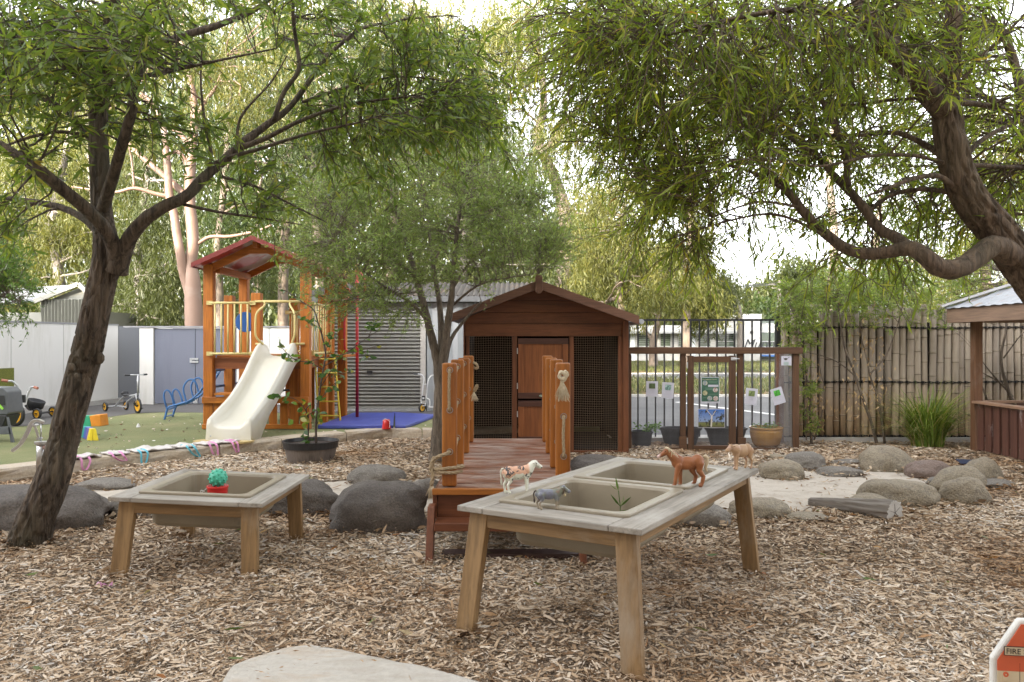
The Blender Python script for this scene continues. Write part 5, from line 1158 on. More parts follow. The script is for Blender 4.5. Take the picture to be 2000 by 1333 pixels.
# blue arch climber
cl = thing('arch_climber', 'blue bent tube arch climber leading up to the left side of the tower', 'climber', (-5.2, 12.5, TURF))
rl = []
for (pxs, dd, nm) in (([(321, 821), (325, 806), (329, 796), (345, 791), (370, 783), (388, 768), (402, 750), (418, 733), (428, 715), (433, 700)], 12.46, 0), ([(336, 818), (341, 802), (346, 792), (362, 789), (384, 778), (400, 764), (415, 748), (428, 728), (436, 712), (440, 698)], 12.95, 1)):
    pts = [P(a_, b_, dd + i * .02) for i, (a_, b_) in enumerate(pxs)]; sp2 = smooth_path([(p, 0) for p in pts], 4); rl.append([p for p, r in sp2]); mb = MB(); mb.tube([p for p, r in sp2], .017, n=8); mb.build('rail', BLU, cl, smooth=True)
for k in (2, 6, 12, 16, 20, 24, 28, 32):
    mb = MB(); mb.tube([rl[0][k], rl[1][k]], .013, n=7); mb.build('rung', BLU, cl)
for side in (0, 1):
    for k in (8, 17, 27):
        a_, b_ = rl[side][k - 2], rl[side][k + 3]; up = Vector((-.05, 0, .19)); mid = (a_ + b_) / 2
        pts = [a_, a_ + up * .85, mid + up * 1.25 + (a_ - mid) * .72, mid + up * 1.42, mid + up * 1.2 + (b_ - mid) * .72, b_ + up * .7, b_]
        hoop(pts, .014, BLU, 'hand_hoop', cl)
for p in (rl[0][0], rl[1][0]): mb = MB(); mb.ball(p, (.024, .024, .016), 8); mb.build('foot', MATS['black_plastic'], cl)
# blue mats
MAT_ = pbr('blue_vinyl', (.055, .075, .33), (.045, .06, .27), 4, rough=.45, bump=.06, bs=12)
def mat_(label, pxs, th, z0=TURF + .003):
    mb = MB(); mb.prism([tuple(G(a_, b_, z0)) for a_, b_ in pxs], (0, 0, th)); return tag(mb.build('gym_mat', MAT_, bevel=.012, seg=3), label, 'mat', 'blue gym mats under the pole')
mat_('blue vinyl gym mat at the foot of the red pole', [(620, 838), (768, 838), (770, 812), (690, 812)], .05)
mat_('blue vinyl gym mat to the right of the pole, behind the red bucket', [(772, 838), (792, 838), (853, 815), (765, 810), (771, 812)], .045)
rb_ = G(753, 833, TURF + .02); 
t_ = thing('red_pail', 'small red toy pail with a cord handle on the stone edging by the mat', 'bucket', (rb_.x, rb_.y, .135))
cxp = (753 - 1000) / F * 10.95; mb = MB(); mb.lathe([(.062, .135), (.064, .14), (.052, .20), (.050, .262), (.044, .264), (.0, .265)], (cxp, 11.02, 0), 20); mb.build('pail', RED, t_, smooth=True)
mb = MB(); mb.tube([(cxp - .05, 11.0, .25), (cxp, 10.96, .285), (cxp + .06, 10.96, .24), (cxp + .055, 10.95, .16)], .004, n=5); mb.build('cord_handle', MATS['white_string'], t_)

# ================================================================ TRIKES, SCOOTER, BLOCKS
SIL = pbr('silver_tube', (.50, .51, .52), (.44, .45, .46), 4, rough=.35, metal=.5, bump=.0); TYR = pbr('tyre', (.04, .04, .04), bump=.1, rough=.8); YW = pbr('yellow_wheel', (.72, .38, .02), (.66, .33, .02), 6, rough=.4, bump=.0)
BP = MATS['black_plastic']
def wheel(parent, c, r, wdt, ax):      # ax: horizontal axle direction
    M_ = Vector((0, 0, 1)).rotation_difference(Vector(ax).normalized()).to_matrix().to_4x4()
    mb = MB(); mb.lathe([(r * .76, -wdt * .42), (r * .9, -wdt * .5), (r, -wdt * .3), (r * 1.0, wdt * .3), (r * .9, wdt * .5), (r * .76, wdt * .42), (r * .74, 0), (r * .76, -wdt * .42)], c, 26, M=M_, caps=False); w_ = mb.build('wheel', TYR, parent, smooth=True)
    mb = MB(); mb.lathe([(0, -wdt * .12), (r * .76, -wdt * .12), (r * .78, -wdt * .36), (r * .80, 0), (r * .78, wdt * .36), (r * .76, wdt * .12), (0, wdt * .12)], c, 24, M=M_)
    for i in range(6):
        a = i * math.pi / 3; d = M_ @ Vector((math.cos(a), math.sin(a), 0)); mb.beam(Vector(c) + d * r * .15, Vector(c) + d * r * .75, wdt * .5, r * .06, up=M_ @ Vector((0, 0, 1)))
    mb.build('rim', YW, w_)
    mb = MB(); mb.lathe([(0, -wdt * .8), (r * .14, -wdt * .8), (r * .14, wdt * .8), (0, wdt * .8)], c, 12, M=M_); mb.build('hub', BP, w_)
def trike(label, fw, rw, scale, seat='saddle', handle=.55):
    fw, rw = Vector(fw), Vector(rw); f = (fw - rw); f.z = 0; L = f.length; f.normalize(); s_ = Vector((-f.y, f.x, 0)); r1, r2 = .135 * scale, .085 * scale
    fc = Vector((fw.x, fw.y, TURF + r1 + .004)); rc = Vector((rw.x, rw.y, TURF + r2 + .004)) ; t_ = thing('tricycle', label, 'tricycle', (fw.x, fw.y, TURF))
    wheel(t_, fc, r1, .035 * scale, s_)
    for q in (-1, 1): wheel(t_, rc + s_ * q * .19 * scale, r2, .04 * scale, s_)
    mb = MB(); up = Vector((0, 0, 1)); seatp = rc + f * L * .52 + up * .20 * scale; head = fc + up * .20 * scale - f * .01
    mb.tube([p for p, q in smooth_path([(rc, 0), (rc + f * L * .15 + up * .09 * scale, 0), (rc + f * L * .38 + up * .185 * scale, 0), (rc + f * L * .6 + up * .205 * scale, 0), (head, 0)], 5)], .016 * scale, n=8)
    mb.tube([p for p, q in smooth_path([(rc + f * L * .45 - up * .01, 0), (rc + f * L * .52 + up * .10 * scale, 0), (rc + f * L * .75 + up * .18 * scale, 0), (head, 0)], 5)], .012 * scale, n=8)
    mb.tube([rc - s_ * .19 * scale, rc + s_ * .19 * scale], .012 * scale, n=8); mb.tube([rc - up * .0, rc + f * L * .5 - up * .0], .01 * scale, n=8); mb.build('frame', SIL, t_, smooth=True)
    mb = MB()
    for q in (-1, 1): mb.tube([fc + s_ * q * .028 * scale, fc + s_ * q * .028 * scale + up * .22 * scale], .009 * scale, n=7)
    top = fc + up * handle * scale - f * .0
    mb.tube([fc + up * .2 * scale, top], .015 * scale, n=8); mb.tube([top - s_ * .15 * scale - f * .04 * scale, top - s_ * .04 * scale, top + s_ * .04 * scale, top + s_ * .15 * scale - f * .04 * scale], .011 * scale, n=8); mb.build('fork', SIL, t_, smooth=True)
    for q in (-1, 1): mb = MB(); mb.tube([top + s_ * q * .12 * scale - f * .03 * scale, top + s_ * q * .20 * scale - f * .07 * scale], .017 * scale, n=8); mb.build('handle_grip', BP, t_)
    for q in (-1, 1): mb = MB(); p = fc + s_ * q * .06 * scale + Vector((0, 0, -.05 * q * scale)) + f * .02; mb.tube([fc + s_ * q * .04 * scale, p], .007, n=6); mb.box(p.x - .02, p.x + .02, p.y - .02, p.y + .02, p.z - .008, p.z + .008); mb.build('pedal', BP, t_)
    mb = MB(); Mr = Matrix.Rotation(math.atan2(f.y, f.x), 4, 'Z')
    mb.ball(seatp + up * .02 * scale - f * .03, (.085 * scale, .07 * scale, .028 * scale), 14, M=Mr); mb.ball(seatp + up * .05 * scale - f * .075 * scale, (.03 * scale, .07 * scale, .05 * scale), 14, M=Mr); mb.ball(seatp + up * .015 * scale + f * .06 * scale, (.06 * scale, .028 * scale, .02 * scale), 12, M=Mr)
    mb.build('seat', BP, t_, smooth=True); return t_
f1 = G(269, 808, TURF); r1_ = G(226, 803, TURF); trike('small silver tricycle with yellow wheels facing right, by the grey wall bay', f1, r1_, .95)
# bucket-seat trike at the left edge
f2 = G(30, 833, TURF); r2_ = G(66, 819, TURF)
t_ = thing('tricycle', 'large yellow-wheeled tricycle with a black scoop seat at left edge', 'tricycle', (f2.x, f2.y, TURF)); fd = (f2 - r2_); fd.z = 0; fd.normalize(); sd_ = Vector((-fd.y, fd.x, 0)); ax_ = Vector((.55, .83, 0)).normalized()
ax_ = Vector((.30, 1, 0)).normalized()
fc = Vector((f2.x, f2.y, TURF + .17)); wheel(t_, fc, .168, .05, ax_); rc = Vector((r2_.x + .05, r2_.y, TURF + .085)); wheel(t_, rc, .082, .045, ax_); wheel(t_, rc + ax_ * .42 + Vector((-.1, 0, 0)), .082, .045, ax_)
mb = MB(); mb.tube([rc, rc + ax_ * .42 + Vector((-.1, 0, 0))], .014, n=8); mb.tube([rc + ax_ * .2 + Vector((-.1, 0, .02)), rc + ax_ * .2 + Vector((-.3, 0, .05)), fc + Vector((.12, .05, .12))], .018, n=8); mb.build('frame', BP, t_)
mb = MB(); sc0 = rc + ax_ * .1 + Vector((-.12, 0, .10)); mb.lathe([(.0, -.05), (.07, -.045), (.12, .0), (.13, .10), (.125, .11), (.11, .02), (.06, -.02), (0, -.02)], sc0, 20, M=Matrix.Rotation(R(18), 4, 'Y')); mb.build('seat', BP, t_, smooth=True)
hoop([fc + Vector((0, -.05, 0)), fc + Vector((.03, -.05, .17)), fc + Vector((.07, -.05, .34)), fc + Vector((.06, -.06, .42)), fc + Vector((.01, -.08, .48)), fc + Vector((-.04, -.1, .485))], .016, SIL, 'fork', t_)
hoop([fc + Vector((.07, .10, .16)), fc + Vector((.10, .14, .30)), fc + Vector((.13, .16, .38)), fc + Vector((.20, .14, .385))], .016, SIL, 'fork', t_)
for a_, b_ in ((fc + Vector((-.04, -.1, .485)), fc + Vector((-.12, -.12, .50))), (fc + Vector((.19, .14, .385)), fc + Vector((.25, .12, .37)))): mb = MB(); mb.tube([a_, b_], .021, n=8); mb.build('handle_grip', pbr('worn_grip', (.35, .13, .08), bump=.1), t_)
mb = MB(); mb.box(fc.x + .06, fc.x + .12, fc.y + .02, fc.y + .05, fc.z + .17, fc.z + .28); mb.build('number_plate', BP, t_)
# push scooter leaning by the shed
g0 = G(826, 806, TURF); SY = g0.y
t_ = thing('push_scooter', 'white tube-frame scooter with one yellow wheel, beside the roller door', 'scooter', (g0.x, SY, TURF)); WT = pbr('white_tube', (.68, .68, .67), bump=0, rough=.35)
def sp3(px, py, dd=0): return P(px, py, SY + dd)
wheel(t_, sp3(824.5, 797) , .075, .04, (.75, -.65, 0))
hoop([sp3(822, 793), sp3(824, 775), sp3(827, 752), sp3(828, 740), sp3(824, 733), sp3(816, 731)], .012, WT, 'handle_bar', t_)
hoop([sp3(831, 793), sp3(833, 775), sp3(835, 752), sp3(838, 740), sp3(843, 734), sp3(850, 733)], .012, WT, 'handle_bar', t_)
mb = MB(); mb.tube([sp3(826, 751), sp3(836, 751)], .009, n=6); mb.tube([sp3(822, 793), sp3(831, 793)], .009, n=6); mb.build('cross_bar', WT, t_)
hoop([sp3(833, 779), sp3(838, 781), sp3(839.5, 790), sp3(838, 795), sp3(845, 796), sp3(856, 796)], .014, WT, 'foot_board', t_)
mb = MB(); a_ = sp3(827, 778, -.02); mb.box(a_.x - .03, a_.x + .03, a_.y - .01, a_.y, a_.z - .04, a_.z + .04); mb.build('number_plate', BP, t_); mb = MB(); mb.box(a_.x - .018, a_.x + .018, a_.y - .014, a_.y - .0105, a_.z - .02, a_.z + .015); mb.build('label', WT, t_)
for pxa, pya in ((816, 731), (850, 733)): mb = MB(); q = sp3(pxa, pya); s_ = -1 if pxa < 830 else 1; mb.tube([q, q + Vector((s_ * .06, 0, .005))], .016, n=8); mb.build('handle_grip', BP, t_)
# foam arch blocks
def archblock(label, x0, x1, y, zb, c_l, c_r, lay):
    t_ = thing('foam_arch', label, 'foam block', ((x0 + x1) / 2, y, TURF), 0, 'rainbow foam blocks on the turf')
    return t_
gA = G(197, 833, TURF); gB = G(162, 834, TURF)
def foam(nm, label, poly, off, mats, stripes):
    pass
FG = pbr('foam_green', (.04, .40, .22), bump=.05); FO = pbr('foam_orange', (.80, .30, .03), bump=.05); FB = pbr('foam_blue', (.05, .12, .45), bump=.05); FP = pbr('foam_purple', (.15, .11, .38), bump=.05); FY = pbr('foam_yellow', (.80, .62, .03), bump=.05); FT = pbr('foam_teal', (.03, .35, .30), bump=.05)
t_ = thing('foam_wedge', 'green and orange foam arch block behind the trunk', 'foam block', (gA.x, gA.y, TURF), 0, 'foam blocks on the turf')
y = gA.y
def fx2(px): return (px - 1000) / F * y
mb = MB(); mb.prism([(fx2(150), y, TURF), (fx2(178), y, TURF), (fx2(174), y, TURF + .15), (fx2(150), y, TURF + .135)], (0, .22, 0)); mb.build('green_section', FG, t_, bevel=.006)
mb = MB(); mb.prism([(fx2(178.3), y, TURF), (fx2(197.5), y, TURF), (fx2(195), y, TURF + .165), (fx2(174.3), y, TURF + .151)], (0, .22, 0)); mb.build('orange_section', FO, t_, bevel=.006)
gC = G(185, 861, TURF); y = gC.y
t_ = thing('foam_arch', 'blue, purple and yellow foam arch block standing at an angle', 'foam block', (gC.x, gC.y, TURF), 0, 'foam blocks on the turf')
b0 = Vector((fx2(172), y, TURF)); b1 = Vector((fx2(193), y, TURF)); back = Vector((-.30, .38, 0)); hh = .145
mb = MB(); mb.prism([b0, b0.lerp(b1, .42), b0.lerp(b1, .44) + Vector((0, 0, hh)), b0.lerp(b1, .26) + Vector((0, 0, hh))], tuple(back * .2)); mb.prism([b0.lerp(b1, .45), b1, b1 + Vector((-.035, 0, hh)), b0.lerp(b1, .47) + Vector((0, 0, hh))], tuple(back * .2)); mb.build('yellow_end', FY, t_, bevel=.004)
for k, mt_ in ((.21, FP), (.46, FB), (.72, FT)):
    mb = MB(); o_ = back * k; mb.prism([b0 + o_, b1 + o_, b1 + o_ + Vector((-.03, 0, hh - .003)), b0 + o_ + Vector((.03, 0, hh - .003))], tuple(back * .24)); mb.build('foam_section', mt_, t_, bevel=.004)
# grey plastic activity unit at the left frame edge
t_ = thing('plastic_toy_mixer', 'grey plastic toy unit with hopper and splayed legs at the left edge', 'plastic toy', (-6.2, 9.75, TURF)); GP = pbr('grey_plastic', (.13, .14, .155), (.10, .11, .12), 5, rough=.4, bump=.03); GPD = pbr('dark_plastic', (.035, .037, .04), bump=.02, rough=.5)
yD = 9.65
def q_(px, py, dd=0): return P(px, py, yD + dd)
mb = MB(); mb.prism([q_(-30, 757), q_(4, 758), q_(13, 766), q_(17, 806), q_(14, 811), q_(-30, 811)], (0, .30, 0)); mb.build('upper_box', GP, t_, bevel=.015, seg=3)
mb = MB(); mb.prism([q_(-20, 773, -.008), q_(8, 773, -.008), q_(10, 792, -.008), q_(-20, 790, -.008)], (0, .006, 0)); mb.build('panel', GPD, t_)
mb = MB(); mb.prism([q_(-8, 790, -.014), q_(-4, 786, -.014), q_(7, 798, -.014), q_(4, 801, -.014)], (0, .005, 0)); mb.build('sticker', pbr('lime_sticker', (.35, .75, .1), bump=0), t_)
mb = MB(); mb.prism([q_(-30, 811.5), q_(14, 811.5), q_(3, 835), q_(-30, 837)], (0, .28, 0)); mb.build('hopper', GPD, t_, bevel=.01)
for dd in (0, .28):
    mb = MB(); mb.prism([q_(12, 815, dd), q_(15, 815, dd), q_(27, 868, dd), q_(21, 868, dd)], (0, .03, 0)); mb.prism([q_(-30, 834, dd), q_(19, 834, dd), q_(21.5, 849, dd), q_(-30, 849, dd)], (0, .03, 0)); mb.build('leg', GP, t_, bevel=.004)
# stainless hand pump
pB = G(80, 917, .13); px0 = pB.x; yP = pB.y
t_ = thing('hand_pump', 'stainless steel water hand pump with a curved lever on the stone edging', 'pump', (px0, yP, .13)); SS = pbr('stainless', (.55, .55, .55), (.45, .45, .45), 6, rough=.28, metal=.95, bump=.02)
def pp(px, py, dd=0): return P(px, py, yP + dd)
ztop = pp(80, 862).z
mb = MB(); mb.tube([(px0, yP, .10), (px0, yP, ztop)], .040, n=20); bd_ = mb.build('barrel', SS, t_, smooth=True)
mb = MB(); mb.lathe([(.0, ztop - .03), (.057, ztop - .028), (.058, ztop - .002), (.03, ztop), (0, ztop + .001)], (px0, yP, 0), 24); mb.build('collar', SS, t_, bevel=.002)
mb = MB(); mb.tube([pp(80, 862), pp(80, 828)], .006, n=8); mb.build('rod', SS, t_, smooth=True)
mb = MB(); mb.beam(pp(68, 832, -.02), pp(76, 858, -.02), .006, .022, up=(1, 0, 0)); mb.beam(pp(68, 832, .02), pp(76, 858, .02), .006, .022, up=(1, 0, 0)); mb.build('link', SS, t_)
pts = [pp(85, 826), pp(77, 822), pp(68, 822), pp(61, 828), pp(54, 844), pp(45, 860), pp(37, 871), pp(24, 881)]; sp4 = [p for p, r in smooth_path([(p, 0) for p in pts], 4)]
mb = MB()
vs = []
for i, p in enumerate(sp4):
    tn = (sp4[min(i + 1, len(sp4) - 1)] - sp4[max(i - 1, 0)]).normalized(); nn = Vector((0, 1, 0)); u = tn.cross(nn).normalized()
    for a_, b_ in ((-.019, -.013), (.019, -.013), (.019, .013), (-.019, .013)): vs.append(p + nn * a_ + u * b_)
fs = [(3, 2, 1, 0)]
for i in range(len(sp4) - 1):
    for j in range(4): fs.append((i * 4 + j, i * 4 + (j + 1) % 4, i * 4 + 4 + (j + 1) % 4, i * 4 + 4 + j))
fs.append(tuple(len(vs) - 4 + j for j in range(4))); mb.add(vs, fs); mb.build('lever', SS, t_, bevel=.002)
for pxa, pya in ((69, 831), (77, 857)): mb = MB(); M_ = Matrix.Rotation(R(90), 4, 'X'); mb.lathe([(0, -.035), (.012, -.035), (.012, .035), (0, .035)], pp(pxa, pya), 12, M=M_); mb.build('pivot_bolt', SS, t_)
mb = MB(); mb.tube([pp(86, 874, -.03), pp(92, 880, -.09)], [.018, .014], n=12); mb.build('spout', pbr('copper_brown', (.14, .07, .05), bump=0), t_)

# ================================================================ TOTE BAGS ALONG THE STONE EDGE
CLO = pbr('calico', (.56, .53, .50), (.48, .45, .43), 30, rough=.9, bump=.3)
PK = pbr('pink_strap', (.62, .26, .46), bump=.2, rough=.9); TB = pbr('teal_strap', (.12, .42, .52), bump=.2, rough=.9)
def edge_at(px):
    best = min(path, key=lambda p: abs((p.x / p.y) * F + 1000 - px)); return best
def tote(label, pa, pb, straps, seed, trim=PK):
    a_, b_ = edge_at(pa), edge_at(pb); d = (b_ - a_).normalized(); nrm = Vector((-d.y, d.x, 0)); L = (b_ - a_).length; rs_ = random.Random(seed)
    t_ = thing('tote_bag', label, 'bag', tuple((a_ + b_) / 2 + Vector((0, 0, .14))), 0, 'calico tote bags laid along the stone edging')
    mb = MB(); nx, ny = 16, 8; vs = []
    for lay in (0, 1):
        for i in range(nx + 1):
            for j in range(ny + 1):
                u, v_ = i / nx, j / ny; e = .02 * noise.noise(Vector((u * 3 + seed, v_ * 2, 0))); p = a_ + d * (L * u + e) + nrm * (.01 + .27 * v_ + .03 * noise.noise(Vector((u * 2 + seed, 5, 0))))
                hgt = .136 + (.012 if lay else 0) + max(0, .05 * noise.noise(Vector((p.x * 9, p.y * 9, seed)))) * (1 if lay else .7) + .004; vs.append((p.x, p.y, hgt))
    N_ = (nx + 1) * (ny + 1); fs = []
    for i in range(nx):
        for j in range(ny):
            k = i * (ny + 1) + j; fs.append((N_ + k, N_ + k + ny + 1, N_ + k + ny + 2, N_ + k + 1)); fs.append((k, k + 1, k + ny + 2, k + ny + 1))
    rim = [i * (ny + 1) for i in range(nx + 1)] + [nx * (ny + 1) + j for j in range(1, ny + 1)] + [i * (ny + 1) + ny for i in range(nx - 1, -1, -1)] + [j for j in range(ny - 1, 0, -1)]
    for q in range(len(rim)): a1_, b1_ = rim[q], rim[(q + 1) % len(rim)]; fs.append((a1_, b1_, N_ + b1_, N_ + a1_))
    mb.add(vs, fs); mb.build('cloth', CLO, t_, smooth=True)
    for spx, mt_, w_, drop, lean in straps:
        e = edge_at(spx); o1 = e - nrm * .012; l2 = w_ / 2
        pts = [e - d * l2 + nrm * .14 + Vector((0, 0, .160)), e - d * l2 + nrm * .03 + Vector((0, 0, .158)), o1 - d * l2 - nrm * .02 + Vector((0, 0, .13)), o1 - d * l2 * .8 + d * lean * .5 - nrm * .03 + Vector((0, 0, .13 - drop * .6)), o1 - d * l2 * .2 + d * lean - nrm * .035 + Vector((0, 0, .13 - drop)), o1 + d * l2 * .5 + d * lean - nrm * .035 + Vector((0, 0, .13 - drop * .95)), o1 + d * l2 * .9 + d * lean * .4 - nrm * .03 + Vector((0, 0, .13 - drop * .5)), o1 + d * l2 - nrm * .02 + Vector((0, 0, .13)), e + d * l2 + nrm * .04 + Vector((0, 0, .158)), e + d * l2 * 1.2 + nrm * .16 + Vector((0, 0, .160))]
        sp5 = [p for p, r in smooth_path([(p, 0) for p in pts], 4)]; mb = MB(); vs = []
        for i, p in enumerate(sp5):
            tn = (sp5[min(i + 1, len(sp5) - 1)] - sp5[max(i - 1, 0)]).normalized(); sd2 = (d if abs(tn.z) > .5 else d) ; sd2 = (nrm * -.6 + d * .55 + Vector((0, 0, .2))); sd2 = (sd2 - tn * sd2.dot(tn)).normalized(); k2 = tn.cross(sd2)
            for aa, bb2 in ((-.010, -.002), (.010, -.002), (.010, .002), (-.010, .002)): vs.append(p + sd2 * aa + k2 * bb2)
        fs = []
        for i in range(len(sp5) - 1):
            for j in range(4): fs.append((i * 4 + j, i * 4 + (j + 1) % 4, i * 4 + 4 + (j + 1) % 4, i * 4 + 4 + j))
        mb.add(vs, fs); mb.build('strap', mt_, t_, smooth=False)
    return t_
tote('white calico tote bag with pink straps, nearest the leaning trunk', 144, 206, [(162, PK, .085, .10, -.02)], 1)
tote('white calico tote bag with one pink strap, second from the trunk', 216, 254, [(236, PK, .10, .055, .05)], 2)
tote('wide white calico tote bag with a blue strap hanging down', 264, 338, [(284, TB, .07, .13, -.02)], 3)
tote('white calico tote bag with a blue strap curling right', 346, 392, [(366, TB, .08, .10, .07)], 4)
tote('white calico tote bag with pink straps nearest the slide', 402, 464, [(410, PK, .08, .12, .02), (456, PK, .06, .10, .02)], 5)

# ================================================================ POTS
pc = G(607, 911, 0); pc.y += .30; pcx = (607 - 1000) / F * pc.y
t_ = thing('barrel_planter', 'round grey barrel-look planter holding a sapling, near the stone edging', 'planter', (pcx, pc.y, 0)); r_ = .305
BRL = wood('barrel_grey', (.16, .13, .11), (.11, .09, .08), 'z', rough=.6, bump=.3)
mb = MB(); mb.lathe([(r_ * .82, 0), (r_ * .83, .01), (r_ * .93, .17), (r_ * .96, .205)], (pcx, pc.y, 0), 40, caps=False); mb.build('tub', BRL, t_, smooth=True)
mb = MB(); mb.lathe([(r_ * .955, .165), (r_ * .975, .165), (r_ * 1.0, .225), (r_ * 1.02, .232), (r_ * 1.02, .243), (r_ * .97, .243), (r_ * .94, .205)], (pcx, pc.y, 0), 40, caps=False); mb.build('rim', pbr('black_rim', (.018, .018, .02), bump=.02, rough=.4), t_)
mb = MB(); mb.lathe([(r_ * .95, .20), (0, .205)], (pcx, pc.y, 0), 24); mb.build('soil', pbr('soil', (.04, .025, .018), bump=.8, rough=.95), t_)
# sapling
t_ = thing('sapling', 'sparse young sapling with rounded green leaves growing in the barrel planter', 'sapling', (pcx, pc.y, .2)); dS = pc.y
def sq(px, py, dd=0): return P(px, py, dS + dd)
BK = pbr('twig_bark', (.085, .06, .045), (.06, .04, .03), 30, bump=.3, rough=.8); SL = leafmat('sapling_leaf', [(0, (.035, .085, .022)), (.5, (.07, .14, .03)), (.85, (.14, .22, .04)), (1, (.30, .26, .05))], .35, rough=.3)
br = MB(); LN = []
for pts, r0 in (([(618, 868, 0), (617, 835, 0), (620, 800, 0), (625, 760, 0), (631, 725, 0), (636, 692, 0), (630, 660, .02), (621, 630, .04), (612, 605, .05), (590, 590, .1), (565, 572, .1), (548, 566, .1)], .013),
    ([(603, 868, .05), (602, 845, .05), (603, 820, .05), (598, 800, 0), (608, 790, 0)], .009), ([(603, 812, 0), (585, 786, -.05), (560, 775, -.1), (540, 775, -.15)], .004), ([(626, 757, 0), (640, 735, 0), (655, 712, 0), (668, 690, .0), (668, 712, 0)], .004),
    ([(632, 716, 0), (660, 700, .05), (690, 680, .1), (720, 658, .15), (742, 645, .2)], .006), ([(636, 700, 0), (660, 695, 0), (700, 686, 0), (740, 675, .0)], .005), ([(630, 722, 0), (605, 708, 0), (580, 705, 0), (560, 690, -.1), (545, 672, -.1)], .005),
    ([(634, 697, 0), (610, 705, 0), (598, 708, 0), (570, 700, 0), (552, 698, 0)], .004), ([(621, 640, .02), (606, 632, 0), (588, 622, 0)], .003), ([(635, 690, 0), (642, 670, 0), (652, 650, 0), (655, 660, 0)], .003),
    ([(720, 658, .15), (728, 640, .15), (735, 628, .15)], .003), ([(700, 672, .1), (712, 690, .1), (722, 697, .1)], .003), ([(618, 790, 0), (630, 775, 0), (646, 757, 0), (655, 748, 0)], .004), ([(632, 730, 0), (650, 731, 0), (670, 730, 0), (685, 726, 0)], .003), ([(620, 800, 0), (600, 812, 0), (585, 815, 0)], .004), ([(618, 850, 0), (600, 860, 0), (590, 850, 0)], .003), ([(618, 832, 0), (624, 815, 0), (622, 800, 0)], .003)):
    sp6 = limb(br, [(sq(a_, b_, c_), r0 * (1 - .7 * i / len(pts)) + .001) for i, (a_, b_, c_) in enumerate(pts)], n=6); LN.append([p for p, r in sp6])
br.build('stem', BK, t_, smooth=True); rs_ = random.Random(12); C = []; D = []
for i, pl in enumerate(LN):
    k0 = 3 if i else int(len(pl) * .3); m_ = 22 if i == 0 else 15 if i in (1, 2, 6, 7) else 9
    for _ in range(m_):
        j = rs_.randint(k0 if k0 < len(pl) else 0, len(pl) - 1); C.append(tuple(pl[j] + Vector((rs_.gauss(0, .03), rs_.gauss(0, .04), rs_.gauss(0, .02))) * (0 if rs_.random() < .35 else 1.3))); D.append((rs_.gauss(0, 1), rs_.gauss(0, 1), rs_.gauss(-.1, .5)))
nL = len(C); L_ = RNG.uniform(.055, .12, nL); build_leaves('leaves', C, D, L_, L_ * .55, RNG.random(nL), SL, t_, curl=.25)
# pots inside the enclosure
def pot(name, label, px0, px1, pt, pbt, y, mat, taper=.78, rimr=.03, group=None, oval=1.0, soil=True, prof=None):
    x0, x1 = (px0 - 1000) / F * y, (px1 - 1000) / F * y; r = (x1 - x0) / 2; zt_ = H - (pt - 666.5) / F * y; c_ = ((x0 + x1) / 2, y, 0)
    t_ = thing(name, label, 'pot', c_, 0, group); mb = MB(); M_ = Matrix.Scale(oval, 4, (0, 1, 0))
    pr = prof(r, zt_) if prof else [(r * taper, 0), (r * .94, zt_ - rimr), (r, zt_ - rimr), (r, zt_), (r * .93, zt_), (r * .90, zt_ - .04)]
    mb.lathe(pr, c_, 36, M=M_, caps=False); mb.build('tub', mat, t_, smooth=False, bevel=.003)
    mb = MB(); mb.lathe([(r * .93, zt_ - .05), (0, zt_ - .03)], c_, 20, M=M_); mb.build('soil', MATS['soil'], t_); return t_, Vector(c_) + Vector((0, 0, zt_))
BKP = pbr('pot_black', (.022, .023, .028), (.028, .029, .034), 5, rough=.45, bump=.05)
_, pt1 = pot('garden_pot', 'round black plastic pot with a leafy herb, beside the playhouse wall', 1231, 1275, 842, 885, 10.1, BKP)
pot('garden_trough', 'wide black tub left of the enclosure gate', 1287, 1371, 835, 880, 10.35, BKP, taper=.72, oval=.55, group='black tubs in the enclosure')
pot('garden_trough', 'wide black tub behind the enclosure gate', 1376, 1460, 835, 880, 10.35, BKP, taper=.72, oval=.55, group='black tubs in the enclosure')
OG = pbr('amber_glaze', (.46, .24, .045), (.30, .15, .03), 2.5, rough=.25, bump=.05)
_, pt2 = pot('glazed_pot', 'amber glazed ceramic pot with green sprouts in the enclosure', 1464, 1529, 834, 882, 10.1, OG, prof=lambda r, z: [(r * .55, 0), (r * .78, .05), (r * .92, .14), (r * .96, z - .06), (r * .93, z - .03), (r, z - .015), (r, z), (r * .9, z), (r * .88, z - .05)])
def herb(c, n, w_, h_, label, par_mat, seed, L=(.03, .05)):
    t_ = thing('herb', label, 'plant', tuple(c)); rs_ = random.Random(seed); mb = MB(); C = []; D = []
    for i in range(n):
        e = c + Vector((rs_.uniform(-w_, w_), rs_.uniform(-.08, .08), rs_.uniform(.3, 1) * h_)); pts = twig(mb, c + Vector((rs_.uniform(-w_, w_) * .4, 0, -.03)), e, .003, .001, 0, n=3, seg=3, rng=rs_)
        for k in range(9): C.append(tuple(pts[rs_.randint(1, 3)] + Vector((rs_.gauss(0, .015), rs_.gauss(0, .015), rs_.gauss(0, .012))))); D.append((rs_.gauss(0, 1), rs_.gauss(0, 1), rs_.gauss(.2, .5)))
    mb.build('stem', par_mat, t_); n_ = len(C); L_ = RNG.uniform(L[0], L[1], n_); build_leaves('leaves', C, D, L_, L_ * .6, RNG.random(n_), par_mat, t_)
HBM = leafmat('herb_leaf', [(0, (.06, .15, .03)), (1, (.16, .30, .05))], .4)
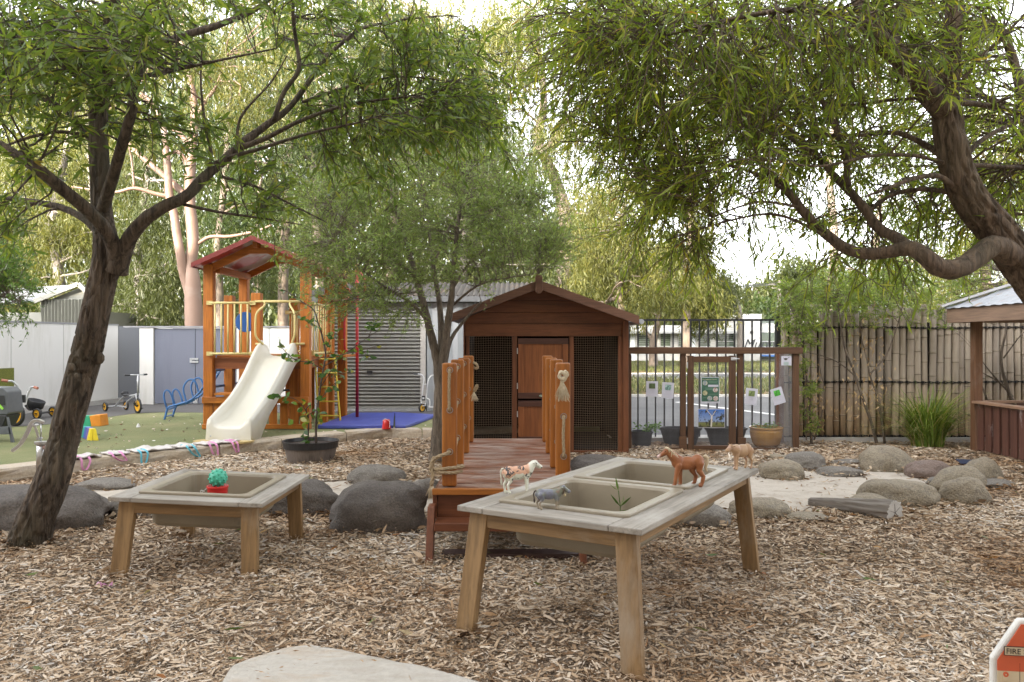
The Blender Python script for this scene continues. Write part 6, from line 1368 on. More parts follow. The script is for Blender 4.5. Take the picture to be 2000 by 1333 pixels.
herb(pt1 + Vector((.07, 0, 0)), 14, .16, .11, 'bright green herb spilling over the round black pot', HBM, 2); herb(pt2 + Vector((.0, 0, -.02)), 16, .16, .06, 'low green sprouts in the amber glazed pot', HBM, 5, L=(.02, .035))

# ================================================================ SIGNS ON THE WIRE
PAP = pbr('laminated_paper', (.52, .52, .60), (.50, .50, .57), 3, rough=.25, bump=.0); GRYT = pbr('faint_print', (.45, .45, .52), (.55, .55, .62), 60, bump=0)
def photo_mat(name, stops, sc=18):
    m, t, b = new_mat(name); n = noise_n(t, sc, (1, 1, 1), 6, .75, dist=.6); c = ramp(t, stops, n); t.links.new(c, b.inputs['Base Color']); b.inputs['Roughness'].default_value = .3; return m
def sign(label, px0, px1, py0, py1, rot, pm, y=YE - .03, extra=None):
    sx_, sz_ = (px1 - px0) / F * y, (py1 - py0) / F * y; c_ = Vector((((px0 + px1) / 2 - 1000) / F * y, y, H - ((py0 + py1) / 2 - 666.5) / F * y))
    t_ = thing('plant_sign', label, 'sign', tuple(c_), 0, 'laminated plant signs on the enclosure'); t_.rotation_euler = (0, R(rot), 0)
    mb = MB(); mb.box(-sx_ / 2, sx_ / 2, 0, .003, -sz_ / 2, sz_ / 2); mb.build('sheet', PAP, t_, local=True)
    mb = MB(); mb.box(-sx_ * .26, sx_ * .26, -.003, -.0005, sz_ * .02, sz_ * .36); mb.build('picture', pm, t_, local=True)
    mb = MB(); mb.box(-sx_ * .15, sx_ * .15, -.002, -.0005, sz_ * .41, sz_ * .435)
    for i in range(3): mb.box(-sx_ * .38, sx_ * (.35 - .1 * (i == 1)), -.002, -.0005, -sz_ * (.10 + i * .045), -sz_ * (.085 + i * .045))
    mb.box(-sx_ * .38, sx_ * .36, -.002, -.0005, -sz_ * .38, -sz_ * .365); mb.build('print', GRYT, t_, local=True)
    return t_
sign('white laminated plant sign with a dark green reed photo, leftmost on the wire', 1262, 1285, 745, 775, 1, photo_mat('p_reed', [(.35, (.03, .06, .02)), (.6, (.12, .17, .07))]))
sign('white laminated plant sign with a pale blue-green leaf photo', 1293, 1316, 747.5, 778.5, 3.5, photo_mat('p_sage', [(.38, (.03, .05, .05)), (.5, (.18, .32, .28)), (.65, (.5, .65, .6))], 30))
sign('white laminated plant sign with an olive green plant photo, right of the gate', 1456, 1479, 759, 791, 6, photo_mat('p_olive', [(.38, (.04, .06, .02)), (.6, (.25, .33, .12))], 30))
sign('tilted white laminated plant sign with a bright green photo', 1508, 1531, 758, 790, -17, photo_mat('p_bright', [(.35, (.02, .12, .02)), (.6, (.10, .50, .06))], 26))
y = YE - .035
t_ = thing('garden_poster', 'dark green garden poster with round photos hung on the gate mesh', 'poster', ((1387 - 1000) / F * y, y, ez(762)))
def pbx(mb, a_, b_, c_, d_, y0, y1): mb.box((a_ - 1000) / F * y, (b_ - 1000) / F * y, y0, y1, H - (d_ - 666.5) / F * y, H - (c_ - 666.5) / F * y)
mb = MB(); pbx(mb, 1369, 1405, 737, 788, y, y + .003); mb.build('sheet', PAP, t_)
mb = MB(); pbx(mb, 1370.3, 1404, 738, 784.5, y - .002, y - .0005); mb.build('green_panel', pbr('poster_green', (.05, .13, .09), bump=0, rough=.3), t_)
mb = MB(); pbx(mb, 1383, 1403, 752, 756, y - .004, y - .0025); mb.build('white_band', PAP, t_)
text('Our Indigenous Garden', 'heading', ((1371.5 - 1000) / F * y, y - .0035, H - (742.5 - 666.5) / F * y), .0185, pbr('poster_gold', (.55, .50, .33), bump=0), t_, ext=.0005)
PM = [photo_mat('poster_photo_%s' % n_, s_, 40) for n_, s_ in (('a', [(.35, (.05, .1, .35)), (.5, (.3, .35, .3)), (.65, (.5, .4, .3))]), ('b', [(.35, (.15, .05, .05)), (.5, (.45, .35, .3)), (.65, (.6, .65, .7))]), ('c', [(.35, (.05, .05, .04)), (.5, (.4, .38, .2)), (.65, (.6, .55, .5))]))]
M_ = Matrix.Rotation(R(90), 4, 'X')
for i, (a_, b_) in enumerate(((1377, 748.5), (1397, 762), (1377, 768), (1386, 778.5), (1397.5, 778.5))):
    mb = MB(); mb.lathe([(.0, -.0015), (.030, -.0015), (.030, .0015), (0, .0015)], ((a_ - 1000) / F * y, y - .004, H - (b_ - 666.5) / F * y), 20, M=M_); mb.build('photo', PM[i % 3], t_)
mb = MB()
for i, (a_, b_, c_) in enumerate(((1384, 1402, 745), (1384, 1400, 747.5), (1377, 1392, 758), (1377, 1391, 760.5), (1384, 1402, 770), (1373, 1380, 777))): pbx(mb, a_, b_, c_, c_ + .8, y - .003, y - .0025)
mb.build('print', pbr('poster_print', (.16, .28, .2), bump=0), t_)
# landscape photograph below
t_ = thing('landscape_photo', 'laminated landscape photograph of a white gum tree, low on the gate mesh', 'poster', ((1390 - 1000) / F * y, y, ez(818)))
m, t, b = new_mat('gum_photo'); tc = t.nodes.new('ShaderNodeTexCoord'); sx = t.nodes.new('ShaderNodeSeparateXYZ'); t.links.new(tc.outputs['Generated'], sx.inputs[0])
c = ramp(t, [(0, (.10, .09, .05)), (.2, (.16, .18, .06)), (.28, (.14, .13, .08)), (.32, (.22, .30, .48)), (1, (.05, .14, .42))], sx.outputs['Z'])
nn = noise_n(t, 14, (1, 1, 1), 6, .7); msk = ramp(t, [(.52, (0, 0, 0)), (.56, (1, 1, 1))], nn); c = mixc(t, msk, c, (.05, .05, .035)); t.links.new(c, b.inputs['Base Color']); b.inputs['Roughness'].default_value = .25
mb = MB(); pbx(mb, 1363, 1416, 799, 836, y, y + .003); mb.build('sheet', PAP, t_); mb = MB(); pbx(mb, 1364, 1415, 800, 835, y - .003, y - .0005); mb.build('picture', m, t_)
GT = pbr('gum_white', (.6, .56, .5), bump=0); mb = MB()
def yy_(px, py): return Vector(((px - 1000) / F * y, y - .004, H - (py - 666.5) / F * y))
mb.beam(yy_(1389, 834), yy_(1390, 813), .001, .018, up=(1, 0, 0)); mb.beam(yy_(1390, 813), yy_(1380, 801), .001, .007, up=(1, 0, 0)); mb.beam(yy_(1391, 813), yy_(1398, 802), .001, .006, up=(1, 0, 0)); mb.build('gum_trunk', GT, t_)
# sign on the corner post: a dark bird-like mark over lines
t_ = thing('notice_plate', 'small white notice with a dark emblem on the right enclosure post', 'sign', (ex(1533), YE - .03, ez(705)))
mb = MB(); yq = YE - .03; mb.box(ex(1524.5), ex(1544), yq, yq + .003, ez(714), ez(696)); mb.build('sheet', PAP, t_)
mb = MB(); mb.ball((ex(1533), yq - .001, ez(701.5)), (.022, .002, .014), 10); mb.tube([(ex(1528), yq - .002, ez(699)), (ex(1533), yq - .002, ez(702)), (ex(1540), yq - .002, ez(698))], .003, n=4); mb.build('emblem', pbr('emblem_dark', (.08, .07, .06), bump=0), t_)
mb = MB()
for i in range(3): mb.box(ex(1529), ex(1538.5), yq - .002, yq - .0005, ez(708.4 + i * 2), ez(707.6 + i * 2))
mb.build('print', pbr('print_green', (.2, .4, .28), bump=0), t_)

FOOT = []
# ================================================================ ROCKS, LOG, SLAB
def rockmat(name, c1, c2, c3):
    m, t, b = new_mat(name); n1 = noise_n(t, 2.5, (1, 1, 1), 6, .65); n2 = noise_n(t, 70, (1, 1, 1), 4, .7); n3 = noise_n(t, 9, (1, 1, 1), 5, .7)
    c = ramp(t, [(.35, c1), (.65, c2)], n1); c = mixc(t, ramp(t, [(.5, (0, 0, 0)), (.7, (.8, .8, .8))], n3), c, c3)
    c = mixc(t, .8, c, ramp(t, [(.32, (.55, .55, .55)), (.52, (1, 1, 1)), (.68, (1.35, 1.35, 1.35))], n2), 'MULTIPLY')
    t.links.new(c, b.inputs['Base Color']); b.inputs['Roughness'].default_value = .8; bumpn(t, b, mixc(t, .5, n2, n3), .9, .035); return m
RKD = rockmat('rock_dark', (.09, .077, .068), (.15, .128, .11), (.065, .055, .048)); RKL = rockmat('rock_light', (.24, .195, .135), (.33, .285, .21), (.17, .145, .115)); RKG = rockmat('rock_grey', (.16, .143, .122), (.235, .21, .18), (.12, .108, .093))
def rock(label, x0, x1, yt, yb, mat, seed, dep=.7, skew=0, rot=0, peak=0):
    d0 = H * F / (yb - 666.5); wd = (x1 - x0) / F * d0; dp = wd * dep; d = d0 + dp * .42; wd = (x1 - x0) / F * d; cx = ((x0 + x1) / 2 - 1000) / F * d; ht = H - (yt - 666.5) / F * (d + dp * .05); ht = max(ht, .04)
    bm = bmesh.new(); bmesh.ops.create_icosphere(bm, subdivisions=5, radius=1)
    so = Vector((seed * 3.7, seed * 1.3, seed * 2.1))
    for v in bm.verts:
        p = v.co.copy(); e = 2.5; q = (abs(p.x) ** e + abs(p.y) ** e + abs(p.z) ** e) ** (-1 / e); p *= q * .75 + .25
        k = 1 + .17 * noise.noise(p * 1.1 + so) + .07 * noise.noise(p * 2.4 + so) + .022 * noise.noise(p * 6 + so) + .008 * noise.noise(p * 16 + so)
        p *= k; zz = p.z
        x = p.x * wd / 2 * (1 - peak * max(0, zz)); x += skew * wd * .18 * max(0, zz)
        v.co = Vector((x, p.y * dp / 2 * (1 - peak * max(0, zz)), zz * ht * .72 + ht * .26))
    me = bpy.data.meshes.new('rock'); bm.to_mesh(me); bm.free(); me.polygons.foreach_set('use_smooth', [True] * len(me.polygons)); me.materials.append(mat)
    o = bpy.data.objects.new('rock', me); COL.objects.link(o); o.location = (cx, d, 0); o.rotation_euler = (0, 0, R(rot)); FOOT.append((cx, d, wd / 2, dp / 2)); return tag(o, label, 'rock', 'boulders around the dry creek bed')
rock('large long dark grey boulder behind the leaning trunk at the left edge', -150, 207, 943, 1040, RKD, 1, .5)
rock('flat grey stone between the left boulder and the stone edging', 148, 262, 935, 958, RKG, 2, .6)
rock('small grey boulder hidden behind the left side of the square table', 212, 305, 965, 1014, RKG, 3, .7)
rock('rounded dark boulder behind the right legs of the square table', 515, 664, 938, 1008, RKD, 4, .8, skew=-.2)
rock('mid grey rounded boulder in front of the sapling pot', 686, 796, 907, 950, RKG, 5, .8)
rock('largest dark brown-grey boulder beside the bridge steps', 642, 836, 940, 1042, RKD, 6, .7, skew=.3)
rock('small grey boulder tucked against the left bridge post', 800, 862, 935, 975, RKG, 7, .8)
rock('smooth grey boulder behind the long table, in front of the playhouse', 1108, 1222, 887, 925, RKD, 8, .8)
rock('grey-brown boulder seen under the long table between its legs', 1300, 1432, 983, 1030, RKG, 9, .7)
rock('beige boulder just right of the long table far leg', 1425, 1545, 972, 1014, RKL, 10, .7)
rock('tan rounded boulder behind the toy moose corner of the table', 1484, 1569, 897, 938, RKL, 11, .8)
rock('bluish grey smooth boulder below the enclosure corner post', 1530, 1612, 882, 920, RKG, 12, .9)
rock('small tan boulder peeping up behind the long table far corner', 1496, 1545, 887, 902, RKL, 13, .8)
rock('small flat grey stone behind the sand, left of the tall boulder', 1622, 1686, 896, 913, RKG, 14, .7)
rock('flat speckled grey stone lying on the sand', 1596, 1682, 911, 932, RKG, 15, .7)
rock('tall pointed tan boulder at the back of the sand pit', 1676, 1782, 870, 923, RKL, 16, .7, peak=.22)
rock('pinkish brown low boulder right of the tall pointed one', 1772, 1856, 898, 937, rockmat('rock_pink', (.19, .135, .11), (.24, .18, .15), (.15, .12, .105)), 17, .8)
rock('broad sandy boulder behind the log', 1676, 1825, 934, 990, RKL, 18, .6)
rock('small tan boulder half hidden behind the left of the log', 1655, 1735, 963, 998, RKL, 19, .7)
rock('leaning greenish grey boulder behind the front right one', 1818, 1913, 911, 968, RKL, 20, .8, skew=.8, peak=.1)
rock('pale rounded boulder at the front right of the creek bed', 1838, 1930, 932, 984, RKL, 21, .7, peak=.1)
rock('pale upright boulder nearest the gazebo', 1886, 1954, 894, 942, RKL, 22, .9, peak=.2)
rock('flat grey stone near the right edge', 1908, 1980, 936, 953, RKG, 23, .8)
rock('small grey stone between the pink boulder and the leaning one', 1812, 1858, 931, 948, RKG, 24, .8)
rock('flat pale stone set in the mulch left of the log', 1535, 1618, 1001, 1022, RKL, 25, .8)
# log
la_, lb_ = P(1586, 1003, 6.55), P(1748, 999, 5.92); LOGM = wood('log_grey', (.29, .255, .22), (.09, .075, .062), 'x', rough=.85, bump=1.0, gs=.5)
lg = thing('log', 'weathered grey split log with a pale sawn end on the sand edge', 'log', tuple(lb_)); ang = math.atan2((la_ - lb_).y, (la_ - lb_).x); lg.rotation_euler = (0, 0, ang); LL = (la_ - lb_).length
mb = MB(); vs = []; K = 40; n = 48
for i in range(K + 1):
    u = i / K; rad = .098 * (1 - .62 * u ** 1.4)
    for j in range(n):
        a = 2 * math.pi * j / n; k = 1 + .14 * noise.noise(Vector((math.cos(a) * 2.2, math.sin(a) * 2.2, u * 1.5))) + .16 * noise.noise(Vector((math.cos(a) * 6, math.sin(a) * 6, u * 2.5)))
        k -= .16 * max(0, .3 - abs(noise.noise(Vector((math.cos(a) * 5, math.sin(a) * 5, u * 1.8 + 4)))) * 1.5) / .3
        vs.append(Vector((u * LL, rad * k * math.cos(a), (rad * k * math.sin(a)) * .92 - .10 * u * .5 - lb_.z + .075)) )
fs = [(i * n + j, i * n + (j + 1) % n, (i + 1) * n + (j + 1) % n, (i + 1) * n + j) for i in range(K) for j in range(n)]; fs.append(tuple(K * n + j for j in range(n)))
mb.add(vs, fs); mb.build('bark', LOGM, lg, smooth=True, local=True)
m, t, b = new_mat('sawn_end'); tc = t.nodes.new('ShaderNodeTexCoord'); wv = t.nodes.new('ShaderNodeTexWave'); wv.wave_type = 'RINGS'; wv.rings_direction = 'X'; wv.inputs['Scale'].default_value = 28; wv.inputs['Distortion'].default_value = 1.5; t.links.new(tc.outputs['Object'], wv.inputs['Vector'])
n1 = noise_n(t, 25, (1, 1, 1), 5, .7); c = mixc(t, .35, ramp(t, [(.3, (.34, .32, .29)), (.7, (.52, .50, .46))], n1), ramp(t, [(.3, (.25, .22, .2)), (.6, (.55, .52, .48))], wv.outputs['Fac'])); t.links.new(c, b.inputs['Base Color']); b.inputs['Roughness'].default_value = .9
mb = MB(); mb.add([v + Vector((-.001, 0, 0)) for v in vs[:n]] + [v + Vector((.004, 0, 0)) for v in vs[:n]], [tuple(range(n - 1, -1, -1)), tuple(range(n, 2 * n))] + [(j, (j + 1) % n, n + (j + 1) % n, n + j) for j in range(n)]); mb.build('sawn_end', m, lg, local=True)
mb = MB(); cc_ = sum((v for v in vs[:n]), Vector()) / n
for a in (.3, 1.5, 2.6, 3.9, 5.2): mb.beam(cc_ + Vector((-.0015, 0, 0)), cc_ + Vector((-.0015, .07 * math.cos(a), .066 * math.sin(a))), .004, .003, w2=.0015, up=(1, 0, 0))
mb.build('end_cracks', pbr('crack_dark', (.05, .04, .035), bump=0), lg, local=True)
# foreground slab
zs = .13; out = [G(a_, b_, zs) for a_, b_ in ((428, 1350), (436, 1322), (452, 1300), (490, 1283), (560, 1262), (604, 1259), (650, 1267), (700, 1275), (780, 1292), (860, 1309), (920, 1323), (985, 1345), (1010, 1400), (960, 1500), (800, 1560), (560, 1540), (450, 1440))]
K = len(out); cen = sum(out, Vector()) / K; mb = MB()
sub = []
for i in range(K):
    for q in range(6): sub.append(out[i].lerp(out[(i + 1) % K], q / 6))
for _ in range(2): sub = [(sub[i - 1] + sub[i] * 2 + sub[(i + 1) % len(sub)]) / 4 for i in range(len(sub))]
n = len(sub); rings = []
for s_, z in ((1.03, -.04), (1.02, .03), (1.012, .08), (1.0, .118), (.985, .129), (.93, .131), (.8, .132), (.6, .133), (.35, .133), (.12, .133)):
    rings.append([Vector((cen.x + (p.x - cen.x) * s_ + .012 * noise.noise(p * 8 + Vector((0, 0, z * 20))), cen.y + (p.y - cen.y) * s_ + .012 * noise.noise(p * 8 + Vector((5, 0, z * 20))), z + .008 * noise.noise(Vector((p.x * s_, p.y * s_, 0)) * 3))) for p in sub])
loft(mb, rings); m, t, b = new_mat('slab_stone'); n1 = noise_n(t, 2.2, (1, 2.5, 1), 8, .65, dist=.5); n2 = noise_n(t, 30, (1, 1, 1), 5, .7)
c = ramp(t, [(.3, (.34, .30, .245)), (.5, (.43, .40, .35)), (.62, (.39, .33, .26)), (.75, (.46, .43, .39))], n1); c = mixc(t, .6, c, ramp(t, [(.3, (.8, .8, .8)), (.7, (1.1, 1.1, 1.1))], n2), 'MULTIPLY'); t.links.new(c, b.inputs['Base Color']); b.inputs['Roughness'].default_value = .85; bumpn(t, b, n2, .5, .015)
tag(mb.build('stone_slab', m, smooth=True), 'flat pale sandstone slab in the foreground mulch', 'stone slab')
for x_, y_ in ((-2.27, 4.53), (-1.44, 4.51), (-1.5, 5.43), (-2.27, 5.43), (-.17, 3.56), (.483, 3.10), (1.36, 4.53), (.717, 4.96)): FOOT.append((x_, y_, .05, .03))
FOOT += [(G(55, 1062).x, G(55, 1062).y, .15, .14), (-.50, 4.79, .03, .06), (.43, 4.79, .03, .06), (-.34, 9.0, .12, .12), (pcx, pc.y, .26, .26), (G(1750, 1010).x, 6.0, .14, .09)]
def banks():      # wood chips pushed up against whatever stands in the mulch
    C_, N_ = [], 0
    for x_, y_, a_, b_ in FOOT:
        k = int(900 * (a_ + b_) + 60); th = RNG.uniform(0, 6.283, k); q = np.abs(RNG.normal(0, .05, k)); xx = x_ + (a_ * .96 + q) * np.cos(th); yy = y_ + (b_ * .96 + q) * np.sin(th)
        C_.append(np.stack([xx, yy, hz(xx, yy) + .012 + np.maximum(0, .045 - q * .6) * RNG.random(k)], 1))
    C_ = np.concatenate(C_); ok = ~pip(C_[:, 0], C_[:, 1], SAND) | (RNG.random(len(C_)) < .25); C_ = C_[ok]; n = len(C_)
    D_ = np.stack([RNG.normal(0, 1, n), RNG.normal(0, 1, n), RNG.normal(0, .3, n)], 1); L_ = RNG.gamma(2.6, .012, n).clip(.012, .09) * (C_[:, 1] / 4.5) ** .4
    return build_leaves('banked_chips', C_, D_, L_, L_ * RNG.uniform(.15, .35, n), RNG.beta(1.2, 1.5, n), MATS['chip'], None, fine=True, curl=.05)
tag(banks(), 'wood chips banked against the feet of rocks, tables, posts and trunks', 'wood chips', kind='stuff')
n = 46; aa = RNG.uniform(0, 6.28, n); qq = RNG.uniform(.2, .95, n) ** .5
ii = RNG.integers(0, len(sub), n); cx_s = np.array([cen.x + (sub[i].x - cen.x) * q for i, q in zip(ii, qq)]); cy_s = np.array([cen.y + (sub[i].y - cen.y) * q for i, q in zip(ii, qq)])
g = build_leaves('slab_litter', np.stack([cx_s, cy_s, np.full(n, .145)], 1), np.stack([RNG.normal(0, 1, n), RNG.normal(0, 1, n), np.full(n, .02)], 1), RNG.uniform(.012, .035, n), RNG.uniform(.003, .007, n), RNG.uniform(.1, .9, n), MATS['chip'], None, fine=False)
tag(g, 'a few loose wood chips lying on top of the pale foreground slab', 'wood chips', kind='stuff')
# fire station play sign
yT = 2.0; t_ = thing('toy_fire_station', 'wooden toy fire station with red roof and white edging at bottom right corner', 'toy building', (1.45, yT, 0)); t_.rotation_euler = (0, 0, R(-8))
def tq(px, py): return Vector(((px - 1000) / F * yT - 1.45, 0, H - (py - 666.5) / F * yT))
CRP = pbr('ply_print', (.62, .52, .36), (.58, .48, .33), 5, rough=.5, bump=.02); RDP = pbr('red_print', (.62, .12, .05), bump=0, rough=.45)
x1 = tq(2140, 1).x; zA, zB, zC = tq(0, 1295).z, tq(0, 1216).z, tq(0, 1216).z; xl3 = tq(1950, 0).x; xp = tq(2000, 0).x
yk = [(xl3, 0, 0), (x1, 0, 0), (x1, 0, zA), (x1 - (xp - xl3), 0, zB), (xp, 0, zB), (xl3, 0, zA)]
mb = MB(); mb.prism(yk, (0, .02, 0)); mb.build('board', pbr('white_edge', (.68, .67, .63), bump=.02), t_, local=True, bevel=.008, seg=3)
ins = .012; mb = MB(); mb.prism([(xl3 + ins, -.0015, .05), (x1 - ins, -.0015, .05), (x1 - ins, -.0015, zA - .03), (xl3 + ins, -.0015, zA - .03)], (0, -.002, 0)); mb.build('front', CRP, t_, local=True)
mb = MB(); mb.prism([(xl3 + ins, -.002, zA - .03), (x1 - ins, -.002, zA - .03), (x1 - ins, -.002, zA - .004), (x1 - (xp - xl3) - .004, -.002, zB - ins), (xp + .004, -.002, zB - ins), (xl3 + ins, -.002, zA - .004)], (0, -.002, 0)); mb.build('roof_print', RDP, t_, local=True)
mb = MB(); zl0, zl1 = tq(0, 1286).z, tq(0, 1270).z; mb.box(tq(1972, 0).x, tq(2105, 0).x, -.006, -.0042, zl0, zl1); mb.build('name_plate', CRP, t_, local=True)
mb = MB(); a_, b_ = tq(1972, 0).x, tq(2105, 0).x; e_ = .0012
for xx0, xx1, z_0, z_1 in ((a_, b_, zl0 - e_, zl0), (a_, b_, zl1, zl1 + e_), (a_ - e_, a_, zl0, zl1), (b_, b_ + e_, zl0, zl1)): mb.box(xx0, xx1, -.0065, -.0043, z_0, z_1)
for xx in (2000, 2040, 2080): mb.box(tq(xx, 0).x, tq(xx, 0).x + .0012, -.004, -.0036, .06, tq(0, 1302).z)
mb.build('outline', pbr('ink', (.03, .02, .02), bump=0), t_, local=True)
o = text('FIRE STATION', 'lettering', (0, 0, 0), .0195, MATS['ink'], None, ext=.0003); o.parent = t_; o.location = (tq(1974, 0).x, -.0072, zl0 + .0035); o.rotation_euler = (R(90), 0, 0)
mb = MB(); M_ = Matrix.Rotation(R(90), 4, 'X'); mb.lathe([(0, -.001), (.0065, -.001), (.0065, .001), (0, .001)], (tq(1974.5, 0).x, -.005, tq(0, 1325).z), 20, M=M_); mb.build('red_bell', RDP, t_, local=True); mb = MB(); mb.box(tq(1969, 0).x, tq(1980, 0).x, -.0058, -.004, tq(0, 1337).z, tq(0, 1326).z); mb.ball((tq(1974.5, 0).x, -.0058, tq(0, 1325.5).z), (.002, .001, .002), 8); mb.build('bell_centre', CRP, t_, local=True)
# small stray things
mb = MB(); p = G(1890, 908, 0); mb.prism([(p.x - .12, p.y - .08, .02), (p.x + .05, p.y - .1, .02), (p.x + .08, p.y + .05, .04), (p.x - .09, p.y + .08, .045)], (0, 0, .008)); tag(mb.build('blue_cloth', pbr('navy_cloth', (.02, .03, .07), bump=.3)), 'small navy cloth scrap lying behind the right-hand boulders', 'cloth')
mb = MB(); p = G(203, 1146, .02); vs = []
for i in range(9):
    for j in (0, 1): vs.append((p.x - .045 + i * .011, p.y + .02 * math.sin(i * 1.3) + j * .022, .028 + .012 * math.sin(i * 1.9 + j)))
mb.add(vs, [(2 * i, 2 * i + 2, 2 * i + 3, 2 * i + 1) for i in range(8)]); o = mb.build('pink_ribbon', pbr('pink_film', (.66, .32, .50), bump=0, rough=.3)); so = o.modifiers.new('s', 'SOLIDIFY'); so.thickness = .002
tag(o, 'crumpled pink ribbon scrap on the mulch beside the square table front leg', 'ribbon')
mb = MB(); p = G(270, 835, TURF); mb.lathe([(.028, 0), (.03, .004), (.012, .045), (0, .055)], (p.x, p.y, TURF + .002), 10); tag(mb.build('paper_cup', pbr('paper_white', (.78, .78, .76), bump=0)), 'tiny white paper cone standing on the turf', 'paper cone')
# ================================================================ TREES
def barkmat(name, c1, c2, st=(1, 1, .12), sc=14, bump=1.0, dist=.03, moss=None):
    m, t, b = new_mat(name); n1 = noise_n(t, sc, st, 5, .7, dist=.8); n2 = noise_n(t, 2, (1, 1, .5), 4, .6)
    c = ramp(t, [(.38, c1), (.6, c2)], n1)
    if moss: c = mixc(t, ramp(t, [(.5, (0, 0, 0)), (.7, (.6, .6, .6))], n2), c, moss)
    t.links.new(c, b.inputs['Base Color']); b.inputs['Roughness'].default_value = .9; bumpn(t, b, n1, bump, dist); return m
BK1 = barkmat('bark_dark', (.026, .018, .012), (.125, .092, .064), sc=30, moss=(.075, .072, .040)); BK2 = barkmat('bark_grey_brown', (.05, .035, .024), (.17, .12, .082), sc=28, moss=(.12, .10, .058))
BK3 = barkmat('bark_thin', (.06, .046, .034), (.16, .125, .092), sc=40, dist=.01)
def tree_limbs(parent, name, specs, mat, n=8, jit=0.0, k=5, furrow=0):
    """specs: list of point lists (px, py, depth, radius_m); first is the trunk; returns all nodes"""
    nodes = []; mb = MB()
    for i, sp in enumerate(specs):
        if i == 0 and furrow:
            s_ = smooth_path([(P(a, b_, d), r * .9) for a, b_, d, r in sp], 22); tk = MB(); tk.bark([p for p, r in s_], [r for p, r in s_], depth=furrow); tk.build('trunk', mat, parent, smooth=True); nodes += s_[len(s_) // 2::4]; continue
        s_ = limb(mb, [(P(a, b_, d), r) for a, b_, d, r in sp], n=n if i else 20, k=k if i else 9, jit=jit if i else jit * 1.3)
        nodes += s_ if i else s_[len(s_) // 2:]
    mb.build('limbs' if furrow else name, mat, parent, smooth=True); return nodes
rt = random.Random(21)
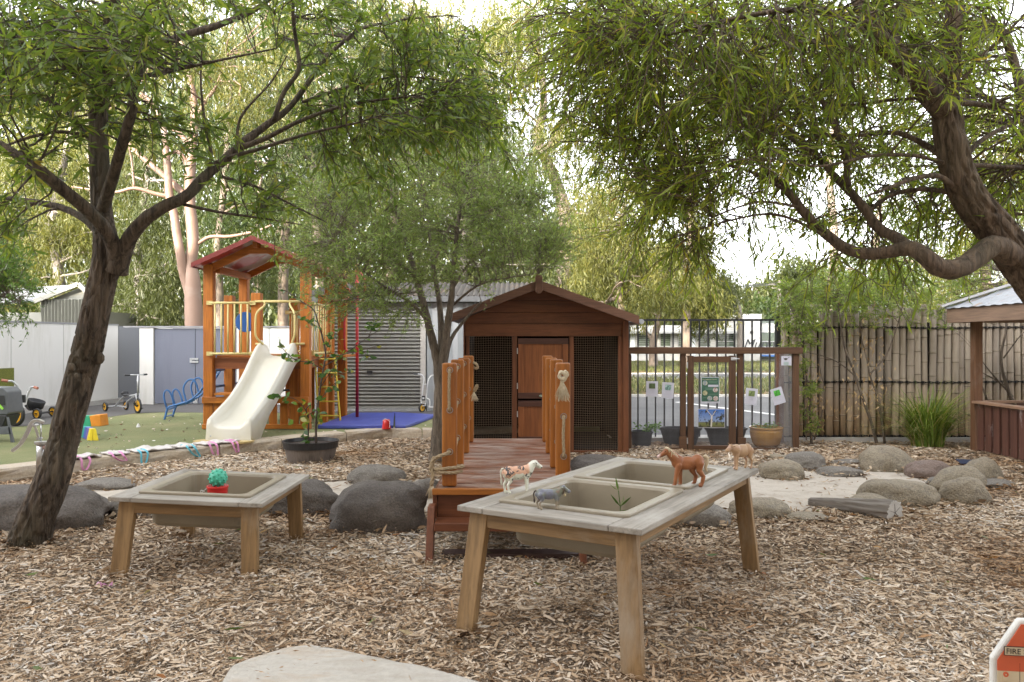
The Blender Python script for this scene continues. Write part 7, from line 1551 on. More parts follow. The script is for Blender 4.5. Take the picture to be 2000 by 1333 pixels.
# ---- leaning dark tree, left foreground
base = G(58, 1064); t1 = thing('wattle_tree', 'dark rough-barked leaning tree in the left foreground with spreading limbs', 'tree', tuple(base))
D1 = base.y
spec1 = [[(48, 1092, D1, .205), (54, 1064, D1, .150), (75, 1000, D1, .128), (93, 960, D1 + .02, .124), (110, 915, D1 + .02, .114), (125, 862, D1 + .05, .106), (133, 820, D1 + .05, .106), (152, 755, D1 + .05, .108), (167, 700, D1 + .05, .110), (180, 640, D1, .102), (198, 560, D1, .100), (208, 510, D1, .104), (206, 470, D1, .088), (202, 440, D1 + .03, .078), (198, 400, D1 + .06, .074), (195, 330, D1 + .08, .072), (192, 270, D1 + .1, .070), (194, 200, D1 + .1, .066), (205, 130, D1 + .1, .066), (216, 60, D1 + .1, .06), (222, -40, D1, .05), (230, -160, D1, .03)],
 [(226, 530, D1 - .02, .075), (238, 500, D1 - .05, .058), (256, 462, D1 - .1, .047), (285, 428, D1 - .15, .042), (325, 402, D1 - .15, .040), (365, 383, D1 - .1, .037), (400, 345, D1, .034), (440, 312, D1 + .1, .031), (480, 275, D1 + .2, .029), (520, 245, D1 + .3, .024), (570, 205, D1 + .4, .020), (640, 110, D1 + .5, .016), (690, 70, D1 + .6, .010)],
 [(228, 520, D1 - .02, .06), (222, 480, D1 - .1, .048), (200, 442, D1 - .2, .043), (165, 405, D1 - .3, .041), (125, 372, D1 - .4, .038), (80, 335, D1 - .5, .034), (40, 308, D1 - .5, .030), (-10, 278, D1 - .5, .026), (-80, 240, D1 - .5, .018)],
 [(205, 470, D1 + .05, .03), (170, 432, D1 + .1, .026), (120, 406, D1 + .2, .023), (60, 394, D1 + .3, .020), (0, 386, D1 + .4, .017), (-60, 380, D1 + .4, .01)],
 [(200, 410, D1 - .05, .04), (222, 340, D1 - .15, .036), (240, 280, D1 - .25, .033), (258, 215, D1 - .3, .030), (268, 150, D1 - .3, .028), (300, 95, D1 - .2, .026), (360, 70, D1 - .1, .024), (430, 48, D1, .021), (500, 18, D1 + .1, .017), (560, -30, D1 + .1, .01)],
 [(460, 292, D1 + .15, .022), (520, 270, D1 + .2, .017), (590, 235, D1 + .2, .014), (680, 205, D1 + .3, .011), (790, 190, D1 + .3, .007)],
 [(535, 235, D1 + .3, .018), (555, 180, D1 + .3, .016), (584, 135, D1 + .3, .015), (578, 80, D1 + .3, .014), (572, 20, D1 + .2, .012), (580, -40, D1 + .2, .009)],
 [(440, 310, D1 + .1, .016), (510, 290, D1, .012), (600, 262, D1 - .1, .010), (700, 240, D1 - .1, .006)],
 [(360, 400, D1 - .1, .012), (430, 415, D1 - .15, .009), (520, 428, D1 - .2, .006), (590, 440, D1 - .2, .003)],
 [(430, 345, D1, .012), (500, 365, D1 + .05, .009), (560, 395, D1 + .1, .007), (638, 435, D1 + .1, .004)],
 [(190, 300, D1 + .1, .022), (160, 250, D1 + .15, .019), (110, 205, D1 + .2, .016), (60, 190, D1 + .2, .013), (-20, 180, D1 + .2, .008)],
 [(188, 270, D1 + .1, .016), (120, 258, D1, .012), (60, 268, D1 - .1, .010), (0, 290, D1 - .1, .006)],
 [(200, 190, D1 + .1, .02), (150, 150, D1 - .1, .016), (80, 100, D1 - .3, .012), (0, 60, D1 - .5, .007)],
 [(405, 345, D1, .014), (412, 300, D1, .012), (400, 240, D1, .010), (392, 150, D1, .007), (398, 60, D1, .004)],
 [(465, 295, D1 + .1, .011), (470, 230, D1 + .1, .009), (530, 160, D1 + .15, .006), (560, 110, D1 + .15, .004)],
 [(205, 120, D1 + .1, .025), (240, 60, D1 + .3, .02), (300, 10, D1 + .5, .015), (360, -50, D1 + .6, .01)],
 [(640, 110, D1 + .5, .013), (700, 60, D1 + .6, .010), (780, 40, D1 + .7, .008), (880, 30, D1 + .8, .004)],
 [(590, 200, D1 + .4, .012), (680, 170, D1 + .5, .010), (780, 150, D1 + .6, .008), (880, 160, D1 + .7, .004)],
 [(270, 150, D1 - .3, .014), (330, 140, D1 - .4, .011), (420, 120, D1 - .5, .008), (540, 95, D1 - .5, .004)]]
nodes = tree_limbs(t1, 'trunk', spec1, BK1, n=12, jit=.12, furrow=.022)
# knots and a broken stub on the trunk
mb = MB(); 
for a_, b_, dd, r in ((139, 718, -.09, .028), (150, 735, -.10, .02), (232, 510, -.05, .045), (193, 700, .02, .04)): mb.ball(P(a_, b_, D1 + dd), (r, r * .7, r * 1.1), 10)
mb.each('bark_knot', BK1, t1, smooth=True)
tg = ell(rt, [(90, 60, 200, 90, 3.9, 6.6, 62), (50, 170, 130, 60, 4.2, 6.4, 24), (240, 90, 150, 80, 4.2, 6.2, 28), (480, 30, 190, 60, 4.6, 7, 16), (690, 80, 190, 90, 5, 7.4, 30), (850, 170, 140, 110, 5.2, 7.4, 46), (900, 250, 105, 70, 5.2, 7, 26), (740, 250, 140, 60, 5, 6.8, 26), (700, 320, 100, 35, 5, 6.4, 8), (270, 230, 80, 50, 4.6, 5.8, 9), (460, 290, 90, 50, 4.8, 5.8, 7), (15, 410, 40, 60, 4.6, 5.6, 5), (70, 320, 60, 50, 4.6, 5.6, 5), (560, 400, 80, 35, 5, 5.8, 5), (190, 240, 110, 50, 4.5, 5, 6), (600, 190, 100, 60, 5, 6, 8), (270, -40, 380, 50, 4.2, 6.5, 20)])
tw1 = MB(); C, D, L_, W_ = crown(tw1, nodes, tg, rt, r0=.0085, sub=6, subL=.34, per=8, droop=.25, leafL=(.06, .11), leafW=.19, sag=.03); tw1.build('twigs', BK1, t1)
LM1 = leafmat('wattle_leaf', [(0, (.06, .105, .025)), (.45, (.115, .17, .038)), (.8, (.19, .235, .05)), (.95, (.30, .28, .06)), (1, (.28, .14, .05))], .5, rough=.36)
build_leaves('foliage', C, D, L_, W_, RNG.beta(2, 2.2, len(C)), LM1, t1)
print('tree1 leaves', len(C))
# ---- right foreground tree, trunk entering from the right
D2 = 4.5; bpx = 2235
t2 = thing('willow_wattle', 'thick brown-barked tree entering from the right with low curving limbs', 'tree', tuple(G(bpx, H / D2 * F + 666.5)))
spec2 = [[(2260, 1150, D2, .17), (2235, 1000, D2, .15), (2190, 800, D2, .14), (2120, 670, D2, .13), (2040, 575, D2, .122), (1990, 510, D2, .118), (1945, 450, D2, .112), (1900, 395, D2, .106), (1872, 340, D2, .100), (1858, 285, D2, .094), (1850, 230, D2, .088), (1848, 190, D2, .078), (1856, 130, D2 - .05, .060), (1860, 70, D2 - .1, .055), (1866, 0, D2 - .1, .05), (1875, -120, D2 - .1, .035)],
 [(1846, 215, D2 - .02, .075), (1822, 190, D2 - .05, .068), (1790, 150, D2 - .1, .062), (1755, 110, D2 - .15, .058), (1725, 85, D2 - .2, .052), (1705, 50, D2 - .2, .045), (1680, 10, D2 - .2, .038), (1650, -60, D2 - .2, .02)],
 [(1735, 100, D2 - .15, .04), (1750, 60, D2 - .05, .034), (1762, 10, D2, .03), (1770, -60, D2, .02)],
 [(1975, 500, D2 - .05, .075), (1940, 482, D2 - .1, .062), (1905, 505, D2 - .15, .057), (1870, 525, D2 - .2, .054), (1835, 523, D2 - .2, .052), (1805, 500, D2 - .2, .047), (1778, 485, D2 - .15, .042), (1740, 492, D2 - .1, .036), (1700, 496, D2 - .05, .033), (1655, 487, D2, .031), (1610, 455, D2 + .05, .029), (1570, 415, D2 + .1, .027), (1540, 375, D2 + .15, .024), (1510, 345, D2 + .2, .021), (1485, 318, D2 + .2, .017), (1455, 300, D2 + .2, .01)],
 [(1780, 488, D2 - .15, .034), (1750, 465, D2 - .05, .031), (1715, 445, D2 + .05, .029), (1690, 410, D2 + .1, .027), (1660, 375, D2 + .15, .025), (1630, 345, D2 + .2, .022), (1600, 310, D2 + .25, .018), (1560, 280, D2 + .3, .014), (1500, 245, D2 + .4, .008)],
 [(1655, 365, D2 + .15, .022), (1652, 310, D2 + .2, .019), (1635, 255, D2 + .25, .018), (1612, 210, D2 + .3, .016), (1590, 165, D2 + .3, .012), (1560, 100, D2 + .3, .008)],
 [(1860, 320, D2, .022), (1810, 285, D2 + .1, .018), (1750, 260, D2 + .2, .014), (1680, 265, D2 + .3, .011), (1600, 265, D2 + .4, .007)], [(1862, 325, D2, .014), (1790, 305, D2 - .1, .011), (1700, 305, D2 - .2, .009), (1600, 325, D2 - .3, .006), (1480, 310, D2 - .3, .003)],
 [(1872, 375, D2, .018), (1835, 345, D2 - .1, .015), (1790, 348, D2 - .2, .012), (1740, 365, D2 - .3, .009), (1690, 385, D2 - .3, .005)], [(1885, 385, D2, .018), (1830, 372, D2 + .1, .014), (1780, 372, D2 + .2, .012), (1735, 385, D2 + .25, .011), (1700, 412, D2 + .2, .009)],
 [(1850, 190, D2, .012), (1750, 195, D2 + .1, .009), (1640, 205, D2 + .3, .007), (1540, 180, D2 + .4, .004)], [(1875, 320, D2, .018), (1910, 280, D2 + .1, .015), (1960, 250, D2 + .2, .012), (2030, 225, D2 + .3, .009)],
 [(1880, 322, D2, .014), (1940, 325, D2 + .1, .012), (2030, 330, D2 + .2, .01)], [(1868, 200, D2, .02), (1920, 205, D2 + .1, .016), (1990, 220, D2 + .2, .014), (2080, 250, D2 + .2, .01)],
 [(1862, 190, D2, .014), (1900, 130, D2 - .1, .011), (1950, 80, D2 - .2, .009), (2010, 20, D2 - .3, .006)], [(1610, 460, D2, .010), (1520, 420, D2 + .1, .008), (1430, 430, D2 + .1, .006), (1300, 470, D2 + .1, .003)],
 [(1560, 405, D2 + .1, .009), (1480, 395, D2, .007), (1390, 425, D2 - .1, .004)], [(1720, 60, D2 - .2, .024), (1640, 30, D2 - .3, .02), (1540, 20, D2 - .3, .015), (1420, 40, D2 - .3, .011), (1300, 70, D2 - .2, .006)],
 [(1700, 40, D2 - .2, .018), (1600, 80, D2, .014), (1500, 90, D2 + .1, .011), (1380, 130, D2 + .2, .008), (1260, 180, D2 + .3, .004)], [(1540, 375, D2 + .15, .012), (1450, 330, D2 + .2, .010), (1350, 320, D2 + .3, .007), (1250, 350, D2 + .3, .004)],
 [(1600, 305, D2 + .2, .011), (1500, 220, D2 + .2, .009), (1400, 200, D2 + .2, .007), (1300, 220, D2 + .3, .004)], [(2100, 650, D2 + .1, .05), (2060, 500, D2 + .8, .045), (2010, 300, D2 + 1.2, .04), (1990, 160, D2 + 1.3, .035), (1960, 60, D2 + 1.3, .03)]]
nodes = tree_limbs(t2, 'trunk', spec2, BK2, n=12, jit=.10, furrow=.026)
tg = ell(rt, [(1160, 70, 130, 100, 3.9, 6.2, 56), (1300, 130, 170, 130, 4.0, 6.2, 76), (1240, 300, 90, 110, 4.2, 6, 34), (1200, 230, 90, 90, 4.4, 6, 24), (1340, 380, 85, 80, 4.2, 5.8, 26), (1480, 90, 190, 110, 3.9, 6, 62), (1420, 260, 130, 110, 3.9, 6, 40), (1570, 250, 130, 90, 4.2, 6.2, 30), (1600, 380, 110, 60, 4.4, 6, 14), (1700, 180, 110, 110, 4.4, 6.4, 24), (1760, 430, 90, 60, 4.5, 6, 14), (1900, 90, 150, 110, 3.9, 6.5, 40), (1960, 300, 80, 110, 4.4, 6.8, 26), (1880, 420, 70, 60, 4.8, 6.8, 10), (1650, 60, 130, 80, 3.8, 6, 34), (1380, 470, 70, 50, 4.4, 5.4, 9), (1700, 520, 90, 35, 4.3, 5.2, 9), (1650, 230, 190, 110, 5.2, 7.2, 44), (1560, 400, 110, 60, 5, 6.6, 14), (1780, 420, 90, 60, 5.2, 6.8, 16), (1500, 180, 150, 90, 5.2, 7, 26), (1500, -40, 500, 50, 3.6, 6, 60), (1820, 300, 60, 80, 4.8, 6, 8), (1290, 440, 60, 60, 4.4, 5.6, 8), (2060, 250, 60, 250, 4, 6.5, 30)])
tw2 = MB(); C, D, L_, W_ = crown(tw2, nodes, tg, rt, r0=.0085, sub=6, subL=.42, per=7, droop=.5, leafL=(.06, .125), leafW=.105, sag=.05); tw2.build('twigs', BK2, t2)
LM2 = leafmat('willow_leaf', [(0, (.10, .155, .034)), (.4, (.175, .24, .045)), (.75, (.27, .32, .05)), (.93, (.40, .37, .06)), (1, (.32, .15, .05))], .55, rough=.4)
build_leaves('foliage', C, D, L_, W_, RNG.beta(2, 2, len(C)), LM2, t2, curl=.35)
print('tree2 leaves', len(C))
# ---- fine leaved multi-stem tree left of the playhouse
D3 = 9.0; t3 = thing('bottlebrush_tree', 'multi-stemmed fine-leaved tree between the roller door and the playhouse', 'tree', tuple(G(856, H / D3 * F + 666.5)))
spec3 = [[(852, 905, D3, .10), (855, 880, D3, .085), (858, 820, D3, .076), (860, 760, D3, .070), (856, 710, D3, .06), (846, 670, D3, .048), (836, 630, D3, .042), (826, 590, D3, .042), (812, 540, D3 + .1, .034), (798, 490, D3 + .2, .028), (780, 430, D3 + .3, .02), (760, 370, D3 + .4, .012)],
 [(860, 760, D3, .06), (866, 700, D3 - .05, .052), (874, 640, D3 - .1, .042), (882, 580, D3 - .15, .035), (886, 520, D3 - .15, .03), (892, 460, D3 - .15, .025), (900, 400, D3 - .1, .018), (912, 345, D3, .01)],
 [(858, 730, D3 + .1, .045), (862, 660, D3 + .15, .038), (858, 590, D3 + .2, .032), (846, 520, D3 + .3, .026), (838, 450, D3 + .4, .02), (830, 390, D3 + .5, .014), (815, 330, D3 + .5, .008)],
 [(868, 720, D3, .03), (878, 670, D3 + .1, .024), (900, 635, D3 + .2, .02), (940, 590, D3 + .1, .014)], [(886, 560, D3 - .15, .018), (920, 510, D3, .014), (970, 470, D3 + .2, .011), (1030, 440, D3 + .3, .006)],
 [(838, 630, D3, .024), (800, 590, D3 - .2, .019), (750, 560, D3 - .3, .015), (700, 520, D3 - .4, .011), (650, 470, D3 - .4, .006)], [(812, 540, D3, .02), (760, 500, D3 + .1, .015), (700, 450, D3 + .2, .012), (640, 400, D3 + .3, .006)],
 [(892, 460, D3, .014), (940, 420, D3, .011), (1000, 400, D3 + .1, .008), (1060, 410, D3 + .1, .004)], [(880, 600, D3, .016), (930, 560, D3 - .3, .012), (980, 545, D3 - .4, .009), (1050, 535, D3 - .5, .004)], [(846, 520, D3 + .3, .016), (880, 440, D3 + .5, .012), (930, 370, D3 + .6, .008), (960, 320, D3 + .6, .004)],
 [(820, 570, D3, .014), (770, 575, D3 - .3, .010), (710, 580, D3 - .5, .006)], [(800, 490, D3 + .2, .012), (740, 400, D3 + .3, .009), (690, 340, D3 + .3, .005)]]
nodes = tree_limbs(t3, 'trunk', spec3, BK3, n=8, jit=.12)
tg = ell(rt, [(850, 370, 210, 90, 8.2, 10.6, 120), (700, 440, 120, 90, 8.2, 10.4, 85), (620, 500, 60, 60, 8.4, 9.6, 30), (750, 530, 110, 60, 8, 9.6, 52), (1000, 440, 105, 80, 8.2, 10.2, 80), (1070, 480, 50, 50, 8.2, 9.4, 26), (935, 520, 70, 40, 8.2, 9.4, 20), (850, 300, 170, 40, 8.6, 10.4, 40), (690, 590, 60, 35, 8.2, 9.2, 16), (640, 380, 70, 60, 8.6, 10, 26), (850, 450, 150, 60, 8.4, 10.4, 40), (1030, 350, 70, 50, 8.6, 10, 18), (760, 610, 60, 30, 8, 9, 9)])
tw3 = MB(); C, D, L_, W_ = crown(tw3, nodes, tg, rt, r0=.006, sub=8, subL=.36, per=12, droop=-.15, leafL=(.038, .068), leafW=.18, sag=.0); tw3.build('twigs', BK3, t3)
LM3 = leafmat('fine_leaf', [(0, (.10, .15, .045)), (.5, (.17, .235, .07)), (.9, (.25, .31, .11)), (1, (.30, .32, .12))], .4, rough=.45)
build_leaves('foliage', C, D, L_, W_, RNG.beta(2, 2, len(C)), LM3, t3, fine=False)
print('tree3 leaves', len(C))
# ---- bushy tree at the left frame edge
def shrub(name, label, cat, base, limbs_px, tgl, mat, bark, leafL, leafW, r0=.006, sub=5, subL=.3, per=14, droop=.1, group=None, dsp=None):
    t_ = thing(name, label, cat, tuple(base), 0, group); nd = tree_limbs(t_, 'stem', limbs_px, bark, n=6, jit=.05); tw_ = MB()
    C, D, L_, W_ = crown(tw_, nd, ell(rt, tgl), rt, r0=r0, sub=sub, subL=subL, per=per, droop=droop, leafL=leafL, leafW=leafW); tw_.build('twigs', bark, t_)
    build_leaves('foliage', C, D, L_, W_, RNG.beta(2, 2, len(C)), mat, t_, fine=False); return t_
LM4 = leafmat('bush_leaf', [(0, (.05, .10, .025)), (.5, (.09, .16, .04)), (1, (.17, .24, .06))], .4)
shrub('small_tree', 'round bushy green tree at the far left edge in front of the white wall', 'tree', P(-150, 666.5 + H * F / 9.5, 9.5), [[(-150, 890, 9.5, .05), (-140, 780, 9.5, .045), (-110, 680, 9.5, .04), (-70, 600, 9.5, .03), (-20, 550, 9.5, .02)], [(-120, 700, 9.5, .03), (-160, 600, 9.6, .02), (-180, 520, 9.6, .012)], [(-60, 590, 9.5, .016), (10, 580, 9.4, .01), (40, 590, 9.4, .006)]],
      [(-10, 560, 78, 75, 8.9, 10.2, 90), (-60, 540, 90, 85, 8.9, 10.2, 50), (20, 520, 30, 40, 9, 10, 14)], LM4, BK3, (.04, .075), .22)
# ---- shrubs along the bamboo fence
LM5 = leafmat('bamboo_shrub_leaf', [(0, (.10, .15, .035)), (.5, (.18, .25, .055)), (.85, (.28, .33, .08)), (1, (.38, .33, .14))], .45)
YB3 = 10.35
shrub('leafy_shrub', 'leafy shrub climbing the left end of the bamboo fence beside the black post', 'shrub', P(1585, 870, YB3), [[(1585, 870, YB3, .018), (1580, 780, YB3, .014), (1570, 700, YB3, .011), (1560, 640, YB3, .008), (1540, 590, YB3, .004)], [(1590, 860, YB3, .012), (1610, 780, YB3, .009), (1600, 700, YB3, .007), (1610, 620, YB3, .004)], [(1575, 860, YB3, .01), (1572, 760, YB3, .007), (1585, 690, YB3, .004)]],
      [(1565, 640, 45, 45, 9.9, 10.5, 30), (1545, 590, 40, 40, 9.9, 10.6, 22), (1580, 720, 22, 60, 10, 10.5, 14), (1595, 560, 50, 40, 10, 10.8, 22), (1580, 810, 18, 45, 10.1, 10.5, 7)], LM5, BK3, (.035, .07), .22, subL=.18, per=11)
def dry(t_, C0, n, s, seed):
    pass
shrub('thin_shrub', 'thin forked shrub with bare lower stems in front of the bamboo fence', 'shrub', P(1712, 866, YB3), [[(1712, 866, YB3, .022), (1700, 820, YB3, .019), (1682, 770, YB3, .017), (1665, 720, YB3, .015), (1650, 680, YB3, .013), (1640, 620, YB3, .010), (1635, 560, YB3, .006)], [(1670, 735, YB3, .010), (1640, 710, YB3, .008), (1605, 695, YB3, .006), (1580, 690, YB3, .003)], [(1728, 866, YB3, .02), (1722, 820, YB3, .017), (1712, 770, YB3, .015), (1700, 735, YB3, .013), (1710, 720, YB3, .012), (1730, 695, YB3, .010), (1745, 660, YB3, .009), (1760, 610, YB3, .007), (1770, 560, YB3, .004)], [(1700, 735, YB3, .012), (1690, 690, YB3, .009), (1680, 640, YB3, .007), (1690, 580, YB3, .004)]],
      [(1640, 570, 60, 50, 9.9, 10.9, 26), (1720, 570, 70, 45, 9.9, 10.9, 32), (1770, 590, 50, 40, 9.9, 10.8, 16), (1690, 610, 60, 35, 10, 10.6, 12), (1690, 540, 90, 35, 10, 11, 16), (1600, 595, 40, 35, 10, 10.8, 8)], LM5, BK3, (.04, .08), .2, subL=.24, per=10)
shrub('tall_shrub', 'airy green shrub rising behind the gazebo corner', 'shrub', P(2040, 870, 10.2), [[(2030, 870, 10.2, .03), (1985, 800, 10.2, .026), (1965, 750, 10.2, .022), (1955, 700, 10.25, .017), (1965, 640, 10.3, .012), (1960, 580, 10.4, .008), (1950, 530, 10.4, .005)], [(1978, 775, 10.2, .014), (1950, 745, 10.2, .010), (1925, 715, 10.2, .007), (1915, 700, 10.2, .004)], [(1968, 755, 10.2, .012), (1940, 740, 10.25, .009), (1918, 728, 10.25, .006)], [(1960, 700, 10.25, .010), (1990, 660, 10.25, .007), (2010, 640, 10.3, .005)], [(1965, 800, 10.2, .016), (1935, 790, 10.2, .012), (1920, 760, 10.2, .010), (1912, 735, 10.2, .004)]],
      [(1890, 545, 80, 45, 10.2, 11.4, 24), (1960, 500, 80, 50, 10.2, 11.4, 26), (1840, 580, 50, 35, 10.2, 11.2, 16), (1990, 440, 60, 60, 10.4, 11.6, 24)], LM5, BK3, (.045, .085), .2, subL=.26, per=10)
# dry hanging leaves among the bare stems
n = 420; cl_ = [(1700, 800), (1690, 700), (1705, 640), (1600, 800), (1585, 760), (1665, 780), (1720, 760), (1550, 700)]
ci = RNG.integers(0, len(cl_), n); pts = np.array([list(P(cl_[i][0] + RNG.normal(0, 16), cl_[i][1] + RNG.normal(0, 30), RNG.uniform(10.2, 10.45))) for i in ci])
dg_ = build_leaves('dry_leaves', pts, np.stack([RNG.normal(0, .5, n), RNG.normal(0, .5, n), np.full(n, -.9)], 1), RNG.uniform(.04, .08, n), RNG.uniform(.012, .022, n), RNG.random(n), leafmat('dry_leaf', [(0, (.30, .19, .09)), (1, (.52, .38, .22))], .2), None, fine=True, curl=.4)
tag(dg_, 'dry tan leaves caught among the bare shrub stems at the bamboo fence', 'dry leaves', kind='stuff')
# ---- strappy grass clump
gc = G(1812, 868); gc.y = 10.15; gc.x = (1812 - 1000) / F * gc.y
t_ = thing('grass_clump', 'tall strappy green grass clump in front of the bamboo fence', 'plant', tuple(gc)); V = []; Fn = []; Ix = []; Tt = []; b0 = 0
for i in range(760):
    a = rt.uniform(0, 6.283); q = rt.uniform(0, .20); p = Vector((gc.x + q * math.cos(a), gc.y + q * math.sin(a) * .6, 0)); hgt = rt.uniform(.35, .98); out_ = rt.uniform(.12, .95) * (1 if rt.random() < .8 else 1.5); a2 = a + rt.gauss(0, .7); dx, dy = math.cos(a2) * out_, math.sin(a2) * out_ * .45
    wd = rt.uniform(.004, .008); sd = Vector((-math.sin(a2), math.cos(a2), 0)) * wd; fall = rt.uniform(.0, .75) * hgt; K = 7
    for k in range(K + 1):
        u = k / K; pos = p + Vector((dx * u ** 1.7, dy * u ** 1.7, hgt * (1.25 * u - .25 * u * u) - fall * u ** 3.2)); pos.z = max(pos.z, .01); w_ = 1 - u ** 2.5
        V += [pos + sd * w_, pos - sd * w_]; Tt += [rt.random() if False else (i * .6180339) % 1] * 2
    for k in range(K): Fn.append(4); Ix += [b0 + 2 * k, b0 + 2 * k + 1, b0 + 2 * k + 3, b0 + 2 * k + 2]
    b0 += 2 * (K + 1)
np_mesh('blades', np.array([list(v) for v in V]), Fn, Ix, leafmat('strap_leaf', [(0, (.08, .14, .025)), (.5, (.16, .24, .04)), (.82, (.28, .33, .07)), (.9, (.42, .34, .16)), (1, (.46, .38, .22))], .35, rough=.35), t_, {'tint': Tt})

# ================================================================ GUM TREES BEYOND THE YARD
GB1 = pbr('gum_bark_pale', (.17, .13, .10), (.13, .10, .08), 2, (1, 1, .3), rough=.7, bump=.15, spot=(.13, .11, .095), sc=1.2)
GBP = pbr('gum_bark_pink', (.20, .125, .088), (.17, .105, .078), 1.5, (1, 1, .3), rough=.6, bump=.12, spot=(.23, .175, .145), sc=.9)
GBG = pbr('gum_bark_grey', (.17, .15, .13), (.13, .11, .095), 2, (1, 1, .2), rough=.8, bump=.3)
LG = [leafmat('gum_leaf_golden', [(0, (.052, .062, .014)), (.5, (.094, .100, .023)), (1, (.155, .140, .035))], .42), leafmat('gum_leaf_olive', [(0, (.027, .037, .011)), (.5, (.050, .063, .017)), (1, (.085, .092, .025))], .4), leafmat('gum_leaf_green', [(0, (.024, .042, .011)), (.5, (.045, .070, .018)), (1, (.085, .105, .028))], .4)]
def gum(label, specs, crowns, leaf, bark, d, per=60, size=.14, clump=.55, nlimb=10, sprd=3.0, seed=1, name='gum_tree', lw=.17, group='gum trees beyond the yard'):
    rg = random.Random(seed); rn = np.random.default_rng(seed); b_ = specs[0][0]; t_ = thing(name, label, 'tree', (P(b_[0], 666, b_[2]).x, b_[2], 0), 0, group)
    specs = [[(s_[0][0], 666.5 + H * F / s_[0][2], s_[0][2], s_[0][3] * 1.15)] + s_ if i == 0 else s_ for i, s_ in enumerate(specs)]
    nodes = []; mb = MB()
    for i, sp in enumerate(specs): nodes += limb(mb, [(P(a, c_, dd), r) for a, c_, dd, r in sp], n=10, k=4, jit=.05)
    tgs = []
    for px, py, rx, ry, n in crowns:
        for _ in range(n):
            a = rg.uniform(0, 6.283); q = math.sqrt(rg.random()); tgs.append(P(px + rx * q * math.cos(a), py + ry * q * math.sin(a), d + rg.uniform(-sprd, sprd)))
    NP = [p for p, r in nodes]; k = 0
    for T in rg.sample(tgs, min(len(tgs), nlimb * 3)):
        j = min(range(len(NP)), key=lambda q: (NP[q] - T).length); twig(mb, NP[j], T, min(.05, nodes[j][1] * .6), .01, .02, n=5, seg=6, rng=rg)
    mb.build('trunk', bark, t_, smooth=True)
    T = np.array([list(p) for p in tgs]); n = len(T) * per; ci = np.repeat(np.arange(len(T)), per)
    # hanging sprays: several strands per clump
    strand = rn.integers(0, 7, n); so_ = rn.normal(0, clump * .45, (len(T), 7, 3)) * np.array([1, 1, .6]); u = rn.random(n)
    c = T[ci] + so_[ci, strand] + np.stack([rn.normal(0, .05, n), rn.normal(0, .05, n), -u * clump * 1.3 + clump * .4], 1)
    dr = np.stack([rn.normal(0, .45, n), rn.normal(0, .45, n), -np.abs(rn.normal(.8, .4, n))], 1); L = rn.uniform(.7, 1.3, n) * size; W = L * lw * rn.uniform(.8, 1.3, n)
    build_leaves('foliage', c, dr, L, W, np.clip(rn.beta(2, 2, n) * .8 + np.repeat(rn.uniform(0, .2, len(T)), per), 0, 1), leaf, t_, fine=False); return t_
d = 20
gum('large pink-barked gum tree with twin stems rising behind the grey gate', [[(379, 640, d, .225), (377, 580, d, .21), (375, 545, d, .20), (372, 515, d, .155), (377, 480, d, .15), (375, 440, d, .145), (371, 400, d, .14), (371, 350, d, .13), (374, 300, d, .12), (380, 240, d, .10), (376, 180, d, .09), (362, 115, d, .07), (350, 60, d, .05)],
    [(377, 612, d, .10), (370, 575, d - .02, .12), (359, 535, d - .08, .12), (352, 495, d - .2, .115), (345, 455, d - .2, .11), (340, 420, d - .2, .105), (331, 385, d - .2, .10), (328, 340, d - .2, .09), (324, 290, d - .2, .085), (318, 245, d - .2, .07), (300, 205, d - .2, .055), (272, 180, d - .2, .05), (240, 150, d - .2, .03)],
    [(371, 395, d, .085), (345, 365, d + .1, .08), (310, 335, d + .2, .07), (275, 305, d + .3, .06), (250, 280, d + .3, .04)], [(332, 385, d - .2, .06), (300, 378, d - .3, .05), (262, 368, d - .4, .045), (220, 376, d - .4, .035), (140, 365, d - .4, .02)],
    [(376, 300, d, .07), (355, 265, d, .06), (320, 240, d, .055), (290, 200, d + .1, .05), (255, 175, d + .1, .03)], [(385, 478, d, .05), (410, 463, d, .045), (450, 462, d - .1, .04), (500, 452, d - .2, .03), (530, 440, d - .2, .02)],
    [(380, 240, d, .06), (400, 200, d, .05), (425, 165, d, .04), (440, 110, d, .03)], [(372, 340, d, .06), (352, 300, d, .05), (330, 300, d, .04)], [(262, 368, d - .4, .03), (258, 320, d - .4, .025), (252, 285, d - .4, .02)]],
    [(300, 150, 180, 110, 50), (440, 50, 170, 70, 50), (200, 250, 90, 60, 14), (500, 170, 120, 80, 34), (340, -20, 250, 40, 24)], LG[0], GBP, d, seed=5, per=80, size=.16, clump=.6, nlimb=8, group='gum trees beyond the yard')
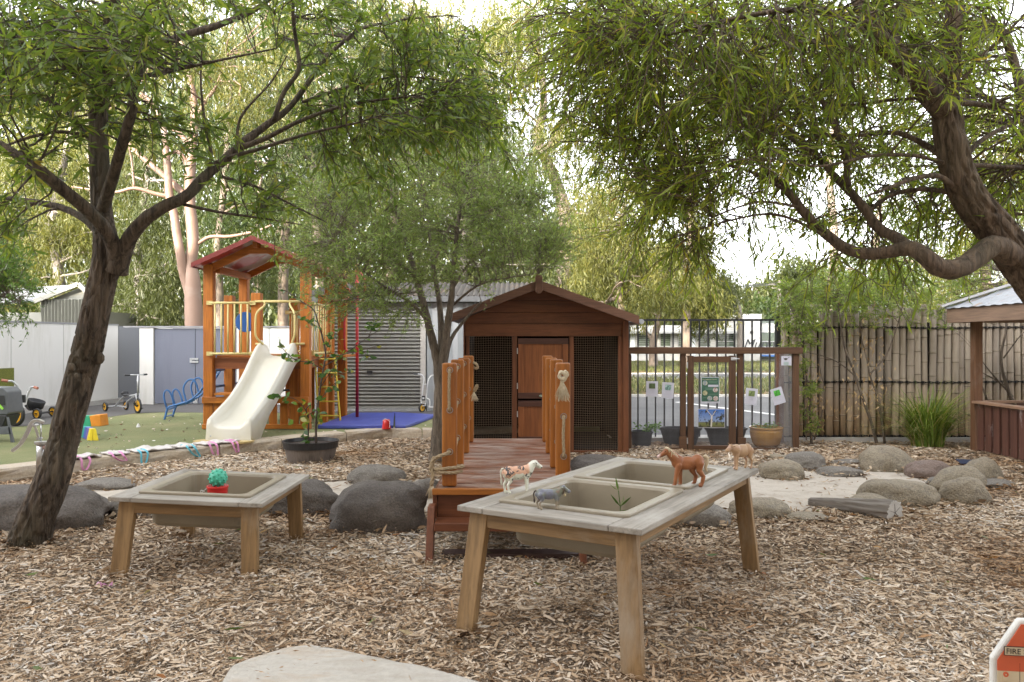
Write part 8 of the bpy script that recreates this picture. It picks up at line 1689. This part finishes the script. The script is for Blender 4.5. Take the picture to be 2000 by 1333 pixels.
G_ = [
 ('slim pale gum trunk just right of the pink-barked gum', [[(428, 640, 26, .15), (428, 560, 26, .14), (424, 500, 26, .13), (432, 420, 26, .12), (440, 340, 26, .10), (446, 240, 26, .08), (455, 120, 26, .05)]], [(470, 330, 110, 110, 46), (430, 200, 120, 100, 40), (520, 100, 130, 90, 40), (440, 480, 70, 70, 18)], 2, 1, 26),
 ('thin straight gum trunk behind the play tower roof', [[(553, 640, 28, .19), (553, 560, 28, .18), (557, 470, 28, .17), (560, 400, 28, .15), (566, 300, 28, .12), (575, 200, 28, .09), (580, 80, 28, .05)]], [(560, 300, 130, 120, 50), (620, 150, 130, 110, 46), (600, 20, 150, 60, 30), (520, 500, 60, 80, 16)], 1, 1, 28),
 ('pale gum with mottled bark right of the tower roof', [[(629, 640, 25, .18), (627, 560, 25, .17), (622, 480, 25, .16), (618, 400, 25, .14), (612, 300, 25, .11), (600, 200, 25, .08)]], [(640, 330, 90, 120, 36), (650, 200, 110, 90, 32)], 2, 1, 25),
 ('olive gum with grey trunk behind the beige shed', [[(120, 640, 30, .22), (115, 540, 30, .2), (105, 440, 30, .18), (120, 340, 30, .14), (150, 200, 30, .1)]], [(110, 480, 130, 90, 60), (60, 380, 110, 90, 46), (180, 400, 90, 90, 36), (100, 260, 130, 90, 36), (30, 560, 60, 50, 16)], 0, 2, 30),
 ('bushy olive gum between the leaning trunk and the pink gum', [[(270, 640, 27, .17), (275, 560, 27, .15), (268, 480, 27, .13), (280, 400, 27, .1), (290, 320, 27, .07)]], [(285, 500, 80, 90, 54), (260, 590, 60, 50, 26), (300, 380, 90, 80, 36), (330, 580, 40, 60, 16)], 1, 2, 27),
 ('golden gum behind the left foreground branches', [[(190, 640, 36, .25), (190, 500, 36, .22), (180, 350, 36, .18), (170, 200, 36, .14), (150, 60, 36, .1)]], [(170, 200, 160, 130, 56), (60, 130, 120, 110, 36), (250, 60, 150, 80, 36), (230, 330, 90, 70, 22)], 0, 2, 36),
 ('tall golden gum filling the centre left behind the fine-leaved tree', [[(760, 640, 34, .26), (765, 500, 34, .24), (770, 380, 34, .2), (780, 250, 34, .16), (800, 120, 34, .12), (820, 0, 34, .08)]], [(760, 120, 180, 120, 96), (680, 50, 150, 80, 60), (880, 60, 130, 80, 58), (760, 330, 170, 110, 60), (700, 560, 80, 60, 18), (930, 200, 80, 90, 26)], 0, 1, 34),
 ('tall gum with a pale leaning trunk above the playhouse', [[(1090, 640, 30, .3), (1098, 560, 30, .28), (1106, 480, 30, .27), (1100, 400, 30, .24), (1070, 320, 30, .2), (1050, 280, 30, .18), (1062, 200, 30, .14), (1052, 100, 30, .1), (1020, 0, 30, .07)], [(1055, 300, 30, .14), (1085, 270, 30, .11), (1110, 230, 30, .08), (1150, 200, 30, .04)]], [(1020, 230, 130, 120, 74), (1060, 60, 140, 90, 66), (950, 110, 110, 100, 50), (1130, 330, 90, 90, 36), (1150, 480, 60, 70, 22)], 0, 1, 30),
 ('golden hanging gum above the right playhouse roof', [[(1215, 640, 24, .10), (1212, 585, 24, .10), (1204, 520, 24, .09), (1212, 440, 24, .07), (1225, 380, 24, .05)], [(1150, 592, 23.6, .03), (1185, 590, 23.8, .06), (1215, 575, 24, .06), (1260, 555, 24, .05), (1310, 515, 24, .03)]], [(1180, 440, 80, 90, 60), (1240, 510, 80, 55, 50), (1285, 560, 70, 30, 30), (1160, 540, 50, 50, 20), (1220, 380, 80, 50, 26)], 0, 1, 24),
 ('small white-trunked gum in front of the office windows', [[(1276, 700, 40, .22), (1276, 670, 40, .2), (1283, 640, 40, .17), (1288, 610, 40, .13), (1296, 570, 40, .08)], [(1275, 665, 40, .1), (1262, 650, 40, .09), (1258, 640, 40, .06)]], [(1290, 545, 60, 35, 40), (1340, 570, 60, 28, 34), (1255, 610, 22, 14, 5), (1380, 590, 45, 22, 22)], 0, 1, 40),
 ('weeping gum hanging over the office roof', [[(1445, 700, 44, .2), (1446, 640, 44, .17), (1440, 590, 44, .13), (1420, 560, 44, .08)]], [(1395, 575, 45, 35, 34), (1372, 622, 30, 16, 9), (1340, 530, 60, 40, 30), (1415, 555, 22, 26, 10)], 1, 2, 44),
 ('distant rounded olive tree at the right skyline gap', [[(1480, 680, 70, .4), (1480, 620, 70, .3), (1482, 570, 70, .15)]], [(1480, 590, 45, 32, 44), (1450, 610, 30, 20, 16)], 1, 2, 70),
 ('distant tall olive tree above the bamboo fence corner', [[(1560, 680, 66, .4), (1560, 600, 66, .3), (1565, 540, 66, .15)]], [(1565, 555, 50, 45, 54), (1540, 600, 45, 35, 36), (1610, 570, 40, 50, 30)], 1, 2, 66),
 ('distant bushy tree over the office wing', [[(1505, 680, 62, .4), (1505, 620, 62, .3)]], [(1510, 610, 40, 24, 30), (1440, 620, 26, 20, 12)], 2, 2, 62),
 ('golden gum behind the middle of the bamboo fence', [[(1700, 660, 30, .18), (1704, 560, 30, .15), (1712, 470, 30, .12), (1720, 380, 30, .08)]], [(1700, 540, 100, 70, 44), (1790, 560, 80, 55, 36), (1640, 580, 60, 45, 24), (1720, 430, 80, 60, 16)], 2, 1, 30),
 ('bright yellow-green gum behind the gazebo', [[(1930, 660, 26, .2), (1925, 560, 26, .17), (1930, 450, 26, .14), (1940, 330, 26, .1)]], [(1930, 520, 110, 70, 54), (1960, 380, 90, 90, 40), (1860, 590, 60, 30, 18), (1950, 250, 80, 80, 24), (1990, 590, 50, 40, 16)], 0, 1, 26),
 ('tall gum behind the right foreground canopy', [[(1340, 640, 38, .22), (1342, 540, 38, .2), (1350, 420, 38, .17), (1340, 300, 38, .13), (1350, 150, 38, .1)]], [(1330, 330, 110, 90, 34), (1300, 200, 130, 100, 34), (1400, 120, 130, 100, 30), (1250, 60, 120, 70, 26), (1340, 480, 50, 50, 16)], 0, 1, 38),
 ('wide hazy gum filling the sky behind the big right-hand trunk', [[(1620, 640, 46, .3), (1630, 480, 46, .26), (1620, 330, 46, .2), (1640, 180, 46, .14), (1650, 40, 46, .09)]], [(1600, 200, 220, 160, 60), (1480, 120, 130, 110, 34), (1800, 160, 170, 160, 50), (1700, 30, 260, 60, 34), (1860, 380, 110, 110, 26)], 1, 1, 46),
 ('slender gum with thin pale trunk beside the roller shed roof', [[(505, 640, 33, .14), (507, 540, 33, .13), (503, 440, 33, .11), (510, 340, 33, .08)]], [(500, 420, 70, 80, 26), (540, 560, 50, 50, 14), (430, 560, 50, 60, 14)], 2, 1, 33),
 ('deep green background gum behind the fine-leaved tree crown', [[(900, 640, 30, .2), (905, 520, 30, .17), (915, 400, 30, .13), (930, 280, 30, .09)]], [(900, 420, 130, 110, 46), (960, 300, 110, 90, 36), (860, 220, 120, 80, 30), (1030, 520, 80, 60, 26), (840, 560, 80, 40, 16)], 1, 2, 30),
]
for i, (lb, sp, cr, lf, bk, dd) in enumerate(G_):
    s_ = dd / 26; gum(lb, sp, cr, LG[lf], (GBP, GB1, GBG)[bk], dd, per=125 if dd < 50 else 80, size=.19 * s_ ** .9, clump=.62 * s_ ** .85, sprd=2.5 * s_ ** .5, seed=40 + i, lw=.16 if dd < 50 else .4)
dp_ = 60; t_ = thing('power_pole', 'thin timber power pole with a cross arm in the right skyline gap', 'power pole', (P(1522, 666, dp_).x, dp_, 0))
mb = MB(); mb.tube([(P(1522, 666, dp_).x, dp_, 0), P(1522, 548, dp_)], [.16, .11], n=8); mb.build('pole', GBG, t_)
mb = MB(); mb.beam(P(1500, 556, dp_), P(1544, 556, dp_), .1, .12); mb.beam(P(1506, 563, dp_), P(1538, 563, dp_), .08, .08); mb.build('cross_arm', GBG, t_)
for q in (1502, 1516, 1540):
    mb = MB(); mb.tube([P(q - 180, 560, dp_ - 8), P(q - 90, 563, dp_ - 4), P(q, 553, dp_), P(q + 120, 561, dp_ + 2), P(q + 260, 552, dp_ + 4)], .025, n=4); mb.build('wire', BP, t_)
# far woodland beyond everything: reads as one mass
n = 260000; dd = RNG.uniform(58, 95, n); px = RNG.uniform(-700, 2600, n); top = 540 - 520 * np.clip((1330 - px) / 700, 0, 1) + 40 * np.sin(px * .013) + 30 * np.sin(px * .031 + 1) + 16 * np.sin(px * .09); top = np.where(px > 1380, 615 + 14 * np.sin(px * .05), top)
py = top + (690 - top) * RNG.random(n) ** .7; c = np.stack([(px - 1000) / F * dd, dd, H - (py - 666.5) / F * dd], 1); c += np.round(RNG.normal(0, 1, (n, 3)))*.4
g = build_leaves('far_woodland', c, np.stack([RNG.normal(0, .5, n), RNG.normal(0, .3, n), np.full(n, -.8)], 1), RNG.uniform(.45, .9, n), RNG.uniform(.16, .34, n), RNG.random(n), LG[1], None, fine=False)
tag(g, 'hazy olive woodland far behind the sheds and trees', 'woodland', kind='stuff')
